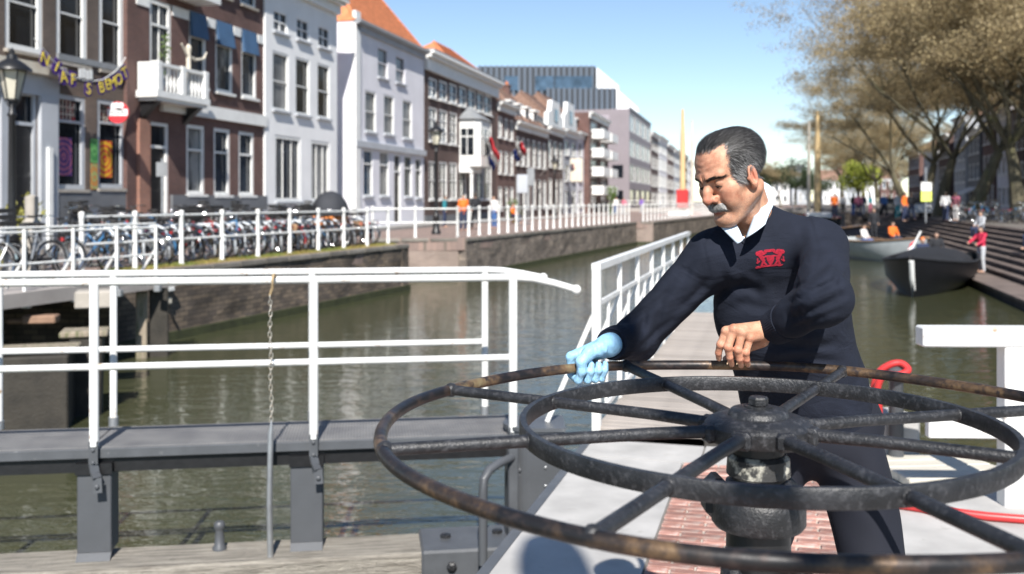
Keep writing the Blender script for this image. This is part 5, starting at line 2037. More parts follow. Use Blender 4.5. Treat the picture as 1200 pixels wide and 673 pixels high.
def make_bicycle(name, fm, label, extra=None):
    t = thing(name, label, 'bicycle')
    rw, wb = 0.34, 1.08
    rear, front, bb, seat, head, headb = (0, 0, rw), (wb, 0, rw), (0.45, 0, 0.29), (0.27, 0, 0.82), (0.84, 0, 0.88), (0.88, 0, 0.68)
    fr_ = MB()
    for a, b, r in ((bb, seat, 0.018), (bb, headb, 0.02), ((0.30, 0, 0.74), head, 0.018), (rear, bb, 0.012), (rear, (0.29, 0, 0.76), 0.011), (headb, head, 0.022)):
        fr_.tube([a, b], r, 7)
    fr_.build('frame', fm, t, True)
    MB().tube([head, headb, (0.93, 0, 0.56), front], [0.018, 0.018, 0.014, 0.011], 7).build('fork', fm, t, True)
    for c in (rear, front):
        w = MB().tube(torus_pts(rw - 0.018, c), 0.019, 6, closed=True).build('wheel', M_TYRE, t, True)
        MB().tube(torus_pts(rw - 0.045, c), 0.011, 5, closed=True).build('rim', M_CHROME, w, True)
        sp = MB()
        for k in range(14):
            a = 2 * math.pi * k / 14
            sp.tube([(c[0], 0.02 * (-1) ** k, c[2]), (c[0] + (rw - 0.05) * math.cos(a), 0, c[2] + (rw - 0.05) * math.sin(a))], 0.0022, 3, cap=False)
        sp.tube([(c[0], -0.04, c[2]), (c[0], 0.04, c[2])], 0.02, 8)
        sp.build('spokes', M_CHROME, w)
        md = MB()
        a0, a1 = (0.15, 1.1) if c is rear else (0.1, 0.95)
        pts = [(c[0] + (rw + 0.022) * math.cos(math.pi * (a0 + (a1 - a0) * k / 12)), 0, c[2] + (rw + 0.022) * math.sin(math.pi * (a0 + (a1 - a0) * k / 12))) for k in range(13)]
        for k in range(12):
            md.bar(pts[k], pts[k + 1], 0.045, 0.006)
        md.build('mudguard', fm if c is rear else M_CHROME, t)
    hb = MB().tube([(0.62, -0.30, 1.06), (0.72, -0.29, 1.07), (0.84, -0.2, 1.07), (0.83, 0, 1.03), (0.84, 0.2, 1.07), (0.72, 0.29, 1.07), (0.62, 0.30, 1.06)], 0.012, 7)
    hb.tube([head, (0.83, 0, 1.04)], 0.014, 7)
    h_ = hb.build('handlebar', M_CHROME, t, True)
    for s_ in (-1, 1):
        MB().tube([(0.60, s_ * 0.302, 1.06), (0.73, s_ * 0.288, 1.07)], 0.018, 7).build('grip', M_SADDLE, h_)
    sd = MB().sphere((0.24, 0, 0.94), (0.14, 0.09, 0.045), 10, 6)
    sd.tube([(0.3, 0, 0.94), (0.42, 0, 0.945)], [0.05, 0.025], 7)
    sd.tube([seat, (0.255, 0, 0.91)], 0.013, 6)
    sd.build('saddle', M_SADDLE, t, True)
    ck = MB()
    ck.box((0.26, 0.045, 0.33), (0.42, 0.03, 0.11))
    ck.tube([(0.45, -0.07, 0.29), (0.53, -0.07, 0.15)], 0.01, 5)
    ck.tube([(0.45, 0.07, 0.29), (0.37, 0.07, 0.43)], 0.01, 5)
    ck.box((0.53, -0.11, 0.15), (0.09, 0.08, 0.025))
    ck.box((0.37, 0.11, 0.43), (0.09, 0.08, 0.025))
    ck.build('crank', M_SADDLE, t)
    rk = MB()
    for y in (-0.06, 0, 0.06):
        rk.bar((-0.25, y, 0.74), (0.2, y, 0.76), 0.012, 0.012)
    for y in (-0.07, 0.07):
        rk.bar((-0.1, y, 0.74), (0, y, 0.36), 0.012, 0.012)
    rk.build('luggage_rack', M_SADDLE, t)
    MB().lathe([(0.02, 0), (0.045, 0.05), (0.045, 0.06)], 10, (0.93, 0, 0.93), axis=(1, 0, 0)).build('headlamp', M_CHROME, t, True)
    MB().box((-0.27, 0, 0.68), (0.03, 0.06, 0.05)).build('rear_lamp', M_RED, t)
    if extra == 'crate':
        cr = MB()
        for z in (0.98, 1.08, 1.18):
            for (a, b) in (((0.86, -0.2, z), (1.18, -0.2, z)), ((0.86, 0.2, z), (1.18, 0.2, z)), ((0.86, -0.2, z), (0.86, 0.2, z)), ((1.18, -0.2, z), (1.18, 0.2, z))):
                cr.bar(a, b, 0.012, 0.06)
        cr.box((1.02, 0, 0.95), (0.32, 0.4, 0.015))
        cr.build('front_crate', M_SADDLE, t)
    if extra == 'bag':
        MB().bevbox((-0.05, 0.13, 0.6), (0.34, 0.12, 0.3), 0.04).build('pannier', mat('brown_bag', (0.30, 0.18, 0.10), 0.7), t)
    index_kids(t)
    return t


bk_black = make_bicycle('bicycle', mat('black_frame', (0.014, 0.014, 0.016), 0.3), 'x')
bk_blue = make_bicycle('bicycle', mat('blue_frame', (0.05, 0.17, 0.34), 0.3), 'x')
bk_grey = make_bicycle('bicycle', mat('silver_frame', (0.35, 0.36, 0.37), 0.35, metal=0.5), 'x', 'crate')
bk_red = make_bicycle('bicycle', mat('red_frame', (0.35, 0.03, 0.03), 0.3), 'x', 'bag')
protos = [bk_black, bk_blue, bk_grey, bk_red]
pused = [False] * 4


def place_bike(k, loc, rz, label, group, lean=0.0):
    o = protos[k]
    if pused[k]:
        o = dup(o)
    pused[k] = True
    o.location = loc
    o.rotation_euler = (lean, 0, rz)
    o.scale = (1.06, 1.06, 1.06)
    return tag(o, label, 'bicycle', group)


kinds = [1, 0, 2, 1, 0, 0, 2, 0, 3, 0, 1, 2, 0, 0, 2, 0, 3, 0, 2, 0, 1, 0, 2, 0, 0, 3, 0, 2]
fang = math.atan2(1.0, 0.326)
colname = ['black', 'blue', 'silver', 'red']
seen = {}
ordw = ['first', 'second', 'third', 'fourth', 'fifth', 'sixth', 'seventh', 'eighth', 'ninth', 'tenth', 'eleventh', 'twelfth', 'thirteenth', 'fourteenth', 'fifteenth', 'sixteenth']
for i, k in enumerate(kinds):
    Y = 20.35 + i * 0.405
    x, y = fq(Y)
    off = -0.62 - rng.uniform(0, 0.18)
    flip = rng.random() < 0.35
    rz = fang + (R(90) if not flip else R(-90)) + rng.uniform(-0.12, 0.12)
    if not flip:   # front wheel towards the street: local x points away from the canal
        base = Vector((x, y, STREET_Z)) + Vector((-0.95, 0.31, 0)) * (-off - 0.25)
    else:
        base = Vector((x, y, STREET_Z)) + Vector((-0.95, 0.31, 0)) * (-off + 0.85)
    seen[k] = seen.get(k, -1) + 1
    what = {0: '', 1: '', 2: ' with a front crate', 3: ' with a brown pannier'}[k]
    place_bike(k, base, rz, f'{ordw[seen[k]]} {colname[k]} bicycle{what} from the left along the fence', 'bicycles parked along the quay fence', rng.uniform(-0.1, 0.1))

# bicycle rack: grey bent hoops, one per stand
rk = thing('bicycle_rack', 'pale grey steel bicycle rack of bent hoops behind the white fence', 'bicycle rack', (*fq(20.0), STREET_Z))
hoop = MB()
pts = [(0, 0, 0), (0.02, 0, 0.55), (0.12, 0, 0.78), (0.32, 0, 0.86), (0.62, 0, 0.84), (0.95, 0, 0.62), (1.05, 0, 0.3), (1.05, 0, 0.0)]
hoop.tube(pts, 0.027, 7)
hm = hoop.mesh('hoop')
hm.materials.append(mat('pale_grey_steel', (0.62, 0.66, 0.70), 0.45, var=0.1))
hm.polygons.foreach_set('use_smooth', [True] * len(hm.polygons))
for i in range(29):
    Y = 20.15 + i * 0.405
    x, y = fq(Y)
    o = link('hoop', hm, rk)
    o.location = Vector((x, y, 0)) - Vector((*fq(20.0), 0)) + Vector((-0.95, 0.31, 0)) * 0.42
    o.rotation_euler = (0, 0, fang + R(90))
o0, o1 = Vector((*fq(20.1), 0)), Vector((*fq(31.6), 0))
for d_ in (0.42, 1.42):
    MB().bar(Vector((0, 0, 0.03)) + Vector((-0.95, 0.31, 0)) * d_, (o1 - o0) + Vector((0, 0, 0.03)) + Vector((-0.95, 0.31, 0)) * d_, 0.05, 0.04).build('ground_rail', M_STEEL, rk)
# a few bicycles leaning at the left against the bridge railing and the shop
for (px, Y, k, rz, lb) in ((25, 17.2, 0, 60, 'black bicycle leaning behind the thin bridge railing at far left'), (92, 18.6, 1, 75, 'blue bicycle standing lengthwise behind the bridge railing'), (75, 17.6, 2, 250, 'silver bicycle with a front crate near the stone post')):
    p_ = at(px, 300, Y)
    place_bike(k, (p_.x - 0.2, p_.y, STREET_Z), R(rz), lb, 'bicycles near the bridge railing', 0.08)
b_w = ((84, 25.0, 0, 80, 'black bicycle against the grey plinth below the mandala window'), (128, 27.3, 0, 255, 'black bicycle against the plinth below the yellow poster window'), (262, 32.8, 2, 75, 'silver crate bicycle by the plinth of the balcony house'))
for (px, Y, k, rz, lb) in b_w:
    Yf = fY(px, 0.5)
    place_bike(k, (fx(Yf) + 0.5, Yf, STREET_Z), R(rz), lb, 'bicycles against the house fronts', 0.06)

# raised pavement before the houses with more bicycles standing on it
pv = [(fx(Y) + 0.972 * o, Y - 0.2352 * o) for Y, o in ((20, -0.3), (75, -0.3), (75, 1.7), (20, 1.7))]
tag(poly_slab('pavement', pv, -0.2, STREET_Z + 0.13, mat('pavement_slabs', (0.26, 0.25, 0.235), 0.85, var=0.15, vscale=2, bump=0.3)), kind='structure')
hk = ['left end', 'second place', 'third place', 'fourth place', 'fifth place', 'sixth place', 'seventh place', 'eighth place', 'ninth place', 'tenth place', 'eleventh place', 'twelfth place', 'thirteenth place', 'fourteenth place', 'fifteenth place', 'right end']
for i in range(16):
    Y = 26.6 + i * 0.98 + rng.uniform(-0.2, 0.2)
    k = (0, 2, 0, 1, 0, 0, 3, 2)[i % 8]
    p_ = Vector((fx(Y), Y, STREET_Z + 0.13)) + Vector((0.972, -0.2352, 0)) * 1.3
    place_bike(k, p_, FROT + R(rng.choice((78, 100, 92, 265, 282))), f'{colname[k]} bicycle at the {hk[i]} of the pavement row before the houses', 'bicycles on the pavement before the houses', rng.uniform(-0.08, 0.08))

# grass verge along the fence foot
M_GRASS = mat('verge_grass', (0.24, 0.19, 0.055), 0.9, var=0.35, vscale=2, col2=(0.13, 0.17, 0.035), c2amt=0.5, c2scale=0.8)
gr = MB()
rr = random.Random(3)
for _ in range(7500):
    Y = rr.uniform(19.6, 31.8)
    x, y = fq(Y)
    d_ = rr.uniform(-0.26, 0.42)
    p_ = Vector((x - 0.95 * d_, y + 0.31 * d_, STREET_Z))
    a = rr.uniform(0, math.pi)
    h_ = rr.uniform(0.03, 0.09)
    w_ = Vector((math.cos(a), math.sin(a), 0)) * 0.012
    l_ = Vector((rr.uniform(-.04, .04), rr.uniform(-.04, .04), h_))
    gr._add([p_ - w_, p_ + w_, p_ + l_], [(0, 1, 2)])
tag(gr.build('verge_grass', M_GRASS), 'dry yellow-green grass along the foot of the quay fence', 'grass', kind='stuff')
ev = MB()
a, b = fq(19.3), fq(31.9)
ev.prism([(a[0] + 0.3, a[1], 0), (b[0] + 0.3, b[1], 0), (b[0] - 0.42, b[1] + 0.14, 0), (a[0] - 0.42, a[1] + 0.14, 0)], (0, 0, 0), (0, 0, 0.006))
for v in range(len(ev.v)):
    ev.v[v] = (ev.v[v][0], ev.v[v][1], ev.v[v][2] + STREET_Z)
tag(ev.build('path', mat('verge_earth', (0.33, 0.25, 0.14), 0.95, var=0.3, vscale=3, bump=0.4, bscale=20)), kind='structure')


# ================================================================== street lamps
def street_lamp(label, x, y, z, H=4.3, m=M_BLACK):
    t = thing('street_lamp', label, 'street lamp', (x, y, z), R(20), 'old lantern street lamps')
    MB().lathe([(0.2, 0), (0.2, 0.12), (0.15, 0.18), (0.13, 0.7), (0.15, 0.74), (0.1, 0.8), (0.075, 1.0), (0.06, H - 1.15), (0.09, H - 1.1), (0.06, H - 1.05), (0.05, H - 0.85)], 14).build('post', m, t, True)
    l0 = H - 0.82
    ln = MB()
    for k in range(6):
        a = math.pi / 3 * k
        ln.bar((0.13 * math.cos(a), 0.13 * math.sin(a), l0), (0.25 * math.cos(a), 0.25 * math.sin(a), l0 + 0.56), 0.022, 0.022)
        ln.bar((0.06 * math.cos(a), 0.06 * math.sin(a), l0 - 0.12), (0.13 * math.cos(a), 0.13 * math.sin(a), l0), 0.02, 0.02)
    ln.lathe([(0.14, l0 - 0.01), (0.14, l0 + 0.02)], 6)
    lan = ln.build('lantern', m, t)
    MB().lathe([(0.115, l0 + 0.02), (0.232, l0 + 0.55)], 6).build('lantern_glass', mat('lantern_glass', (0.55, 0.52, 0.42), 0.15, var=0.1), lan)
    MB().lathe([(0.36, l0 + 0.555), (0.35, l0 + 0.60), (0.2, l0 + 0.72), (0.1, l0 + 0.78), (0.09, l0 + 0.86), (0.05, l0 + 0.88), (0.055, l0 + 0.93), (0.0, l0 + 1.0)], 12).build('lantern_hood', m, lan, True)
    return t


p_ = at(14, 300, 18.6)
street_lamp('old black lantern lamp in front of the shop door at far left', p_.x, p_.y, STREET_Z, 4.15)
p_ = at(511, 275, 41.5)
street_lamp('old lantern lamp by the quay corner before the dark brick house', p_.x, p_.y, STREET_Z, 4.6)
p_ = at(650, 250, 74)
street_lamp('distant lantern lamp among the flags in the far street', p_.x, p_.y, STREET_Z, 4.6)
bo_ = thing('stone_bollard', 'pale stone bollard beside the far left street lamp', 'bollard', (at(37, 300, 19.8).x, 19.8, STREET_Z))
MB().lathe([(0.26, 0), (0.26, 0.5), (0.2, 0.55), (0.17, 1.0), (0.12, 1.05), (0.13, 1.5), (0.02, 1.55)], 12).build('stone', M_STONE, bo_, True)
plant('small yellow-green shrub between the lamp and the stone bollard', (at(26, 300, 20.6).x, 20.6, STREET_Z), 1.3, 0.45, mat('yellow_shrub', (0.20, 0.19, 0.04), 0.8, var=0.4, vscale=6), n=500, leaf=0.07)
plant('low green shrub in a tub before the far houses', (at(604, 250, 62).x, 62, STREET_Z), 1.0, 0.5, pot=M_TILE, n=260, leaf=0.1)
plant('bushy green plant by the balcony block in the far street', (at(715, 250, 95).x, 95, STREET_Z), 2.6, 0.7, n=400, leaf=0.16)
mb = thing('sign_post', 'thin grey pole with a small plate in front of the balcony house', 'sign post', (at(190, 250, 27.5).x, 27.5, STREET_Z))
MB().tube([(0, 0, 0), (0, 0, 2.6)], 0.035, 8).build('pole', M_STEEL, mb)
MB().box((0, -0.04, 2.3), (0.3, 0.02, 0.4)).build('plate', M_LEAD, mb)
for (px, Y, h_, w_, lb) in ((612, 55, 3.05, 0.62, 'white rectangular sign board on two poles in the far street'), (622, 58, 3.5, 0.45, 'tall grey sign board behind the white one')):
    sp_ = thing('sign_board', lb, 'sign', (at(px, 250, Y).x, Y, STREET_Z))
    MB().bevbox((0, 0, h_ - 0.7), (w_, 0.08, 1.05), 0.03).build('panel', M_SG if px < 615 else M_LEAD, sp_)
    for s_ in (-1, 1):
        MB().tube([(s_ * w_ * 0.3, 0.06, 0), (s_ * w_ * 0.3, 0.06, h_ - 0.2)], 0.04, 8).build('pole', M_STEEL, sp_)


# ---- hooded cargo bike in front of the mural
p_ = at(387, 290, 30.2)
cb = thing('covered_cargo_bike', 'dark grey domed hood of a covered cargo bike behind the fence', 'cargo bike', (p_.x, p_.y, STREET_Z), R(70))
hd = MB()
n, m_ = 20, 8
vs = [(0, 0, 1.72)]
for i in range(1, m_ + 1):
    ph = math.pi / 2 * i / m_
    for j in range(n):
        th = 2 * math.pi * j / n
        q = 1 + 0.035 * math.cos(6 * th)
        vs.append((0.62 * q * math.sin(ph) * math.cos(th), 0.55 * q * math.sin(ph) * math.sin(th), 0.98 + 0.74 * math.cos(ph)))
fs = [(0, 1 + j, 1 + (j + 1) % n) for j in range(n)]
for i in range(m_ - 1):
    for j in range(n):
        fs.append((1 + i * n + j, 1 + (i + 1) * n + j, 1 + (i + 1) * n + (j + 1) % n, 1 + i * n + (j + 1) % n))
hd._add(vs, fs)
hd.build('hood', mat('dark_canvas', (0.028, 0.03, 0.036), 0.8, var=0.15), cb, True)
MB().bevbox((0, 0, 0.72), (1.1, 0.72, 0.5), 0.05).build('box', mat('orange_panel', (0.55, 0.19, 0.05), 0.6), cb)
for x, y in ((0.35, -0.42), (0.35, 0.42), (-0.9, 0)):
    MB().tube(torus_pts(0.28, (x, y, 0.30)), 0.025, 6, closed=True).build('wheel', M_TYRE, cb)
MB().tube([(-0.4, 0, 0.5), (-0.9, 0, 0.3), (-0.75, 0, 0.95), (-0.3, 0, 0.6)], 0.025, 6).build('frame', M_BLACK, cb)


# ================================================================== flags on the house fronts
M_FR, M_FW, M_FB = mat('flag_red', (0.60, 0.03, 0.045), 0.7), mat('flag_white', (0.8, 0.8, 0.8), 0.7), mat('flag_blue', (0.02, 0.06, 0.33), 0.7)


def flag(label, base, tip, size, sway, rolled=False):
    b, t_ = Vector(base), Vector(tip)
    t = thing('flag', label, 'flag', b)
    d = t_ - b
    MB().tube([(0, 0, 0), d], 0.035, 7).build('pole', M_WHITE2, t)
    n = 12
    for k, m_ in enumerate((M_FR, M_FW, M_FB)):
        v = []
        for row in (k, k + 1):
            for i in range(n + 1):
                s_ = i / n
                on = d * (1 - 0.62 * row / 3 * (0.35 if rolled else 1.0))
                hang = Vector((sway * s_ * size * (0.25 if rolled else 0.7) + 0.05 * math.sin(9 * s_), 0.10 * math.sin(7 * s_ + row), -s_ * size * (0.3 if rolled else 0.85) - 0.06 * math.sin(6 * s_)))
                v.append(on + hang)
        f = [(i, i + 1, n + 2 + i, n + 1 + i) for i in range(n)]
        g = MB()
        g._add(v, f)
        o = g.build('stripe', m_, t, True)
        md = o.modifiers.new('s', 'SOLIDIFY')
        md.thickness = 0.012
    return t


def fp(px, y, off):
    Y = fY(px, off)
    return Vector((fx(Y) + 0.972 * off, Y - 0.2352 * off, EYE - (y - HY) / FPX * Y))


flag('Dutch red white and blue flag hanging by the white bay window', fp(563, 186, 0.2), fp(577, 160, 2.0), 1.7, 0.5)
flag('smaller Dutch flag on a slanting pole before the narrow brown house', fp(594, 186, 0.2), fp(613, 166, 2.2), 1.0, 0.5)
flag('small furled flag on a pole above the far terrace', fp(633, 206, 0.2), fp(652, 188, 2.2), 1.8, 0.2, True)
flag('red and white flag farthest along the house row', fp(655, 204, 0.2), fp(673, 192, 2.4), 2.0, 0.2, True)
pl_ = thing('hanging_sign', 'cream rectangular sign hanging in the far house row', 'sign', fp(676, 200, 1.2))
MB().bevbox((0, 0, 0), (1.3, 0.2, 2.4), 0.1).build('panel', M_CREAM, pl_)
MB().bar((0, 0, 1.2), (-1.2, 0.3, 1.2), 0.06, 0.06).build('bracket', M_BLACK, pl_)


# ================================================================== small people in the distance
M_SKIN_S = mat('skin_small', (0.46, 0.28, 0.20), 0.6)
M_HAIR_S = mat('hair_small', (0.05, 0.035, 0.025), 0.7)


def small_person(label, loc, rz, H, top, legs, pose='stand', group=None, hair=None, h=0.016):
    """one continuous figure with clothes as children; facing local -y"""
    s = H / 1.75
    J = dict(hipL=(0.09, 0, 0.92), hipR=(-0.09, 0, 0.92), kneeL=(0.10, -0.03, 0.5), kneeR=(-0.10, 0.01, 0.5), ankL=(0.11, 0.02, 0.09), ankR=(-0.11, 0.05, 0.09),
             shL=(0.185, 0, 1.42), shR=(-0.185, 0, 1.42), elL=(0.24, 0.03, 1.14), elR=(-0.24, 0.03, 1.14), haL=(0.22, -0.08, 0.90), haR=(-0.22, -0.08, 0.90), neck=(0, 0, 1.48), head=(0, -0.02, 1.62))
    if pose == 'reach':
        J.update(elR=(-0.25, -0.18, 1.22), haR=(-0.2, -0.42, 1.10), elL=(0.25, -0.15, 1.18), haL=(0.18, -0.38, 1.05))
    if pose == 'walk':
        J.update(kneeL=(0.10, -0.16, 0.52), ankL=(0.10, -0.22, 0.10), kneeR=(-0.10, 0.06, 0.5), ankR=(-0.10, 0.28, 0.13), haL=(0.22, 0.12, 0.92), haR=(-0.22, -0.2, 0.95))
    if pose == 'sit':
        dz = -0.42
        for k in ('hipL', 'hipR', 'shL', 'shR', 'elL', 'elR', 'haL', 'haR', 'neck', 'head'):
            x, y, z = J[k]
            J[k] = (x, y, z + dz)
        J.update(kneeL=(0.12, -0.42, 0.5), kneeR=(-0.12, -0.42, 0.5), ankL=(0.12, -0.40, 0.09), ankR=(-0.12, -0.40, 0.09), haL=(0.12, -0.3, 0.62), haR=(-0.12, -0.3, 0.62), elL=(0.26, -0.08, 0.75), elR=(-0.26, -0.08, 0.75))
    J = {k: tuple(np.array(v) * s) for k, v in J.items()}
    A = lambda k: J[k]

    def torso(p, g):
        sh = np.array(A('neck')) - np.array((0, 0, 0.06 * s))
        hp_ = (np.array(A('hipL')) + np.array(A('hipR'))) / 2
        d = s_ell(p, sh - (0, 0, 0.16 * s), (0.165 * s + g, 0.11 * s + g, 0.24 * s + g))
        d = smin(d, s_ell(p, hp_ + np.array((0, 0, 0.06 * s)), (0.15 * s + g, 0.105 * s + g, 0.2 * s + g)), 0.06)
        return smin(d, s_cap(p, A('shL'), A('shR'), 0.062 * s + g), 0.05)

    def arms(p, g, end=1.0):
        d = None
        for q in 'LR':
            a, e, w = np.array(A('sh' + q)), np.array(A('el' + q)), np.array(A('ha' + q))
            w = e + (w - e) * end
            c = smin(s_cap(p, a, e, 0.052 * s + g, 0.042 * s + g), s_cap(p, e, w, 0.042 * s + g, 0.03 * s + g), 0.02)
            d = c if d is None else np.minimum(d, c)
        return d

    def legs_(p, g, end=1.0):
        d = None
        for q in 'LR':
            a, e, w = np.array(A('hip' + q)), np.array(A('knee' + q)), np.array(A('ank' + q))
            w = e + (w - e) * end
            c = smin(s_cap(p, a, e, 0.085 * s + g, 0.06 * s + g), s_cap(p, e, w, 0.06 * s + g, 0.045 * s + g), 0.02)
            d = c if d is None else np.minimum(d, c)
        return d

    def body(p):
        hd_ = np.array(A('head'))
        d = s_ell(p, hd_, (0.075 * s, 0.095 * s, 0.115 * s))
        d = smin(d, s_sph(p, hd_ + np.array((0, -0.09 * s, -0.01 * s)), 0.018 * s), 0.02)
        d = smin(d, s_cap(p, A('neck'), hd_, 0.052 * s), 0.02)
        d = smin(d, torso(p, -0.02), 0.03)
        d = smin(d, arms(p, -0.012), 0.02)
        for q in 'LR':
            d = smin(d, s_ell(p, A('ha' + q), (0.035 * s, 0.045 * s, 0.06 * s)), 0.02)
            a_ = np.array(A('ank' + q))
            d = smin(d, s_cap(p, a_ - (0, 0, 0.035 * s), a_ + np.array((0, -0.15 * s, -0.045 * s)), 0.045 * s, 0.038 * s), 0.02)
        return smin(d, legs_(p, -0.012), 0.03)
    lo, hi = np.array((-0.42, -0.62, -0.03)) * s, np.array((0.42, 0.45, 1.80)) * s
    V, F = sparse_nets(body, lo, hi, h)
    o = np_mesh('person', relax(V, F, 1), F, M_SKIN_S)
    V, F = sparse_nets(lambda p: np.maximum(smin(torso(p, 0.012), arms(p, 0.01, 0.9), 0.04), -s_sph(p, np.array(A('neck')) + np.array((0, 0, 0.10)), 0.09)), lo, hi, h)
    np_mesh('jacket', relax(V, F, 1), F, top, o)
    hipz = A('hipL')[2]

    def tr(p):
        hp_ = (np.array(A('hipL')) + np.array(A('hipR'))) / 2
        return smin(legs_(p, 0.012, 1.0), s_ell(p, hp_ + np.array((0, 0, 0.02)), (0.155 * s, 0.115 * s, 0.12 * s)), 0.05)
    V, F = sparse_nets(tr, lo, hi, h)
    np_mesh('trousers', relax(V, F, 1), F, legs, o)
    hd_ = np.array(A('head'))
    V, F = surface_nets(lambda p: np.maximum(s_ell(p, hd_ + np.array((0, 0.012, 0.012)), (0.084 * s, 0.102 * s, 0.118 * s)), -s_box(p, hd_ + np.array((0, -0.09, -0.07)), (0.2, 0.09, 0.11))), hd_ - 0.17, hd_ + 0.17, h * 0.8)
    np_mesh('hair', relax(V, F, 1), F, hair or M_HAIR_S, o)
    o.location = loc
    o.rotation_euler = (0, 0, rz)
    return tag(o, label, 'person', group)


M_CO = mat('cloth_orange', (0.75, 0.16, 0.02), 0.8)
M_CR = mat('cloth_crimson', (0.50, 0.02, 0.06), 0.8)
M_CK = mat('cloth_black', (0.015, 0.016, 0.02), 0.85)
M_CN = mat('cloth_navy', (0.02, 0.03, 0.07), 0.85)
M_CG = mat('cloth_pale_grey', (0.42, 0.43, 0.45), 0.85)
M_CB = mat('cloth_blue', (0.05, 0.12, 0.30), 0.85)
M_CT = mat('cloth_teal', (0.03, 0.22, 0.26), 0.85)
M_CW = mat('cloth_white', (0.68, 0.66, 0.64), 0.85)
M_CP = mat('cloth_pink', (0.55, 0.16, 0.22), 0.85)


def on(px, Y, z):
    return ((px - CX) / FPX * Y, Y, z)


small_person('person in a bright orange top by the quay fence', on(543, 46, STREET_Z), R(20), 1.72, M_CO, M_CN)
small_person('person in a dark coat walking past the bay-window house', on(557, 48, STREET_Z), R(200), 1.80, M_CK, M_CK, 'walk')
small_person('person in teal standing left of the one in orange', on(521, 52, STREET_Z), R(90), 1.70, M_CT, M_CN)
small_person('person in a white top and blue trousers near the far fence', on(579, 50, STREET_Z), R(-40), 1.68, M_CW, M_CB)
small_person('seated person in orange on the far terrace', on(601, 60, STREET_Z), R(60), 1.7, M_CO, M_CN, 'sit')
small_person('person in purple-blue by the foot of the office block', on(752, 100, STREET_Z), R(30), 1.75, mat('cloth_violet', (0.18, 0.10, 0.38), 0.8), M_CG, h=0.03)
small_person('person in pink near the balcony block', on(731, 92, STREET_Z), R(-30), 1.7, M_CP, M_CG, h=0.03)
small_person('person in white left of the one in pink', on(722, 94, STREET_Z), R(10), 1.75, M_CW, M_CB, h=0.03)
# ================================================================== RIGHT BANK: houses, trees, boats, people
class RBuilding(Building):
    def __init__(s, name, label, Y0, L, H, wallm, off=14.0, depth=10.0, cat='house'):
        s.off, s.zb, s.H, s.L = 0.0, RTOP, H, L
        u = Vector((-0.266, -0.964, 0))
        s.t = thing(name, label, cat, (rx(Y0, off), Y0, RTOP), math.atan2(u.y, u.x))
        s.wallm, s.depth, s.holes = wallm, depth, []


def right_house(label, Y0, L, H, wallm, floors, n, roofm, rh, glass=None, lowm=None, gable=None, awning=None, off=14.0):
    b = RBuilding('canal_house', label, Y0, L, H, wallm, off)
    fh = (H - 0.6) / floors
    for f in range(floors):
        for i in range(n):
            w_ = L / n
            a = w_ * (i + 0.2)
            z1 = f * fh + fh * 0.88
            if f == 0 and i == 0:
                b.door_m(a, a + w_ * 0.6, 0.05, z1)
            else:
                b.win_m(a, a + w_ * 0.6, f * fh + 0.75, z1, fw=0.12, bars=(1, 1), glass=glass or [M_G4, M_G1, M_G3][(i + f) % 3], sill=M_WHITE2)
    b.wall(fh if lowm else None, lowm)
    b.cornice(0.6, 0.5)
    if roofm:
        b.roof(rh, roofm, hip=False)
    if gable:
        g = MB()
        g.prism([(0.1, -0.02, H + 0.1), (L - 0.1, -0.02, H + 0.1), (L * 0.64, -0.02, H + gable), (L * 0.36, -0.02, H + gable)], (0, 0, 0), (0, 0.4, 0))
        g.build('gable', wallm, b.t)
    if awning:
        mb = MB()
        mb.prism([(0.3, -0.01, fh * 0.98), (0.3, -1.5, fh * 0.72), (0.3, -1.5, fh * 0.66), (0.3, -0.01, fh * 0.9)], (0, 0, 0), (L - 0.6, 0, 0))
        mb.build('awning', awning, b.t)
    return b


specs = [(60, 7, 9.5, M_SG, 3, 3, M_TILE, 4.0, None, M_PL, None, None, 'grey house with a red-orange roof behind the rightmost tree'),
         (68, 6.6, 8.6, M_B3, 3, 3, M_TILE, 3.6, None, None, None, M_CR, 'dark brick house with a red awning behind the big trees'),
         (75.2, 6.2, 10.2, M_PL, 3, 3, M_SLATE, 3.2, M_G2, None, None, None, 'slate grey house with bluish windows behind the leaning tree'),
         (82, 6.0, 9.0, M_SG, 3, 3, M_SLATE, 3.2, None, None, 3.4, None, 'grey gabled house behind the trees on the right bank'),
         (89, 6.4, 10.6, M_B3, 4, 3, M_TILEB, 3.0, None, M_SG, None, None, 'tall dark brick house with a grey ground floor on the right bank'),
         (96, 6.0, 9.4, M_SL, 3, 3, M_SLATE, 3.0, None, None, 3.0, None, 'lilac gabled house among the right bank trees'),
         (103, 6.2, 10.0, M_B2, 3, 3, M_TILEB, 3.0, None, None, None, None, 'red-brown house on the right bank behind the traffic sign'),
         (111, 7.0, 9.0, M_PL, 3, 3, M_SLATE, 3.0, M_G2, None, None, M_CW, 'dark house with a white awning far along the right bank'),
         (120, 8.0, 11.0, M_SG, 4, 3, M_TILEB, 3.0, None, None, None, None, 'tall grey house far along the right bank'),
         (132, 9.0, 9.6, M_B3, 3, 4, M_TILEB, 3.0, None, None, None, None, 'long dark house farther along the right bank'),
         (146, 11.0, 8.5, M_SW, 3, 4, M_SLATE, 3.0, None, None, None, None, 'small white house near the end of the right bank'),
         (164, 14.0, 9.0, M_B2, 3, 5, M_TILEB, 3.0, None, None, None, None, 'last red house at the end of the right bank')]
for (Y0, L_, H_, wm, fl_, n_, rm, rh_, gl, lm, gb, aw, lb) in specs:
    right_house(lb, Y0, L_ - 0.15, H_, wm, fl_, n_, rm, rh_, gl, lm, gb, aw)


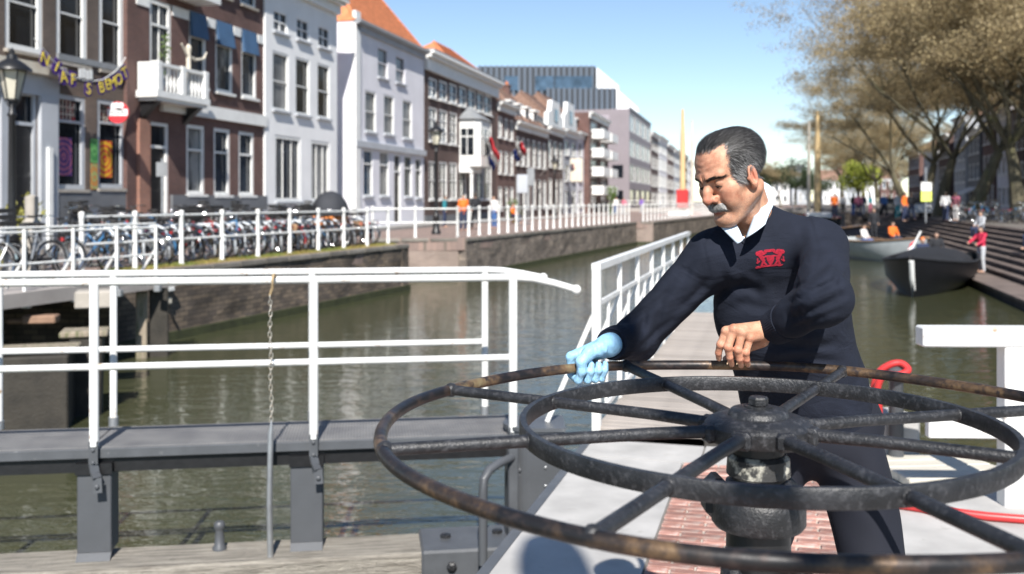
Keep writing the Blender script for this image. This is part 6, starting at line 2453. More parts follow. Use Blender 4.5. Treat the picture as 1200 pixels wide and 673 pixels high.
# ---------------------------------------------------------------- trees in bud
def make_tree(seed, H, spread, trunk_r, lean, buds, bud_size, fork=0.22, levels=5):
    r_ = random.Random(seed)
    tb_ = MB()
    tips = []

    def grow(p, d, r, L_, lv):
        n = 4 if lv < 2 else 3
        pts, rad = [p], [r]
        q, dd = p.copy(), d.copy()
        for i in range(n):
            wob = 0.16 if lv else 0.06
            dd = (dd + Vector((r_.gauss(0, wob), r_.gauss(0, wob), r_.gauss(0, wob * 0.7) + (0.05 if lv > 1 else 0.02)))).normalized()
            if lv > 2:
                dd = (dd + Vector((0, 0, -0.06))).normalized()
            q = q + dd * (L_ / n)
            pts.append(q.copy())
            rad.append(r * (1 - 0.45 * (i + 1) / n))
        if lv <= 3:
            tb_.tube(pts, rad, 8 if lv == 0 else 5 if lv < 3 else 4, cap=False)
        else:
            tb_.tube([pts[0], pts[2], pts[-1]], [rad[0], rad[2] * 0.8, 0.004], 3, cap=False)
            tips.append(pts)
            return
        if lv >= 2:
            tips.append(pts[1:])
        k = [5, 5, 4, 4][lv]
        base_ang = r_.uniform(0, 6.28)
        for c in range(k):
            f = 1.0 if lv == 0 else r_.uniform(0.4, 1.0)
            i0 = min(int(f * n), n - 1)
            s_ = pts[i0].lerp(pts[i0 + 1], f * n - i0) if f < 1 else pts[-1]
            an = base_ang + 2.4 * c
            el = r_.uniform(0.35, 0.95) if lv == 0 else r_.uniform(0.2, 0.8)
            side = Vector((math.cos(an), math.sin(an), 0))
            nd = (dd * el + side * (1.0 if lv else 0.85) * spread + Vector((0, 0, 0.35 if lv < 2 else 0.05))).normalized()
            grow(s_, nd, rad[-1] * r_.uniform(0.45, 0.7) if lv else rad[-1] * r_.uniform(0.42, 0.62), L_ * r_.uniform(0.55, 0.8) if lv else (H - L_) * r_.uniform(0.45, 0.62), lv + 1)

    grow(Vector((0, 0, -0.2)), Vector((lean[0], lean[1], 1)).normalized(), trunk_r, H * fork, 0)
    me = bpy.data.meshes.new('trunk')
    me.from_pydata(tb_.v, [], tb_.f)
    g = np.random.default_rng(seed)
    segs = np.array([(*p[i], *p[i + 1]) for p in tips for i in range(len(p) - 1)])
    idx = g.integers(0, len(segs), buds)
    t = g.random((buds, 1))
    P = segs[idx, :3] * (1 - t) + segs[idx, 3:] * t + g.normal(0, 0.24, (buds, 3))
    A = g.normal(0, 1, (buds, 3))
    A /= np.linalg.norm(A, axis=1, keepdims=True)
    B = np.cross(A, g.normal(0, 1, (buds, 3)))
    B /= np.linalg.norm(B, axis=1, keepdims=True)
    S = bud_size * g.uniform(0.5, 1.4, (buds, 1))
    V = np.stack([P - A * S, P + B * S * 0.55, P + A * S, P - B * S * 0.55], 1).reshape(-1, 3)
    F = np.arange(buds * 4).reshape(-1, 4)
    cm = bpy.data.meshes.new('crown')
    cm.vertices.add(len(V))
    cm.vertices.foreach_set('co', V.astype(np.float32).ravel())
    cm.loops.add(len(F) * 4)
    cm.loops.foreach_set('vertex_index', F.astype(np.int32).ravel())
    cm.polygons.add(len(F))
    cm.polygons.foreach_set('loop_start', np.arange(0, len(F) * 4, 4, dtype=np.int32))
    cm.update(calc_edges=True)
    return me, cm


M_BARK = mat('bark', (0.13, 0.115, 0.075), 0.9, var=0.3, vscale=4, bump=0.6, bscale=14, stretch=(1, 1, 0.3), col2=(0.13, 0.125, 0.05), c2amt=0.6, c2scale=2)


def leaf_mat(name, c1, c2):
    m = bpy.data.materials.new(name)
    m.use_nodes = True
    N, L = m.node_tree.nodes, m.node_tree.links
    b = N['Principled BSDF']
    b.inputs['Roughness'].default_value = 0.7
    ge = N.new('ShaderNodeNewGeometry')
    cr = N.new('ShaderNodeValToRGB')
    cr.color_ramp.elements[0].color = (*c1, 1)
    cr.color_ramp.elements[1].color = (*c2, 1)
    L.new(ge.outputs['Random Per Island'], cr.inputs['Fac'])
    L.new(cr.outputs['Color'], b.inputs['Base Color'])
    b.inputs['Transmission Weight'].default_value = 0.0
    tr = N.new('ShaderNodeBsdfTranslucent')
    L.new(cr.outputs['Color'], tr.inputs['Color'])
    mx = N.new('ShaderNodeMixShader')
    mx.inputs['Fac'].default_value = 0.3
    L.new(b.outputs[0], mx.inputs[1])
    L.new(tr.outputs[0], mx.inputs[2])
    L.new(mx.outputs[0], N['Material Output'].inputs['Surface'])
    return m


M_BUD = leaf_mat('bud_brown', (0.22, 0.17, 0.095), (0.46, 0.365, 0.195))
M_SPRING = leaf_mat('spring_leaves', (0.22, 0.26, 0.03), (0.38, 0.42, 0.06))
M_DGREEN = leaf_mat('evergreen_leaves', (0.02, 0.035, 0.012), (0.05, 0.075, 0.03))
TM = [make_tree(11, 19, 1.0, 0.46, (-0.10, 0), 115000, 0.055), make_tree(23, 20, 1.05, 0.50, (0.32, 0.0), 115000, 0.055), make_tree(37, 18, 0.95, 0.42, (-0.16, 0), 110000, 0.055)]


def tree(label, k, x, y, sc_, rz, z=RTOP, m=M_BUD, group='bare budding trees along the right bank'):
    t = thing('budding_tree', label, 'tree', (x, y, z), rz, group)
    t.scale = (sc_, sc_, sc_)
    for nm, me, mm in (('trunk', TM[k][0], M_BARK), ('crown', TM[k][1], m)):
        me2 = me
        if not me2.materials:
            me2.materials.append(mm)
        o = link(nm, me2, t)
        if me2.materials[0] != mm:
            o.material_slots[0].link = 'OBJECT'
            o.material_slots[0].material = mm
    return t


for (px, Y, k, s_, rz, lb) in ((1196, 60, 0, 1.15, 0.4, 'big budding tree with its thick trunk at the right edge'), (1133, 65, 1, 1.15, 0.1, 'budding tree with a trunk leaning to the right'),
                               (1100, 78, 2, 1.25, 2.0, 'budding tree behind the yellow and white sign'), (1082, 92, 0, 1.2, 2.6, 'budding tree reaching out over the canal'),
                               (1064, 112, 1, 1.15, 3.6, 'smaller looking budding tree farther up the bank'), (1030, 134, 2, 1.05, 0.7, 'budding tree second from the far end'), (1012, 165, 0, 1.0, 4.4, 'farthest budding tree by the mast'),
                               (1262, 56, 2, 1.2, 5.0, 'budding tree whose crown fills the upper right corner'),
                               (985, 200, 1, 0.8, 1.2, 'hazy budding tree straight above the far barge'), (1040, 190, 2, 0.8, 2.2, 'distant budding tree right of the spring-green one'), (915, 230, 0, 0.7, 0.3, 'distant budding tree left of the dark evergreen')):
    p_ = at(px, 250, Y)
    tree(lb, k, p_.x, p_.y, s_, rz)


def leafy_tree(label, x, y, z, H, r, m, seed, n=3500, leaf=0.22):
    t = thing('leafy_tree', label, 'tree', (x, y, z))
    r_ = random.Random(seed)
    tr_ = MB().tube([(0, 0, 0), (0.1, 0, H * 0.35), (0.0, 0.1, H * 0.6)], [H * 0.03, H * 0.024, H * 0.012], 7)
    for k in range(5):
        a = k * 1.3
        tr_.tube([(0.05, 0, H * 0.36), (r * 0.6 * math.cos(a), r * 0.6 * math.sin(a), H * 0.65)], [H * 0.014, 0.03], 5)
    tr_.build('trunk', M_BARK, t)
    c = MB()
    for k in range(16):
        a, q = r_.uniform(0, 6.28), r_.random() ** 0.5
        leaf_blob(c, (r * 0.75 * q * math.cos(a), r * 0.75 * q * math.sin(a), H * r_.uniform(0.45, 0.88)), r * r_.uniform(0.28, 0.45), n // 16, leaf, r_)
    c.build('crown', m, t)
    return t


p_ = at(1006, 240, 150)
leafy_tree('bright spring-green tree at the end of the right bank', p_.x, p_.y, 0.3, 7.5, 3.4, M_SPRING, 5)
p_ = at(932, 240, 210)
leafy_tree('dark evergreen tree right behind the man\'s collar', p_.x, p_.y, 0.4, 10, 5.0, M_DGREEN, 6)
p_ = at(893, 240, 230)
leafy_tree('dark far tree hidden by the man\'s head', p_.x, p_.y, 0.4, 10, 5.0, M_DGREEN, 8)
p_ = at(960, 240, 240)
leafy_tree('dark distant tree between the masts', p_.x, p_.y, 0.4, 9, 5.0, M_DGREEN, 9)


# ---------------------------------------------------------------- boats
def hull(L_, W_, H_, sheer=0.25, flare=0.8, n=14):
    """bow at +x; open at the top"""
    st_ = []
    for i in range(n + 1):
        t = i / n
        w = W_ / 2 * (1 - max(0, (t - 0.45) / 0.55) ** 2.2) * (0.82 + 0.18 * min(1, t / 0.3))
        w = max(w, 0.03)
        top = H_ + sheer * (2 * t - 0.9) ** 2 * (1 if t > 0.45 else 0.4)
        x = -L_ / 2 + L_ * t
        rake = 0.25 * max(0, (t - 0.8) / 0.2)
        st_.append([(x + rake, -w, top), (x + rake * 0.6, -w * 0.95, top * 0.45), (x, -w * flare * 0.8, 0.0), (x - rake, -w * 0.45, -0.35), (x - rake, 0, -0.42), (x - rake, w * 0.45, -0.35), (x, w * flare * 0.8, 0.0), (x + rake * 0.6, w * 0.95, top * 0.45), (x + rake, w, top)])
    return st_


def boat(label, loc, rz, L_, W_, H_, hm, deckm, group=None, rubm=None, name='boat'):
    t = thing(name, label, 'boat', loc, rz, group)
    st_ = hull(L_, W_, H_)
    mb = MB()
    vs = [p for s in st_ for p in s]
    fs = []
    k = 9
    for i in range(len(st_) - 1):
        for j in range(k - 1):
            fs.append((i * k + j, (i + 1) * k + j, (i + 1) * k + j + 1, i * k + j + 1))
    fs.append(tuple(range(k)))
    mb._add(vs, fs)
    h_ = mb.build('hull', hm, t, True)
    rb = MB()
    for s_ in (0, 8):
        rb.tube([st_[i][s_] for i in range(len(st_))], 0.05, 6)
    rb.build('rubbing_strake', rubm or deckm, h_, True)
    dk = MB()
    dv = []
    for s in st_[1:-1]:
        dv += [(s[1][0], s[1][1] * 0.98, s[1][2] + 0.02), (s[7][0], s[7][1] * 0.98, s[7][2] + 0.02)]
    dk._add(dv, [(2 * i, 2 * i + 1, 2 * i + 3, 2 * i + 2) for i in range(len(dv) // 2 - 1)])
    dk.build('floor', deckm, t)
    for tt in (4, 7):
        s = st_[tt]
        MB().box((s[0][0], 0, s[0][2] * 0.72), (0.3, W_ * 0.86, 0.05)).build('thwart', deckm, t)
    fd = MB()
    s = st_[11]
    fd.prism([(st_[i][0][0], st_[i][0][1], st_[i][0][2] - 0.03) for i in range(10, 15)] + [(st_[i][8][0], st_[i][8][1], st_[i][8][2] - 0.03) for i in range(14, 9, -1)], (0, 0, 0), (0, 0, 0.03))
    fd.build('foredeck', deckm, t)
    return t, st_


M_HB = mat('black_hull', (0.007, 0.0075, 0.009), 0.45, var=0.1, spec=0.25)
M_HG = mat('pale_grey_hull', (0.42, 0.45, 0.46), 0.4, var=0.08)
M_TEAK = mat('boat_wood', (0.24, 0.15, 0.09), 0.6, var=0.2)
M_CANV = mat('boat_canvas', (0.009, 0.010, 0.013), 0.8, var=0.2, vscale=2)
qa = math.atan2(0.964, 0.266)
bt, st_ = boat('big black sloop with a dark canvas hood moored at the low quay', (*on(1089, 33.5, WATER_Z)[:2], WATER_Z), qa + math.pi - R(14), 8.4, 2.9, 0.92, M_HB, M_CANV)
# canvas hood over the after part, stem band at the bow
cv = MB()
n, m_ = 10, 10
vs, fs = [], []
for i in range(n + 1):
    x = -3.2 + 4.2 * i / n
    e = math.sin(math.pi * min(max((i + 0.6) / (n + 1.2), 0), 1)) ** 0.45
    for j in range(m_ + 1):
        a = math.pi * j / m_
        vs.append((x, 1.12 * math.cos(a), 0.80 + 0.50 * e * math.sin(a) ** 0.7 + 0.02 * math.sin(5 * i)))
for i in range(n):
    for j in range(m_):
        fs.append((i * 11 + j, (i + 1) * 11 + j, (i + 1) * 11 + j + 1, i * 11 + j + 1))
cv._add(vs, fs)
cv.build('hood', M_CANV, bt, True)
MB().tube([(4.46, 0, 1.12), (4.3, 0, 0.6), (4.02, 0, 0.0), (3.86, 0, -0.3)], 0.075, 8).build('stem_band', M_WHITE2, bt, True)
for x in (-1.5,):
    MB().lathe([(0.02, -0.3), (0.11, -0.22), (0.11, 0.22), (0.02, 0.3)], 10, (x, -1.5 if x < 2 else -1.15, 0.42)).build('fender', M_HG, bt, True)
p_ = bt.location + Matrix.Rotation(bt.rotation_euler.z, 3, 'Z') @ Vector((-3.9, 0.6, 0.9))
flag('Dutch flag slanting over the black sloop', on(1066, 36, 0.2)[:2] + (-0.35,), on(1079, 36, 0)[:2] + (0.42,), 1.05, -0.9)
small_person('person with an orange cap aboard the black sloop', on(1081, 36.5, WATER_Z + 0.30), R(10), 1.7, M_CN, M_CN, 'sit', hair=M_CO)
small_person('bare-headed person seated at the back of the black sloop', on(1097, 37.5, WATER_Z + 0.42), R(-10), 1.75, M_CK, M_CN, 'sit', hair=M_HAIR_S)
small_person('person in a crimson jacket and pale jeans holding the boat from the quay', on(1150, 36.2, LOWQ + 0.005), R(-75), 1.72, M_CR, M_CG, 'reach')

b2t, st2 = boat('pale grey open boat behind the black sloop', (*on(1030, 48.5, WATER_Z)[:2], WATER_Z), qa + math.pi + R(30), 6.8, 2.5, 0.95, M_HG, M_TEAK)
small_person('person in orange sitting in the pale grey boat', on(1046, 49.5, WATER_Z + 0.55), R(20), 1.75, M_CO, M_CN, 'sit')
small_person('person in black standing behind the grey boat', on(1024, 53.0, WATER_Z + 0.75), R(-20), 1.8, M_CK, M_CK)
small_person('second seated person in white in the grey boat', on(1012, 51, WATER_Z + 0.4), R(40), 1.7, M_CW, M_CB, 'sit')
boat('dark blue boat partly hidden behind the man\'s shoulder', (*on(991, 58, WATER_Z)[:2], WATER_Z), qa + math.pi + R(10), 7.5, 2.6, 1.25, mat('navy_hull', (0.015, 0.02, 0.04), 0.35), M_TEAK)
boat('small white boat with a cabin farther up the canal', (*on(1003, 72, WATER_Z)[:2], WATER_Z), qa + math.pi, 6.0, 2.2, 0.9, M_HG, M_WHITE2)
for i, (px, Y, m_, lb) in enumerate(((768, 92, M_WHITE2, 'small white boat moored below the far left fence'), (790, 98, M_HG, 'grey boat moored under the yellow mast'), (815, 104, M_WHITE2, 'white boat by the man\'s chin near the far bridge'))):
    boat(lb, (*on(px, Y, 0)[:2], WATER_Z), qa, 6.5, 2.3, 1.0, m_, M_TEAK)

# old sailing barges with yellow masts
M_MAST = mat('varnished_mast', (0.60, 0.44, 0.23), 0.5, var=0.1, stretch=(1, 1, 0.2))


def barge(label, px, Y, ytop, px2, ytop2, case=True):
    x, y, _ = on(px, Y, 0)
    t, s_ = boat(label, (x, y, WATER_Z), qa, 13, 3.6, 1.5, M_HB, M_TEAK, name='sailing_barge', rubm=M_RED)
    zt = at(px, ytop, Y).z - WATER_Z
    MB().tube([(0, 0, 0.2), (0, 0, zt * 0.7), (0, 0, zt)], [0.30, 0.26, 0.14], 10).build('mast', M_MAST, t, True)
    if case:
        MB().bevbox((0, 0, 3.1), (1.1, 1.1, 1.8), 0.05).build('mast_case', M_RED, t)
    zt2 = at(px2, ytop2, Y).z - WATER_Z
    dx = (px2 - px) / FPX * Y
    q = Matrix.Rotation(-qa, 3, 'Z') @ Vector((dx, 0.5, 0))
    MB().tube([(q.x, q.y, 0.4), (q.x, q.y, zt2)], [0.17, 0.1], 8).build('sprit', M_CREAM, t, True)
    MB().bevbox((-3, 0, 1.5), (3.2, 2.0, 0.9), 0.1).build('cabin', M_WHITE2, t)
    return t


barge('sailing barge with a tall yellow mast and red mast case at the far left quay', 800, 96, 128, 812, 140)
barge('sailing barge with paired yellow masts right behind the man\'s shoulder', 958, 84, 130, 950, 141, False)

# far bridge across the end of the canal
fb = thing('far_bridge', 'low white-railed bridge across the far end of the canal', 'bridge', (16, 128, 0), R(-6))
MB().box((6, 0, 0.25), (44, 5, 0.6)).build('deck', M_SLAB, fb)
for x in (-2, 9, 20):
    MB().box((x, 0, -1.2), (1.6, 4.6, 2.6)).build('pier', M_QUAY2, fb)
for z in (1.5, 1.05):
    MB().box((6, -2.4, z), (44, 0.07, 0.07)).build('rail', M_WHITE, fb)
for i in range(24):
    MB().box((-15.5 + i * 1.85, -2.4, 1.02), (0.08, 0.08, 1.0)).build('post', M_WHITE, fb)

# sign with white and yellow-green plates, bicycles, people, a car on the right bank
s_ = thing('traffic_sign', 'pole with a white plate over a yellow-green plate before the trees', 'sign', (*on(1085, 56, 0)[:2], RTOP))
zc = lambda y: at(0, y, 56).z - RTOP
MB().tube([(0, 0, 0), (0, 0, zc(196))], 0.05, 8).build('pole', M_STEEL, s_)
MB().bevbox((0, -0.06, zc(219)), (0.62, 0.05, 0.5), 0.02).build('white_plate', M_WHITE2, s_)
MB().bevbox((0, -0.06, zc(230.5)), (0.62, 0.05, 0.58), 0.02).build('yellow_plate', mat('yellow_green_plate', (0.72, 0.80, 0.16), 0.5), s_)
rr = random.Random(12)
for i in range(10):
    px = 1130 + i * 7.5
    Y = 55 + rr.uniform(-2.5, 2.5)
    p_ = on(px, Y, RTOP + 0.02)
    place_bike(i % 3, p_, R(rr.uniform(0, 360)), f'{ordw[i]} bicycle from the left in the clutter under the right-hand trees', 'bicycles under the right-hand trees')
cl = [M_CK, M_CN, M_CP, M_CB, M_CG, M_CW, M_CK, M_CT]
nm_ = ['black', 'navy', 'pink', 'blue', 'pale grey', 'white', 'dark', 'teal']
for i, (px, Y, ps) in enumerate(((1000, 78, 'stand'), (1012, 84, 'walk'), (1120, 60, 'stand'), (1036, 70, 'walk'), (1052, 66, 'stand'), (988, 90, 'stand'), (1068, 62, 'walk'), (1020, 96, 'stand'))):
    small_person(f'person in {nm_[i]} {"walking" if ps == "walk" else "standing"} on the right bank', on(px, Y, RTOP + 0.02), R(rr.uniform(0, 360)), 1.74, cl[i], cl[(i + 3) % 8], ps, h=0.024)
for i, (px, Y, st_n) in enumerate(((1090, 46, 5), (1192, 36, 5))):
    o_ = PLAT + st_n * TREAD
    q = Vector((rx(Y, o_ - 0.15), Y, LOWQ + st_n * RISE - 0.02))
    small_person(f'person in {["pale grey", "black"][i]} sitting on the stone steps', q, R(-75), 1.72, [M_CG, M_CK][i], M_CN, 'sit', h=0.02)


def car(label, loc, rz, body):
    t = thing('parked_car', label, 'car', loc, rz)
    prof_ = [(-2.0, 0.35), (-2.05, 0.7), (-1.9, 0.95), (-1.35, 1.02), (-0.75, 1.42), (0.7, 1.44), (1.55, 1.0), (2.0, 0.9), (2.08, 0.6), (2.05, 0.35)]
    mb = MB()
    mb.prism([(x, -0.82, z) for x, z in prof_], (0, 0, 0), (0, 1.64, 0))
    mb.build('body', body, t)
    for s_ in (-1, 1):
        g = MB()
        g.prism([(x, s_ * 0.825, z) for x, z in ((-1.2, 1.02), (-0.7, 1.36), (0.64, 1.38), (1.3, 1.02))], (0, 0, 0), (0, s_ * 0.01, 0))
        g.build('side_window', M_G1, t)
    g = MB()
    g.prism([(0.78, -0.7, 1.42), (0.78, 0.7, 1.42), (1.5, 0.74, 1.04), (1.5, -0.74, 1.04)], (0, 0, 0), (0.02, 0, 0.03))
    g.build('windscreen', M_G1, t)
    for x in (-1.25, 1.3):
        for s_ in (-1, 1):
            w = MB().lathe([(0.31, -0.1), (0.33, -0.07), (0.33, 0.07), (0.31, 0.1)], 18, (x, s_ * 0.76, 0.33), axis=(0, 1, 0)).build('wheel', M_TYRE, t, True)
            MB().lathe([(0.19, 0), (0.19, 0.02)], 14, (x, s_ * 0.86, 0.33), axis=(0, s_, 0)).build('rim', M_CHROME, w)
    for s_ in (-1, 1):
        MB().box((2.06, s_ * 0.6, 0.72), (0.06, 0.3, 0.14)).build('headlight', M_G3, t)
    return t


car('small white car parked beyond the sign on the right bank', on(1071, 74, RTOP + 0.02), R(-100), mat('car_white', (0.7, 0.71, 0.72), 0.25, coat=0.6))
car('dark grey car parked under the right-hand trees', on(1040, 88, RTOP + 0.02), R(-105), mat('car_grey', (0.05, 0.055, 0.06), 0.25, coat=0.6))

# pale houses closing the view at the far end of the canal
for i, (px0, px1, yt, wm, rm, lb) in enumerate(((896, 925, 214, M_SW, M_TILEB, 'low white house far behind the man\'s neck'), (928, 948, 206, M_SG, M_SLATE, 'far pale grey house left of the paired masts'), (964, 984, 212, M_SW, M_TILEB, 'white far house just right of the paired masts'),
                                                (986, 1004, 207, M_SG, M_TILEB, 'grey far house left of the spring-green tree'), (1008, 1030, 203, M_SW, M_SLATE, 'white far house behind the spring-green tree'), (1032, 1056, 210, M_B2, M_TILEB, 'red-brown far house near the end of the bank'))):
    Yh = 262 + 3 * i
    L_ = (px1 - px0) / FPX * Yh
    H_ = at(0, yt, Yh).z - 0.4
    b = RBuilding.__new__(RBuilding)
    b.off, b.zb, b.H, b.L, b.wallm, b.depth, b.holes = 0.0, 0.4, H_, L_, wm, 8.0, []
    b.t = thing('far_house', lb, 'house', (at(px0, 0, Yh).x, Yh, 0.4), 0)
    for f in range(2):
        for k in range(3):
            b.win_m(L_ * (k + 0.25) / 3, L_ * (k + 0.75) / 3, f * H_ / 2 + 0.8, f * H_ / 2 + H_ / 2 * 0.85, fw=0.14, glass=M_G4)
    b.wall()
    b.cornice(0.5, 0.4)
    b.roof(3.0, rm, hip=False)

for (px, Y, cl_, ps, lb) in ((978, 66, M_CO, 'stand', 'person in orange behind the man\'s left shoulder on the far quay'), (1006, 70, M_CP, 'walk', 'person in pink walking left of the spring-green tree'), (1060, 58, M_CO, 'stand', 'person in orange beside the traffic sign'), (1108, 57, M_CW, 'walk', 'person in white walking right of the traffic sign')):
    small_person(lb, on(px, Y, RTOP + 0.02), R(rr.uniform(0, 360)), 1.74, cl_, M_CN, ps, h=0.022)
# ================================================================== THE MAN AT THE WHEEL
def A3(*v):
    return np.array(v, np.float32)


def pxv(x, y, Y):
    return np.array(at(x, y, Y), np.float32)


M_KNIT0 = mat('navy_knit_flat', (0.0135, 0.0165, 0.027), 0.9, var=0.12, vscale=14, bump=0.6, bscale=620, spec=0.2)
M_TROU = mat('navy_trousers', (0.013, 0.0145, 0.022), 0.8, var=0.12, vscale=8, bump=0.2, bscale=600, spec=0.25)
def knit_mat(name, col, wr=0.4, scale=7.0, dist=0.022):
    m = bpy.data.materials.new(name)
    m.use_nodes = True
    N, L = m.node_tree.nodes, m.node_tree.links
    b = N['Principled BSDF']
    b.inputs['Roughness'].default_value = 0.92
    b.inputs['Specular IOR Level'].default_value = 0.2
    tc = N.new('ShaderNodeTexCoord')
    n0 = N.new('ShaderNodeTexNoise')
    n0.inputs['Scale'].default_value = 12
    n0.inputs['Detail'].default_value = 5
    L.new(tc.outputs['Object'], n0.inputs['Vector'])
    cr = N.new('ShaderNodeValToRGB')
    cr.color_ramp.elements[0].position = 0.3
    cr.color_ramp.elements[0].color = (col[0] * 0.8, col[1] * 0.8, col[2] * 0.8, 1)
    cr.color_ramp.elements[1].position = 0.7
    cr.color_ramp.elements[1].color = (col[0] * 1.2, col[1] * 1.2, col[2] * 1.2, 1)
    L.new(n0.outputs['Fac'], cr.inputs['Fac'])
    L.new(cr.outputs['Color'], b.inputs['Base Color'])
    mp = N.new('ShaderNodeMapping')
    mp.inputs['Rotation'].default_value = (0, R(28), 0)
    mp.inputs['Scale'].default_value = (1.0, 0.6, 2.0)
    L.new(tc.outputs['Object'], mp.inputs['Vector'])
    n1 = N.new('ShaderNodeTexNoise')
    n1.inputs['Scale'].default_value = scale
    n1.inputs['Detail'].default_value = 2.5
    n1.inputs['Distortion'].default_value = 1.4
    L.new(mp.outputs['Vector'], n1.inputs['Vector'])
    b1_ = N.new('ShaderNodeBump')
    b1_.inputs['Strength'].default_value = wr
    b1_.inputs['Distance'].default_value = dist
    L.new(n1.outputs['Fac'], b1_.inputs['Height'])
    n2 = N.new('ShaderNodeTexVoronoi')
    n2.inputs['Scale'].default_value = 420
    L.new(tc.outputs['Object'], n2.inputs['Vector'])
    b2_ = N.new('ShaderNodeBump')
    b2_.inputs['Strength'].default_value = 0.45
    b2_.inputs['Distance'].default_value = 0.0015
    L.new(n2.outputs['Distance'], b2_.inputs['Height'])
    L.new(b1_.outputs['Normal'], b2_.inputs['Normal'])
    L.new(b2_.outputs['Normal'], b.inputs['Normal'])
    return m


M_KNIT = knit_mat('navy_knit', (0.0130, 0.0160, 0.0265))
M_SHIRT = mat('pale_blue_shirt', (0.52, 0.61, 0.70), 0.75, var=0.04, vscale=20, bump=0.1, bscale=500)
M_GLOVE = mat('blue_nitrile', (0.27, 0.50, 0.69), 0.52, var=0.06, vscale=30, bump=0.8, bscale=85, sss=0.12, stretch=(1, 1, 0.5))
M_SHOE = mat('black_leather', (0.012, 0.012, 0.012), 0.35, var=0.1)


def skin_mat():
    m = bpy.data.materials.new('man_skin')
    m.use_nodes = True
    N, L = m.node_tree.nodes, m.node_tree.links
    b = N['Principled BSDF']
    b.inputs['Roughness'].default_value = 0.55
    b.inputs['Specular IOR Level'].default_value = 0.35
    b.inputs['Subsurface Weight'].default_value = 0.18
    b.inputs['Subsurface Radius'].default_value = (1.0, 0.35, 0.2)
    b.inputs['Subsurface Scale'].default_value = 0.005
    tc = N.new('ShaderNodeTexCoord')
    n1 = N.new('ShaderNodeTexNoise')
    n1.inputs['Scale'].default_value = 46
    n1.inputs['Detail'].default_value = 9
    n1.inputs['Roughness'].default_value = 0.65
    L.new(tc.outputs['Object'], n1.inputs['Vector'])
    cr = N.new('ShaderNodeValToRGB')
    cr.color_ramp.elements[0].position = 0.32
    cr.color_ramp.elements[0].color = (0.385, 0.175, 0.105, 1)
    cr.color_ramp.elements[1].position = 0.66
    cr.color_ramp.elements[1].color = (0.60, 0.345, 0.225, 1)
    L.new(n1.outputs['Fac'], cr.inputs['Fac'])
    at_ = N.new('ShaderNodeAttribute')
    at_.attribute_name = 'tone'
    sp = N.new('ShaderNodeSeparateColor')
    L.new(at_.outputs['Color'], sp.inputs[0])
    m1 = N.new('ShaderNodeMix')
    m1.data_type = 'RGBA'
    L.new(sp.outputs[0], m1.inputs['Factor'])
    L.new(cr.outputs['Color'], m1.inputs['A'])
    m1.inputs['B'].default_value = (0.50, 0.135, 0.095, 1)     # ruddy nose, ears, knuckles
    m2 = N.new('ShaderNodeMix')
    m2.data_type = 'RGBA'
    n4 = N.new('ShaderNodeTexNoise')
    n4.inputs['Scale'].default_value = 420
    L.new(tc.outputs['Object'], n4.inputs['Vector'])
    k4 = N.new('ShaderNodeMapRange')
    k4.inputs['From Min'].default_value = 0.35
    k4.inputs['From Max'].default_value = 0.65
    L.new(n4.outputs['Fac'], k4.inputs['Value'])
    k5 = N.new('ShaderNodeMath')
    k5.operation = 'MULTIPLY'
    L.new(sp.outputs[1], k5.inputs[0])
    L.new(k4.outputs['Result'], k5.inputs[1])
    L.new(k5.outputs[0], m2.inputs['Factor'])
    L.new(m1.outputs['Result'], m2.inputs['A'])
    m2.inputs['B'].default_value = (0.16, 0.105, 0.085, 1)     # shaven stubble, darker eye sockets
    m3 = N.new('ShaderNodeMix')
    m3.data_type = 'RGBA'
    L.new(sp.outputs[2], m3.inputs['Factor'])
    L.new(m2.outputs['Result'], m3.inputs['A'])
    m3.inputs['B'].default_value = (0.33, 0.10, 0.085, 1)      # lips
    L.new(m3.outputs['Result'], b.inputs['Base Color'])
    n3 = N.new('ShaderNodeTexNoise')
    n3.inputs['Scale'].default_value = 300
    n3.inputs['Detail'].default_value = 4
    L.new(tc.outputs['Object'], n3.inputs['Vector'])
    bp = N.new('ShaderNodeBump')
    bp.inputs['Strength'].default_value = 0.5
    bp.inputs['Distance'].default_value = 0.0014
    L.new(n3.outputs['Fac'], bp.inputs['Height'])
    L.new(bp.outputs['Normal'], b.inputs['Normal'])
    return m


M_SKIN = skin_mat()

# ---- joints
SR, SL = A3(0.490, 2.445, 1.402), A3(0.752, 2.375, 1.438)
WRR_ = pxv(716, 403, 2.285)          # his right wrist (image left)
WRL = pxv(906, 386, 2.275)           # his left wrist


def ik(S, W_, l1, l2, bend):
    d = float(np.linalg.norm(W_ - S))
    u = (W_ - S) / d
    a = (l1 * l1 - l2 * l2 + d * d) / (2 * d)
    hh = math.sqrt(max(l1 * l1 - a * a, 1e-6))
    b = np.array(bend, np.float32)
    b = b - u * float(b @ u)
    b /= np.linalg.norm(b)
    return (S + u * a + b * hh).astype(np.float32)


ER = ik(SR, WRR_, 0.275, 0.225, (0.0, 0.9, -0.45))
EL = A3(0.673, 2.11, 1.338)
NB = A3(0.618, 2.462, 1.475)         # neck base
WAI = A3(0.776, 2.59, 1.02)
UPV = NB - WAI
UPV = UPV / np.linalg.norm(UPV)
LAT = SL - SR
LAT = LAT - UPV * float(LAT @ UPV)
LAT = LAT / np.linalg.norm(LAT)
FWD = np.cross(LAT, UPV)
if FWD[1] > 0:
    FWD = -FWD
TF = np.stack([LAT, FWD, UPV], 1).astype(np.float32)     # world <- torso frame columns


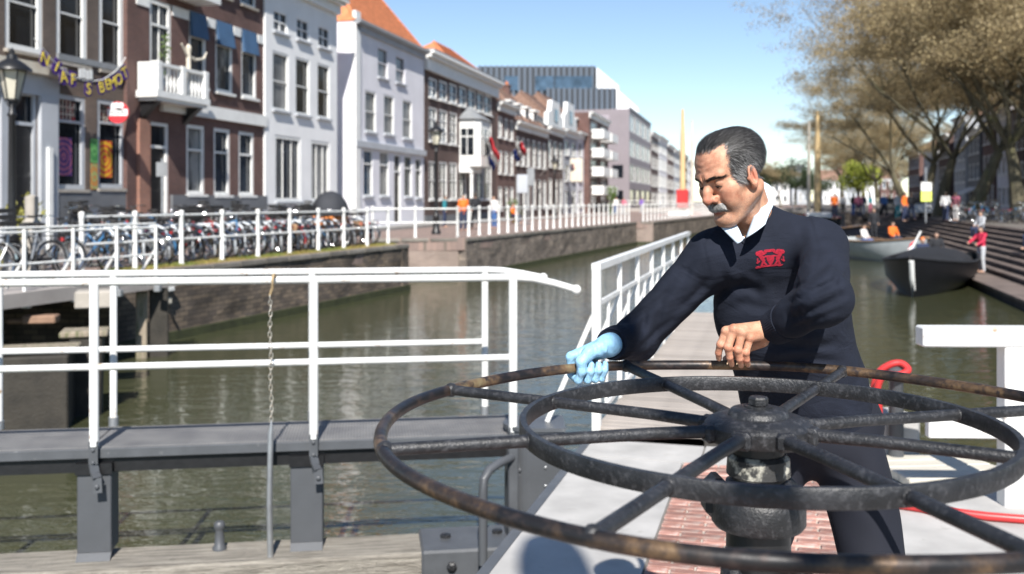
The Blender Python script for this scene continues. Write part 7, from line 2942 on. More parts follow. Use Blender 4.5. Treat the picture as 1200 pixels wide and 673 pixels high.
def torso_sdf(p, g=0.0):
    d = s_ell(p, WAI + UPV * 0.02, (0.166 + g, 0.125 + g, 0.24 + g), TF)
    d = smin(d, s_ell(p, WAI + UPV * 0.25 + FWD * 0.012, (0.165 + g, 0.118 + g, 0.21 + g), TF), 0.06)
    d = smin(d, s_ell(p, WAI + UPV * 0.30 + FWD * 0.045 + LAT * 0.065, (0.085 + g, 0.07 + g, 0.10 + g), TF), 0.05)
    d = smin(d, s_ell(p, WAI + UPV * 0.30 + FWD * 0.045 - LAT * 0.065, (0.085 + g, 0.07 + g, 0.10 + g), TF), 0.05)
    d = smin(d, s_cap(p, SR + LAT * 0.03, SL - LAT * 0.03, 0.058 + g, 0.058 + g), 0.06)
    nb = NB + A3(-0.005, -0.005, 0.012)
    d = smin(d, s_cap(p, nb, SR + A3(0.02, 0, 0.012), 0.052 + g, 0.05 + g), 0.04)
    d = smin(d, s_cap(p, nb, SL + A3(-0.02, 0, 0.012), 0.052 + g, 0.05 + g), 0.04)
    return d


def sleeve_sdf(p, g=0.0):
    r_ = smin(s_cap(p, SR, ER, 0.060 + g, 0.051 + g), s_cap(p, ER, WRR_ + (WRR_ - ER) * -0.02, 0.050 + g, 0.034 + g), 0.03)
    l_ = smin(s_cap(p, SL, EL, 0.058 + g, 0.051 + g), s_cap(p, EL, WRL + (EL - WRL) * 0.06, 0.048 + g, 0.036 + g), 0.04)
    l_ = smin(l_, s_cap(p, SL * 0.45 + EL * 0.55, EL * 0.45 + WRL * 0.55, 0.040 + g, 0.034 + g), 0.03)
    return r_, l_


def ridge(a):
    """soft valleys with sharper crests, like cloth pulled into folds"""
    return 1.0 - 2.0 * np.abs(np.sin(a * 0.5)) ** 0.75


def folds(p):
    x, y, z = p[:, 0], p[:, 1], p[:, 2]
    wv = 0.5 * np.sin(21 * x + 9 * z) + 0.5 * np.sin(17 * y - 13 * z + 1.3) + 0.35 * np.sin(41 * x - 33 * z + 20 * y)
    ax = (WRR_ - SR) / np.linalg.norm(WRR_ - SR)
    t = (p - SR) @ ax
    sr_, sl_ = sleeve_sdf(p)
    mr_ = np.exp(-sr_.clip(0, 0.2) * 45)
    # reaching sleeve: drag lines along it, bunched wrinkles above the cuff and at the elbow
    f = mr_ * (0.0042 * ridge(70 * t + 30 * z + 2.6 * wv) * (0.15 + 0.9 * np.exp(-((t - 0.20) / 0.07) ** 2) + 0.8 * np.exp(-((t - 0.335) / 0.045) ** 2))
               + 0.0040 * ridge(26 * t - 52 * z + 2.8 * wv) * np.exp(-((t - 0.12) / 0.14) ** 2))
    ml_ = np.exp(-sl_.clip(0, 0.2) * 45)
    rr_ = np.linalg.norm(p - EL, axis=1)
    fore = (WRL - EL) / np.linalg.norm(WRL - EL)
    tf = (p - EL) @ fore
    f = f + ml_ * (0.0050 * ridge(62 * (x * 0.55 + z * 0.85) + 2.4 * wv) * np.exp(-((rr_ - 0.05) / 0.06) ** 2)
                   + 0.0040 * ridge(58 * tf + 26 * z + 2.2 * wv) * np.exp(-((tf - 0.10) / 0.07) ** 2)
                   + 0.0035 * ridge(40 * (z - 0.5 * x) + 2.0 * wv + 0.6) * np.exp(-((z - 1.43) / 0.06) ** 2))
    # chest: long pulls from the shoulders towards the waist, rolls over the belly
    mt = np.exp(-((z - 1.27) / 0.17) ** 2) * (1 - 0.8 * np.maximum(mr_, ml_))
    f = f + mt * 0.0045 * ridge(30 * (x + 0.42 * z) + 2.2 * wv + 0.4) + mt * 0.0025 * ridge(52 * (z - 0.35 * x) + 2.0 * wv)
    mw = np.exp(-((z - 1.09) / 0.09) ** 2)
    f = 0.35 * (f + mw * 0.0050 * ridge(48 * z + 14 * x + 2.2 * wv))
    # single creases, each a valley with a rolled edge beside it
    u, v = CX + FPX * x / y, HY + FPX * (EYE - z) / y
    for pts, amp, wid, who in CREASES:
        best = np.full(len(p), 1e3, np.float32)
        sd = np.zeros(len(p), np.float32)
        tp = np.zeros(len(p), np.float32)
        for k_, ((x0, y0), (x1, y1)) in enumerate(zip(pts[:-1], pts[1:])):
            dx, dy = x1 - x0, y1 - y0
            l2 = dx * dx + dy * dy
            tt = np.clip(((u - x0) * dx + (v - y0) * dy) / l2, 0, 1)
            qx_, qy_ = u - x0 - tt * dx, v - y0 - tt * dy
            dd = np.sqrt(qx_ * qx_ + qy_ * qy_)
            cr_ = (qx_ * dy - qy_ * dx) / math.sqrt(l2)
            sd = np.where(dd < best, cr_, sd)
            tp = np.where(dd < best, (k_ + tt) / (len(pts) - 1), tp)
            best = np.minimum(best, dd)
        w8 = mr_ if who == 'r' else ml_ if who == 'l' else (1 - np.maximum(mr_, ml_) * 0.7)
        w8 = w8 * (y < 2.62) * np.maximum(np.sin(np.pi * tp), 0.0) ** 0.8
        f = f + w8 * amp * (np.exp(-(best / wid) ** 2) - 0.75 * np.exp(-((best - 1.7 * wid) / (1.1 * wid)) ** 2) * (sd > 0))
    return f


CREASES = [([(926, 234), (950, 258), (960, 296), (950, 332)], 0.0028, 1.6, 't'), ([(838, 262), (824, 286), (834, 330)], 0.0028, 1.6, 't'), ([(818, 292), (803, 325), (792, 345)], 0.005, 5, 'r'), ([(838, 318), (812, 348), (786, 368)], 0.006, 5, 'r'), ([(800, 318), (776, 352), (768, 392)], 0.005, 4.5, 'r'),
           ([(786, 338), (757, 366), (750, 398)], 0.0055, 4, 'r'), ([(770, 352), (742, 372), (731, 404)], 0.005, 3.5, 'r'), ([(752, 362), (728, 384), (722, 412)], 0.0045, 3.2, 'r'), ([(792, 372), (770, 388), (744, 414)], 0.005, 4, 'r'),
           ([(994, 322), (962, 338), (914, 358)], 0.008, 4.5, 'l'), ([(996, 343), (966, 358), (924, 376)], 0.0085, 4.5, 'l'), ([(986, 360), (956, 374), (930, 386)], 0.006, 4, 'l'),
           ([(980, 292), (964, 316), (940, 336), (914, 348)], 0.0055, 5, 'l'), ([(984, 306), (978, 330), (986, 352)], 0.004, 4, 'l'), ([(932, 352), (922, 366), (924, 384)], 0.0035, 3.2, 'l'), ([(948, 346), (938, 362), (944, 382)], 0.0035, 3.2, 'l'),
           ([(846, 340), (870, 334), (892, 346)], 0.006, 6, 't'), ([(850, 366), (876, 356), (900, 364)], 0.005, 6, 't'), ([(842, 306), (850, 330), (846, 352)], 0.006, 6, 't'), ([(938, 262), (942, 290), (936, 330)], 0.004, 6, 't'),
           ([(886, 300), (884, 330), (894, 366)], 0.0035, 7, 't'), ([(880, 412), (910, 402), (950, 408), (985, 402)], 0.007, 6, 't'), ([(890, 428), (940, 420), (990, 424)], 0.006, 5, 't')]


VT = [pxv(840, 256, 2.33), pxv(900, 234, 2.33), pxv(876.5, 287, 2.33)]
VT2 = [pxv(852, 262, 2.33), pxv(893, 240, 2.33), pxv(873, 283, 2.33)]


def tri2(p, T):
    """2-d distance-like value of a triangle in the x-z plane, negative inside"""
    P = [(t[0], t[2]) for t in T]
    cx_, cz_ = sum(a for a, _ in P) / 3, sum(b for _, b in P) / 3
    d = None
    for i in range(3):
        (x0, z0), (x1, z1) = P[i], P[(i + 1) % 3]
        nx, nz = z1 - z0, -(x1 - x0)
        l_ = math.hypot(nx, nz)
        nx, nz = nx / l_, nz / l_
        if (cx_ - x0) * nx + (cz_ - z0) * nz > 0:
            nx, nz = -nx, -nz
        v = (p[:, 0] - x0) * nx + (p[:, 2] - z0) * nz
        d = v if d is None else np.maximum(d, v)
    return d


HEADC = pxv(858.5, 202, 2.36)
NK0, NK1 = NB + A3(0.0, 0.0, -0.03), A3(0.566, 2.405, 1.575)


def sweater_sdf(p):
    r_, l_ = sleeve_sdf(p)
    d = smin(torso_sdf(p), r_, 0.045)
    d = smin(d, l_, 0.035)
    d = d + folds(p)
    # rib at the hem, end of the sleeves
    d = np.maximum(d, 0.905 - p[:, 2])
    er = (p - WRR_) @ ((WRR_ - ER) / np.linalg.norm(WRR_ - ER))
    nr = np.linalg.norm(p - WRR_, axis=1)
    d = np.where((nr < 0.12) & (er > -0.02), np.maximum(d, er + 0.004), d)
    el_ = (p - WRL) @ ((WRL - EL) / np.linalg.norm(WRL - EL))
    nl = np.linalg.norm(p - WRL, axis=1)
    d = np.where((nl < 0.11) & (el_ > -0.03), np.maximum(d, el_ + 0.008), d)
    # neck opening
    d = smax(d, -s_cap(p, NK0 + A3(-0.004, 0.0, 0.0), NK1, 0.052, 0.0545), 0.005)
    d = smax(d, -np.maximum(tri2(p, VT), p[:, 1] - 2.45), 0.004)
    return d


# ---- head in its own frame (face towards -y), then turned
HS = 0.925
HR = (Matrix.Rotation(R(-60), 3, 'Z') @ Matrix.Rotation(R(24), 3, 'X') @ Matrix.Rotation(R(-3), 3, 'Y'))
HRn = np.array(HR, np.float32)


def to_head(p):
    return ((p - HEADC) @ HRn) / HS


def from_head(q):
    return (np.asarray(q, np.float32) * HS) @ HRn.T + HEADC


def head_local(q):
    x, y, z = q[:, 0], q[:, 1], q[:, 2]
    m = q.copy()
    m[:, 0] = np.abs(x)                       # mirrored half for paired features
    d = s_ell(q, (0, 0.014, 0.036), (0.0720, 0.090, 0.0725))
    d = smin(d, s_ell(q, (0, -0.028, 0.030), (0.064, 0.063, 0.074)), 0.03)
    d = smin(d, s_ell(q, (0, -0.026, -0.040), (0.056, 0.058, 0.062)), 0.03)
    d = smin(d, s_cap(m, (0.055, 0.004, -0.052), (0.018, -0.070, -0.098), 0.017, 0.018), 0.025)      # jaw line
    d = smin(d, s_ell(q, (0, -0.079, -0.099), (0.022, 0.017, 0.019)), 0.018)                          # chin
    d = smin(d, s_ell(q, (0, -0.045, -0.098), (0.035, 0.045, 0.022)), 0.02)                           # under the chin
    d = smin(d, s_ell(m, (0.043, -0.060, -0.022), (0.024, 0.024, 0.019)), 0.02)                       # cheekbone
    d = smin(d, s_ell(m, (0.036, -0.066, -0.050), (0.022, 0.020, 0.026)), 0.02)                       # cheek
    d = smax(d, -s_ell(m, (0.078, -0.052, 0.028), (0.014, 0.028, 0.026)), 0.02)                       # temple
    d = smin(d, s_cap(m, (0.012, -0.0905, 0.020), (0.042, -0.077, 0.0225), 0.0095, 0.0085), 0.012)    # brow
    d = smin(d, s_ell(q, (0, -0.083, 0.022), (0.016, 0.013, 0.014)), 0.012)                           # glabella
    d = smax(d, -s_ell(m, (0.031, -0.098, 0.001), (0.0175, 0.0165, 0.0115)), 0.012)                   # socket
    eye = A3(0.0312, -0.0745, 0.0005)
    lid = s_sph(m, eye, 0.0148)
    up = np.maximum(lid, -(m[:, 2] - eye[2] + 0.0045 + 0.12 * (m[:, 0] - eye[0])))
    lo_ = np.maximum(s_sph(m, eye + A3(0, 0, -0.0008), 0.0142), (m[:, 2] - eye[2] + 0.0068))
    d = smin(d, up, 0.0025)
    d = smin(d, lo_, 0.003)
    d = smin(d, s_ell(m, (0.032, -0.0795, -0.0165), (0.0145, 0.0065, 0.005)), 0.006)                  # bag under the eye
    # nose
    d = smin(d, s_cap(q, (0, -0.086, 0.012), (0, -0.1015, -0.014), 0.0085, 0.0105), 0.010)
    d = smin(d, s_cap(q, (0, -0.1005, -0.014), (0, -0.1075, -0.0315), 0.0112, 0.0142), 0.006)
    d = smin(d, s_ell(m, (0.0148, -0.0945, -0.0355), (0.0096, 0.0125, 0.0098)), 0.005)
    d = smax(d, -s_ell(m, (0.0070, -0.1035, -0.0432), (0.0038, 0.0055, 0.0035)), 0.002)
    # mouth
    d = smin(d, s_ell(q, (0, -0.082, -0.058), (0.026, 0.015, 0.013)), 0.012)
    d = smin(d, s_ell(q, (0, -0.0895, -0.0735), (0.019, 0.0075, 0.0062)), 0.006)                      # lower lip
    d = smax(d, -s_ell(q, (0, -0.0985, -0.0668), (0.022, 0.0065, 0.0016)), 0.003)                     # mouth line
    d = smax(d, -s_ell(q, (0, -0.0985, -0.0835), (0.018, 0.0065, 0.0045)), 0.006)
    d = smax(d, -s_cap(m, (0.0205, -0.0965, -0.034), (0.0345, -0.0805, -0.068), 0.0022, 0.0020), 0.009)  # fold beside the mouth
    d = smax(d, -s_cap(m, (0.0035, -0.0985, 0.030), (0.0045, -0.0965, 0.016), 0.0016, 0.0014), 0.004)    # frown lines
    d = d + 0.0006 * np.sin((z - 0.25 * np.abs(x)) * 420) * np.exp(-((z - 0.052) / 0.016) ** 2) * np.exp(-(x / 0.045) ** 2) * (y < -0.05)
    d = d + 0.0005 * np.sin(np.arctan2(z - 0.001, -(y + 0.085)) * 16) * np.exp(-(((m[:, 0] - 0.056) / 0.008) ** 2 + ((y + 0.057) / 0.010) ** 2 + ((z - 0.002) / 0.013) ** 2))
    # ear
    ec = A3(0.0755, -0.006, -0.012)
    e_rot = np.array(Matrix.Rotation(R(22), 3, 'Z') @ Matrix.Rotation(R(-12), 3, 'X'), np.float32)
    ear = s_ell(m, ec, (0.0098, 0.0190, 0.0315), e_rot)
    ear = smax(ear, -s_ell(m, ec + A3(0.0095, -0.003, 0.003), (0.0105, 0.0120, 0.0215), e_rot), 0.003)
    ear = smin(ear, s_ell(m, ec + A3(0.0035, 0.0045, 0.004), (0.0036, 0.0032, 0.016), e_rot), 0.003)
    ear = smin(ear, s_sph(m, ec + A3(0.0005, -0.0165, -0.002), 0.0048), 0.004)
    ear = smin(ear, s_ell(m, ec + A3(-0.001, -0.006, -0.0275), (0.005, 0.0085, 0.008)), 0.005)
    d = smin(d, ear, 0.005)
    return d


def skin_sdf(p):
    q = to_head(p)
    d = head_local(q) * HS
    nk = s_cap(p, NK0, NK1, 0.0560, 0.0500)
    # front of the neck: throat and the strap muscle
    nk = smin(nk, s_cap(p, from_head(A3(0.052, 0.020, -0.045)), NB + A3(-0.035, -0.050, -0.03), 0.012, 0.013), 0.015)
    nk = smin(nk, s_ell(p, from_head(A3(0.0, -0.012, -0.125)), (0.018, 0.018, 0.02)), 0.02)
    d = smin(d, nk, 0.022)
    ch_ = torso_sdf(p, -0.010)
    ch_ = np.maximum(ch_, np.linalg.norm(p - (NB + A3(-0.03, -0.06, -0.03)), axis=1) - 0.15)
    return smin(d, ch_, 0.015)


HL = dict(
    mcp=[pxv(851, 388.5, 2.262), pxv(860, 386, 2.251), pxv(870, 389.5, 2.249), pxv(879, 396, 2.254)],
    pip=[pxv(844.5, 404, 2.261), pxv(853, 407, 2.249), pxv(864.5, 410, 2.247), pxv(874, 413, 2.251)],
    dip=[pxv(842, 413.5, 2.270), pxv(855, 418.5, 2.257), pxv(866.5, 420.5, 2.255), pxv(875, 421.5, 2.258)],
    tip=[pxv(842.5, 420, 2.283), pxv(857.5, 427, 2.280), pxv(868.5, 428.5, 2.280), pxv(876.5, 427.5, 2.281)])


def left_hand_sdf(p):
    w = WRL + A3(-0.004, 0.003, -0.001)
    d = s_cap(p, WRL + (EL - WRL) * 0.35, w, 0.029, 0.0265)
    for i in range(4):
        d = smin(d, s_cap(p, w + (HL['mcp'][i] - w) * 0.12, HL['mcp'][i], 0.0185, [0.0118, 0.0122, 0.0118, 0.0105][i]), 0.010)
    for i in range(4):
        rs = [(0.0098, 0.0090, 0.0078, 0.0068), (0.0102, 0.0094, 0.0080, 0.0070), (0.0098, 0.0090, 0.0078, 0.0068), (0.0088, 0.0080, 0.0070, 0.0062)][i]
        f = chain(p, [HL['mcp'][i], HL['pip'][i], HL['dip'][i], HL['tip'][i]], rs, 0.0025)
        f = smin(f, s_sph(p, HL['pip'][i] + A3(0, -0.0012, 0), rs[1] + 0.0008), 0.003)
        d = smin(d, f, 0.0035)
        d = smin(d, s_sph(p, HL['mcp'][i] + A3(0, -0.003, 0.0015), 0.0105), 0.004)     # knuckle
    th = [pxv(893, 399, 2.292), pxv(873, 408, 2.312), pxv(860, 416, 2.325), pxv(851, 421, 2.330)]
    d = smin(d, chain(p, th, (0.0165, 0.0125, 0.0105, 0.0085), 0.004), 0.008)
    for i in range(3):                                                                   # tendons on the back of the hand
        a_, b_ = HL['mcp'][i + 0], w
        d = smin(d, s_cap(p, a_ + A3(0, -0.009, 0.002), (a_ + b_) / 2 + A3(0, -0.0145, 0.003), 0.0022, 0.002), 0.005)
    return d


# gloved right hand closed on the rim
HP = Vector((0.1795, 2.2655, WC.z))
e_t, e_r = A3(0.924, 0.383, 0), A3(-0.383, 0.924, 0)
E_Z = A3(0, 0, 1)
HPn = np.array(HP, np.float32)


def around(s, th, r):
    return HPn + e_t * s + (E_Z * math.cos(R(th)) + e_r * math.sin(R(th))) * r


def glove_sdf(p):
    w = WRR_ + A3(-0.002, 0, -0.002)
    sl = [-0.033, -0.0095, 0.0095, 0.0265]
    mc = [around(s - 0.002, 48, 0.036) for s in sl]
    d = s_cap(p, WRR_ + (ER - WRR_) * 0.22, w, 0.031, 0.0275)
    for i in range(4):
        d = smin(d, s_cap(p, w + (mc[i] - w) * 0.15, mc[i], 0.0195, 0.0125), 0.012)
    for i, s in enumerate(sl):
        rs = (0.0102, 0.0094, 0.0084, 0.0075) if i < 3 else (0.0094, 0.0086, 0.0077, 0.0070)
        f = chain(p, [mc[i], around(s + 0.001, 120, 0.034), around(s - 0.002, 205, 0.0265), around(s + 0.001, 262, 0.0225), around(s + 0.004, 298, 0.0215)],
                  (rs[0], rs[0], rs[1], rs[2], rs[3]), 0.003)
        d = smin(d, f, 0.004)
    th = [pxv(704, 408, 2.262), pxv(690, 414, 2.243), pxv(681, 424, 2.233), pxv(682, 434, 2.236)]
    d = smin(d, chain(p, th, (0.0185, 0.0148, 0.0122, 0.0098), 0.005), 0.010)
    # stretched folds of the thin rubber
    d = d + 0.0011 * np.sin(210 * (p[:, 0] * 0.6 + p[:, 2]) + 3 * np.sin(60 * p[:, 0])) * np.exp(-(np.linalg.norm(p - pxv(706, 412, 2.25), axis=1) / 0.03) ** 2)
    # the sleeve cuff of the glove ends inside the sweater, and the rim stays free
    q = p - HPn
    rim = np.linalg.norm(np.stack([(q @ e_r) + ((q @ e_t) ** 2) / (2 * WR), q[:, 2]], 1), axis=1) - 0.0116
    return smax(d, -rim, 0.001)


# ---- meshes
V1, F1 = sparse_nets(skin_sdf, HEADC + A3(-0.16, -0.16, -0.24), HEADC + A3(0.20, 0.20, 0.15), 0.0019)
V1 = relax(V1, F1, 1, 0.35)
V2, F2 = sparse_nets(left_hand_sdf, pxv(832, 436, 2.25) - 0.03, pxv(928, 360, 2.32) + 0.04, 0.0014)
V2 = relax(V2, F2, 1, 0.35)

# the rest of the body under the clothes
HPL, HPR = A3(0.885, 2.60, 0.93), A3(0.705, 2.63, 0.92)
KNL, KNR = A3(0.955, 2.52, 0.50), A3(0.63, 2.60, 0.50)
ANL, ANR = A3(1.00, 2.64, 0.10), A3(0.575, 2.70, 0.10)


def under_sdf(p):
    d = torso_sdf(p, -0.022)
    r_, l_ = sleeve_sdf(p, -0.02)
    d = smin(d, np.minimum(r_, l_), 0.03)
    for h_, k_, a_ in ((HPL, KNL, ANL), (HPR, KNR, ANR)):
        d = smin(d, smin(s_cap(p, h_, k_, 0.075, 0.05), s_cap(p, k_, a_, 0.05, 0.035), 0.03), 0.05)
        d = smin(d, s_cap(p, a_ + A3(0, 0.01, -0.05), a_ + A3(-0.03, -0.15, -0.06), 0.03, 0.026), 0.02)
    return d


V3, F3 = surface_nets(under_sdf, (0.10, 2.0, 0.0), (1.12, 2.85, 1.52), 0.014)
V = np.concatenate([V1, V2, V3])
F = np.concatenate([F1, F2 + len(V1), F3 + len(V1) + len(V2)])
man = np_mesh('person', V, F, M_SKIN)
tag(man, 'grey-haired man with a moustache in a navy sweater turning the big iron wheel', 'person')
# skin tone attribute: red = ruddy, green = stubble and darker eye sockets, blue = lips
q = to_head(V1.astype(np.float32))
qa_ = q.copy()
qa_[:, 0] = np.abs(qa_[:, 0])
g3 = lambda c, s: np.exp(-(((qa_ - np.array(c)) / np.array(s)) ** 2).sum(1))
ruddy = 0.75 * g3((0.0, -0.108, -0.032), (0.02, 0.016, 0.016)) + 0.5 * g3((0.078, -0.006, -0.012), (0.014, 0.024, 0.034)) + 0.40 * g3((0.042, -0.075, -0.03), (0.022, 0.03, 0.02)) + 0.25 * g3((0.0, -0.09, 0.05), (0.05, 0.03, 0.03))
stubble_socket = 0.42 * np.clip((-0.040 - q[:, 2]) / 0.025, 0, 1) * np.clip((0.012 - q[:, 1]) / 0.02, 0, 1) * np.clip((q[:, 2] + 0.135) / 0.02, 0, 1)
stubble_socket = np.maximum(stubble_socket, 0.55 * g3((0.031, -0.09, -0.002), (0.017, 0.02, 0.007)))
lips = g3((0, -0.095, -0.0735), (0.016, 0.01, 0.0055)) * 0.9
tone = np.zeros((len(V), 4), np.float32)
tone[:len(V1), 0], tone[:len(V1), 1], tone[:len(V1), 2] = ruddy.clip(0, 1), stubble_socket, lips
kn = np.zeros(len(V2))
for nm in ('mcp', 'pip', 'dip'):
    for j in HL[nm]:
        kn = np.maximum(kn, 0.55 * np.exp(-(np.linalg.norm(V2 - j, axis=1) / 0.011) ** 2))
tone[len(V1):len(V1) + len(V2), 0] = kn
ca = man.data.color_attributes.new('tone', 'FLOAT_COLOR', 'POINT')
ca.data.foreach_set('color', tone.ravel())

V, F = sparse_nets(sweater_sdf, (0.12, 1.98, 0.88), (1.08, 2.82, 1.62), 0.0036)
Vs = relax(V, F, 1, 0.4)
sw = np_mesh('sweater', Vs, F, M_KNIT, man)
sw_bvh = BVHTree.FromPolygons([Vector(v) for v in Vs], [tuple(f) for f in F.tolist()])


def hem_sdf(p):
    d = torso_sdf(p, 0.003) + 0.0014 * np.sin(np.arctan2(p[:, 1] - 2.6, p[:, 0] - 0.78) * 110)
    return np.maximum(np.maximum(d, p[:, 2] - 0.955), 0.892 - p[:, 2])


V, F = sparse_nets(hem_sdf, (0.55, 2.40, 0.88), (1.02, 2.85, 0.97), 0.003)
np_mesh('hem_rib', V, F, M_KNIT, sw)


def cuff_sdf(p):
    out = None
    for W_, E_, r0, b0, b1 in ((WRR_, ER, 0.0345, -0.055, -0.001), (WRL, EL, 0.0362, -0.058, -0.004)):
        ax = (W_ - E_) / np.linalg.norm(W_ - E_)
        t = (p - W_) @ ax
        rad = np.linalg.norm((p - W_) - t[:, None] * ax, axis=1)
        u = np.cross(ax, A3(0, 0, 1))
        u /= np.linalg.norm(u)
        v = np.cross(ax, u)
        an = np.arctan2((p - W_) @ v, (p - W_) @ u)
        d = np.abs(rad - (r0 + 0.0008 * np.sin(an * 48) - 0.10 * t)) - 0.0024
        d = np.maximum(np.maximum(d, t - b1), b0 - t)
        out = d if out is None else np.minimum(out, d)
    return out


for W_ in (WRR_, WRL):
    V, F = surface_nets(cuff_sdf, W_ - 0.085, W_ + 0.085, 0.0019)
    np_mesh('cuff', V, F, M_KNIT, sw)


# V-neck ribbing: a rounded band along the opening
def neck_band():
    pts = []
    for T, n in ((VT, 0),):
        for a_, b_ in ((T[0], T[2]), (T[2], T[1])):
            for t in np.linspace(0, 1, 14):
                q_ = a_ * (1 - t) + b_ * t
                hit = sw_bvh.ray_cast(Vector((float(q_[0]), 2.0, float(q_[2]))), Vector((0, 1, 0)))
                if hit[0] is not None and hit[0].y < 2.46:
                    pts.append(hit[0] + Vector((0, 0.002, 0)))
    out = [pts[0]]
    for p_ in pts[1:]:
        if (p_ - out[-1]).length > 0.004 and (p_ - out[-1]).length < 0.05:
            out.append(p_)
    return out


nbp = neck_band()
if len(nbp) > 4:
    MB().tube(nbp, 0.0055, 8).build('neck_rib', M_KNIT, sw, True)


# shirt and collar
def shirt_sdf(p):
    d = np.abs(torso_sdf(p, -0.009)) - 0.0016
    d = np.maximum(d, np.linalg.norm(p - (NB + A3(-0.02, -0.03, -0.02)), axis=1) - 0.112)
    d = smax(d, -s_cap(p, NK0, NK1, 0.050, 0.052), 0.004)
    return np.maximum(d, -np.maximum(tri2(p, VT2), p[:, 1] - 2.44))


V, F = sparse_nets(shirt_sdf, NB - 0.19, NB + 0.16, 0.0026)
sht = np_mesh('shirt', relax(V, F, 1, 0.4), F, M_SHIRT, man)


def patch(name, rows, m, parent, thick=0.0022, bulge=0.0):
    """smooth sheet through rows of points (each row px, py, depth)"""
    mb = MB()
    n = 10
    grid = []
    for row in rows:
        P = [np.array(at(*q)) for q in row]
        out = []
        for t in np.linspace(0, len(P) - 1, n):
            i = min(int(t), len(P) - 2)
            f_ = t - i
            p0, p1, p2, p3 = P[max(i - 1, 0)], P[i], P[i + 1], P[min(i + 2, len(P) - 1)]
            out.append(0.5 * ((2 * p1) + (-p0 + p2) * f_ + (2 * p0 - 5 * p1 + 4 * p2 - p3) * f_ ** 2 + (-p0 + 3 * p1 - 3 * p2 + p3) * f_ ** 3))
        grid.append(out)
    k = 6
    G = []
    for j in range(len(grid) - 1):
        for s in range(k):
            t = s / k
            G.append([a * (1 - t) + b * t + np.array((0, -bulge * 4 * t * (1 - t), 0)) for a, b in zip(grid[j], grid[j + 1])])
    G.append(grid[-1])
    vs = [tuple(v) for row in G for v in row]
    fs = [(i * n + j, i * n + j + 1, (i + 1) * n + j + 1, (i + 1) * n + j) for i in range(len(G) - 1) for j in range(n - 1)]
    mb._add(vs, fs)
    o = mb.build(name, m, parent, True)
    md = o.modifiers.new('s', 'SOLIDIFY')
    md.thickness = thick
    md.offset = 0
    return o


# right-hand (image) wing: fold line along the neck, outer edge down to the point
patch('collar', [[(884, 209, 2.535), (890, 214, 2.50), (893, 224, 2.455), (889, 240, 2.395), (882, 257, 2.348), (874, 279, 2.318)],
                 [(892, 213, 2.55), (900, 216, 2.515), (907, 224, 2.463), (907, 238, 2.402), (901, 252, 2.348), (897, 263, 2.320)]], M_SHIRT, sht, bulge=0.008)
patch('collar', [[(858, 256, 2.37), (862, 262, 2.345), (867, 271, 2.325), (871, 281, 2.312)],
                 [(842, 254, 2.405), (841, 261, 2.372), (850, 272, 2.335), (864, 286, 2.308)]], M_SHIRT, sht, bulge=0.005)


# dark line along the upper lid: lashes plus the lid's shadow as colour
for s_ in (-1, 1):
    lp = []
    for t in np.linspace(-1, 1, 9):
        an = t * 0.95
        q_ = A3(s_ * 0.0312 + 0.0146 * math.sin(an), -0.0745 - 0.0146 * math.cos(an), 0.0005 - 0.0050 - 0.0015 * t * s_)
        lp.append(Vector(from_head(q_[None])[0]))
    MB().tube(lp, [0.0004, 0.0008, 0.0010, 0.0011, 0.0011, 0.0011, 0.0010, 0.0008, 0.0004], 6).build('lash_shadow_line', mat('lash_and_shadow', (0.012, 0.009, 0.008), 0.6), man, True)

# glove
V, F = sparse_nets(glove_sdf, pxv(655, 462, 2.24) - 0.03, pxv(740, 380, 2.33) + 0.05, 0.0014)
np_mesh('glove', relax(V, F, 1, 0.35), F, M_GLOVE, man)


# trousers and shoes
def trouser_sdf(p):
    x, y, z = p[:, 0], p[:, 1], p[:, 2]
    d = s_ell(p, (HPL + HPR) / 2 + A3(0, 0, 0.06), (0.172, 0.135, 0.16))
    for h_, k_, a_ in ((HPL, KNL, ANL), (HPR, KNR, ANR)):
        d = smin(d, smin(s_cap(p, h_ + A3(0, 0, -0.01), k_, 0.098, 0.073), s_cap(p, k_, a_ + A3(0, 0, -0.01), 0.073, 0.062), 0.03), 0.045)
    wv = np.sin(19 * x + 7 * z) + np.sin(13 * z - 15 * y)
    d = d + 0.0045 * np.sin(30 * (z + 0.9 * x) + 1.6 * wv) * np.exp(-((z - 0.85) / 0.18) ** 2) + 0.004 * np.sin(42 * z + 1.5 * wv) * np.exp(-((z - 0.48) / 0.14) ** 2) + 0.003 * np.sin(30 * x + 2 * wv)
    return np.maximum(d, z - 1.06)


V, F = sparse_nets(trouser_sdf, (0.46, 2.38, 0.03), (1.14, 2.84, 1.10), 0.006)
np_mesh('trousers', relax(V, F, 1, 0.4), F, M_TROU, man)
for a_, dx in ((ANL, 0.02), (ANR, -0.05)):
    f_ = lambda p, a_=a_, dx=dx: np.maximum(smin(s_cap(p, a_ + A3(0, 0.02, -0.045), a_ + A3(dx, -0.17, -0.058), 0.046, 0.042), s_cap(p, a_ + A3(0, 0.01, -0.02), a_ + A3(0, 0.01, 0.04), 0.048, 0.05), 0.03), 0.004 - p[:, 2])
    V, F = surface_nets(f_, a_ + A3(-0.14, -0.27, -0.104), a_ + A3(0.12, 0.12, 0.12), 0.006)
    np_mesh('shoe', relax(V, F, 1), F, M_SHOE, man)

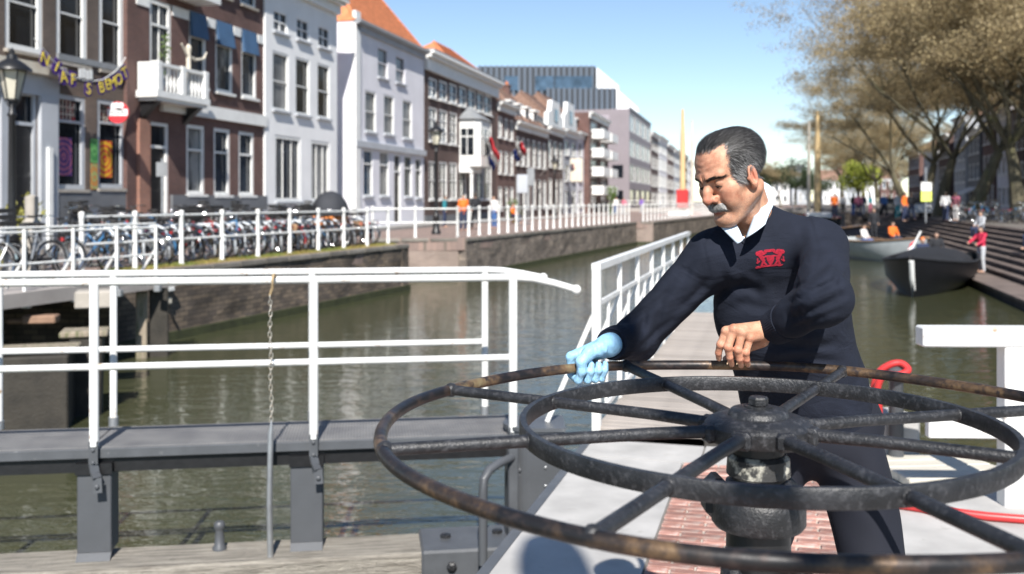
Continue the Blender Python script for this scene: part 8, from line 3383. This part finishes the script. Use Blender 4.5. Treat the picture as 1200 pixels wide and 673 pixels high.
# ---- eyes
eb = MB()
M_EYE = mat('eye_white', (0.62, 0.56, 0.52), 0.15, var=0.03)
M_IRIS = mat('iris_brown', (0.02, 0.011, 0.007), 0.1, var=0.1)
for s_ in (-1, 1):
    c = from_head(A3(s_ * 0.0312, -0.0745, 0.0005)[None])[0]
    e = MB().sphere(tuple(c), 0.0126 * HS, 20, 14).build('eye', M_EYE, man, True)
    gz = from_head(A3(s_ * 0.0312 - 0.003, -0.0745 - 0.0095, 0.0005 - 0.0062)[None])[0]
    MB().sphere(tuple(gz), 0.0052 * HS, 12, 8).build('iris', M_IRIS, e, True)

# ---- hair: a dark cap under several thousand short strands
hq = to_head(V1.astype(np.float32))


def hair_mask(q, e=0.0):
    x, y, z = np.abs(q[:, 0]), q[:, 1], q[:, 2]
    e = e + 0.0030 * np.sin(q[:, 0] * 900 + 40 * np.sin(q[:, 2] * 300)) * np.sin(q[:, 2] * 700)
    yf = e + np.interp(z, [-0.02, -0.006, 0.03, 0.06, 0.085, 0.12], [-0.046, -0.049, -0.051, -0.044, -0.034, -0.020])
    tem = np.clip((x - 0.018) / 0.030, 0, 1)
    yfront = np.where(z > 0.055, (1 - tem) * (-0.078 + e) + tem * yf, yf)
    side = (y > yfront) & (z > 0.02)
    top = (z > 0.086 + e - 0.05 * np.clip(y + 0.07, 0, 0.2)) & (y > yfront)
    burn = (y > yf) & (y < -0.024) & (z > -0.010 + e) & (x > 0.05)
    back = (y > 0.015 + e * 0.5) & (z > -0.030 + e + 0.2 * np.clip(0.06 - y, 0, 0.05))
    overear = (y > -0.03) & (z > 0.018)
    return (top | (side & (x > 0.03)) | burn | back | overear) & (q[:, 2] > -0.075)


fc = np.abs(hq[F1]).mean(1) * 0 + hq[F1].mean(1)
fm = hair_mask(fc)
fmc = hair_mask(fc, 0.005)
# vertex normals of the head mesh
nrm = np.zeros_like(V1)
e1, e2 = V1[F1[:, 1]] - V1[F1[:, 0]], V1[F1[:, 3]] - V1[F1[:, 0]]
fn = np.cross(e1, e2)
fn /= np.maximum(np.linalg.norm(fn, axis=1, keepdims=True), 1e-12)
for k in range(4):
    for a_ in range(3):
        nrm[:, a_] += np.bincount(F1[:, k], weights=fn[:, a_], minlength=len(V1))
nrm /= np.maximum(np.linalg.norm(nrm, axis=1, keepdims=True), 1e-9)
if ((V1 - HEADC) * nrm).sum() < 0:
    nrm, fn = -nrm, -fn
ear_z = (np.abs(fc[:, 0]) > 0.0735) & (fc[:, 1] > -0.028) & (fc[:, 1] < 0.016) & (fc[:, 2] < 0.024) & (fc[:, 2] > -0.05)
fm &= ~ear_z
fmc &= ~ear_z
Fh = F1[fmc]
used, inv = np.unique(Fh, return_inverse=True)
Vh = V1[used] + nrm[used] * 0.0016


def hair_mat(name, dark, grey, zmix=True):
    m = bpy.data.materials.new(name)
    m.use_nodes = True
    N, L = m.node_tree.nodes, m.node_tree.links
    b = N['Principled BSDF']
    b.inputs['Roughness'].default_value = 0.6
    ge = N.new('ShaderNodeNewGeometry')
    at_ = N.new('ShaderNodeAttribute')
    at_.attribute_name = 'grey'
    ad = N.new('ShaderNodeMath')
    ad.operation = 'ADD'
    L.new(ge.outputs['Random Per Island'], ad.inputs[0])
    L.new(at_.outputs['Fac'], ad.inputs[1])
    cr = N.new('ShaderNodeValToRGB')
    cr.color_ramp.elements[0].position = 0.55
    cr.color_ramp.elements[0].color = (*dark, 1)
    cr.color_ramp.elements[1].position = 1.0
    cr.color_ramp.elements[1].color = (*grey, 1)
    L.new(ad.outputs[0], cr.inputs['Fac'])
    L.new(cr.outputs['Color'], b.inputs['Base Color'])
    return m


M_HAIR = hair_mat('salt_and_pepper_hair', (0.016, 0.0145, 0.014), (0.30, 0.295, 0.29))
M_HCAP = mat('hair_base', (0.012, 0.010, 0.009), 0.7, col2=(0.085, 0.05, 0.035), c2amt=0.58, c2scale=28, c2edge=0.12, var=0.3, vscale=60, bump=0.4, bscale=300, stretch=(1, 1, 1))
cap_o = np_mesh('hair', Vh, inv.reshape(-1, 4), M_HCAP, man)


def strands(name, roots, normals, dirs, length, width, lift, m, parent, seed, greyf, segs=4, droop=0.0, curl=0.25):
    g = np.random.default_rng(seed)
    n = len(roots)
    L_ = length * g.uniform(0.6, 1.25, n)[:, None]
    D = dirs + g.normal(0, curl, (n, 3)) * 0.5
    D -= normals * (D * normals).sum(1, keepdims=True)
    D /= np.maximum(np.linalg.norm(D, axis=1, keepdims=True), 1e-9)
    side = np.cross(D, normals)
    vs = []
    for k in range(segs + 1):
        t = k / segs
        p_ = roots + normals * (lift * np.sin(min(t * 1.5, 1.0) * math.pi / 2) * g.uniform(0.5, 1.3, n)[:, None]) + D * (L_ * t) - normals * (droop * t * t)
        w = width * (1 - 0.75 * t)
        vs.append(p_ - side * w)
        vs.append(p_ + side * w)
    V_ = np.stack(vs, 1)
    m2 = (segs + 1) * 2
    f0 = np.array([[2 * k, 2 * k + 1, 2 * k + 3, 2 * k + 2] for k in range(segs)])
    F_ = (np.arange(n)[:, None, None] * m2 + f0[None]).reshape(-1, 4)
    o = np_mesh(name, V_.reshape(-1, 3), F_, m, parent, smooth=True)
    ga = o.data.attributes.new('grey', 'FLOAT', 'POINT')
    ga.data.foreach_set('value', np.repeat(greyf, m2).astype(np.float32))
    return o


g = np.random.default_rng(5)
area = np.linalg.norm(np.cross(e1, e2), axis=1)


def sample_faces(mask, n):
    idx = np.nonzero(mask)[0]
    pr = area[idx] / area[idx].sum()
    pick = g.choice(idx, n, p=pr)
    u, v = g.random((n, 1)), g.random((n, 1))
    a_, b_, c_, d_ = (V1[F1[pick, k]] for k in range(4))
    P = (a_ * (1 - u) + b_ * u) * (1 - v) + (d_ * (1 - u) + c_ * u) * v
    return P, fn[pick], fc[pick]


P, Nn, C = sample_faces(fm, 20000)
topw = np.clip((C[:, 2] - 0.05) / 0.04, 0, 1)[:, None]
dl = topw * np.array((0.10, 1.0, 0.06)) + (1 - topw) * np.array((0.0, 0.62, -0.78))
frontw = np.clip((-0.05 - C[:, 1]) / 0.03, 0, 1)[:, None]
dl = dl + frontw * np.array((0.25, -0.1, 0.1))
dw = dl @ HRn.T
grey = -0.24 + 0.50 * np.clip((0.072 - C[:, 2]) / 0.06, 0, 1) * np.clip((0.06 - C[:, 1]) / 0.05, 0.25, 1) + 0.10 * np.clip((0.02 - C[:, 1]) / 0.1, 0, 1)
strands('strands', P + Nn * 0.0012, Nn, dw, 0.026, 0.00036, 0.0034, M_HAIR, cap_o, 6, grey, droop=0.0012, curl=0.3)

# thin stray hairs that soften the hairline
fe = hair_mask(fc, -0.007) & ~fmc & ~ear_z
P, Nn, C = sample_faces(fe, 2600)
dl = np.where((C[:, 2:3] > 0.055), np.array((0.1, 1.0, 0.1)), np.array((0.0, 0.75, -0.65)))
strands('strands', P, Nn, dl @ HRn.T, 0.016, 0.00026, 0.0022, M_HAIR, cap_o, 16, np.full(len(P), 0.05), droop=0.0006, curl=0.45)

# eyebrows
bx_, bn, bd_ = [], [], []
ax_ = np.abs(fc[:, 0])
brow_line = np.interp(ax_, [0.008, 0.022, 0.036, 0.050], [0.0158, 0.0188, 0.0198, 0.0150])
bm_ = (ax_ > 0.008) & (ax_ < 0.051) & (np.abs(fc[:, 2] - brow_line) < 0.0040) & (fc[:, 1] < -0.05)
P, Nn, C = sample_faces(bm_, 620)
sg = np.sign(C[:, :1])
dl = np.concatenate([sg, np.full_like(sg, 0.3), 0.10 - 0.25 * (np.abs(C[:, :1]) > 0.036)], 1)
M_BROW = hair_mat('eyebrow_hair', (0.012, 0.010, 0.009), (0.06, 0.055, 0.05))
strands('eyebrows', P, Nn, dl @ HRn.T, 0.0085, 0.00038, 0.0018, M_BROW, man, 8, np.full(len(P), 0.05), droop=0.001)
# moustache
mm_ = (np.abs(fc[:, 0]) < 0.0255) & (fc[:, 2] < -0.0475 - 0.10 * np.abs(fc[:, 0])) & (fc[:, 2] > -0.0640 - 0.18 * np.abs(fc[:, 0])) & (fc[:, 1] < -0.07)
P, Nn, C = sample_faces(mm_, 2600)
sg = np.sign(C[:, :1]) * np.minimum(np.abs(C[:, :1]) / 0.012, 1)
dl = np.concatenate([0.75 * sg, np.full_like(sg, -0.15), np.full_like(sg, -0.75)], 1)
M_MOU = hair_mat('grey_moustache', (0.10, 0.095, 0.09), (0.58, 0.57, 0.55))
strands('moustache', P, Nn, dl @ HRn.T, 0.0090, 0.00032, 0.0036, M_MOU, man, 9, np.where(C[:, 2] > -0.060, 0.42, 0.12), droop=-0.001)


# ---- red embroidered crest: shield between two rampant beasts on a scroll
def crest_mask(u, v):
    """u 0..1 left to right, v 0..1 bottom to top"""
    cap2 = lambda x0, y0, x1, y1, r: ((u - x0 - np.clip(((u - x0) * (x1 - x0) + (v - y0) * (y1 - y0)) / max((x1 - x0) ** 2 + (y1 - y0) ** 2, 1e-6), 0, 1) * (x1 - x0)) ** 2 * 2.2 +
                                      (v - y0 - np.clip(((u - x0) * (x1 - x0) + (v - y0) * (y1 - y0)) / max((x1 - x0) ** 2 + (y1 - y0) ** 2, 1e-6), 0, 1) * (y1 - y0)) ** 2) < r * r
    k = np.zeros(u.shape, bool)
    for s in (0, 1):
        m = (lambda x: x) if s == 0 else (lambda x: 1 - x)
        k |= cap2(m(0.10), 0.80, m(0.22), 0.84, 0.12)          # head
        k |= cap2(m(0.16), 0.72, m(0.26), 0.45, 0.10)          # body
        k |= cap2(m(0.20), 0.70, m(0.36), 0.80, 0.05)          # forelegs
        k |= cap2(m(0.24), 0.58, m(0.36), 0.62, 0.045)
        k |= cap2(m(0.26), 0.45, m(0.20), 0.18, 0.055)         # hind legs
        k |= cap2(m(0.24), 0.42, m(0.34), 0.20, 0.05)
        k |= cap2(m(0.14), 0.40, m(0.06), 0.30, 0.035)         # tail
        k |= cap2(m(0.06), 0.30, m(0.08), 0.55, 0.035)
        k |= cap2(m(0.04), 0.07, m(0.36), 0.14, 0.06)          # scroll
    k |= (np.abs(u - 0.5) < 0.13 * np.sqrt(np.clip((v - 0.16) / 0.30, 0, 1))) & (v > 0.16) & (v < 0.66)
    k |= cap2(0.36, 0.90, 0.64, 0.90, 0.07) | cap2(0.36, 0.12, 0.64, 0.12, 0.05)
    return k


ctr, cw, chh = pxv(909.5, 304.5, 2.30), 34 / FPX * 2.31, 23 / FPX * 2.31
nu, nv = 62, 42
U, Vv = np.meshgrid((np.arange(nu) + 0.5) / nu, (np.arange(nv) + 0.5) / nv, indexing='ij')
K = crest_mask(U, Vv)
tl = R(6)
cm_ = MB()
r_ = random.Random(4)
for i in range(nu):
    for j in range(nv):
        if not K[i, j]:
            continue
        q4 = []
        for (di, dj) in ((0, 0), (1, 0), (1, 1), (0, 1)):
            lu, lv = ((i + di) / nu - 0.5) * cw, ((j + dj) / nv - 0.5) * chh
            x = float(ctr[0]) + lu * math.cos(tl) - lv * math.sin(tl)
            z = float(ctr[2]) + lu * math.sin(tl) + lv * math.cos(tl)
            hit = sw_bvh.ray_cast(Vector((x, 1.9, z)), Vector((0, 1, 0)))
            if hit[0] is None or hit[0].y > 2.5 or hit[0].y < 2.2:
                break
            q4.append(hit[0] + Vector((0, -0.0012, 0)))
        if len(q4) == 4 and max(v.y for v in q4) - min(v.y for v in q4) < 0.006:
            c = sum(q4, Vector()) / 4 + Vector((0, -0.0006 - 0.0008 * r_.random(), 0))
            cm_._add(q4 + [c], [(0, 1, 4), (1, 2, 4), (2, 3, 4), (3, 0, 4)])
if cm_.v:
    co = cm_.build('crest', mat('red_embroidery', (0.45, 0.024, 0.055), 0.7, var=0.35, vscale=300), sw)
    co['label'] = 'red embroidered coat of arms on the chest'

# fingernails of the bare hand
for i in range(4):
    a_, b_ = HL['dip'][i], HL['tip'][i]
    ax = (b_ - a_) / np.linalg.norm(b_ - a_)
    nn = A3(0, -1, 0) - ax * float(A3(0, -1, 0) @ ax)
    nn /= np.linalg.norm(nn)
    c = b_ + nn * 0.0058 - ax * 0.001
    sx = np.cross(ax, nn)
    vs = []
    for ia in range(5):
        for ib in range(5):
            u_, v_ = (ia / 4 - 0.5) * 2, (ib / 4 - 0.5) * 2
            vs.append(tuple(c + ax * (0.0052 * u_) + sx * (0.0045 * v_ * (1 - 0.12 * u_ * u_)) - nn * (0.0022 * v_ * v_ + 0.0006 * u_ * u_) + nn * 0.0006))
    fs = [(p_ * 5 + k, p_ * 5 + k + 1, p_ * 5 + k + 6, p_ * 5 + k + 5) for p_ in range(4) for k in range(4)]
    nb_ = MB()
    nb_._add(vs, fs)
    nb_.build('fingernail', mat('nail', (0.58, 0.36, 0.29), 0.25, var=0.03), man, True)
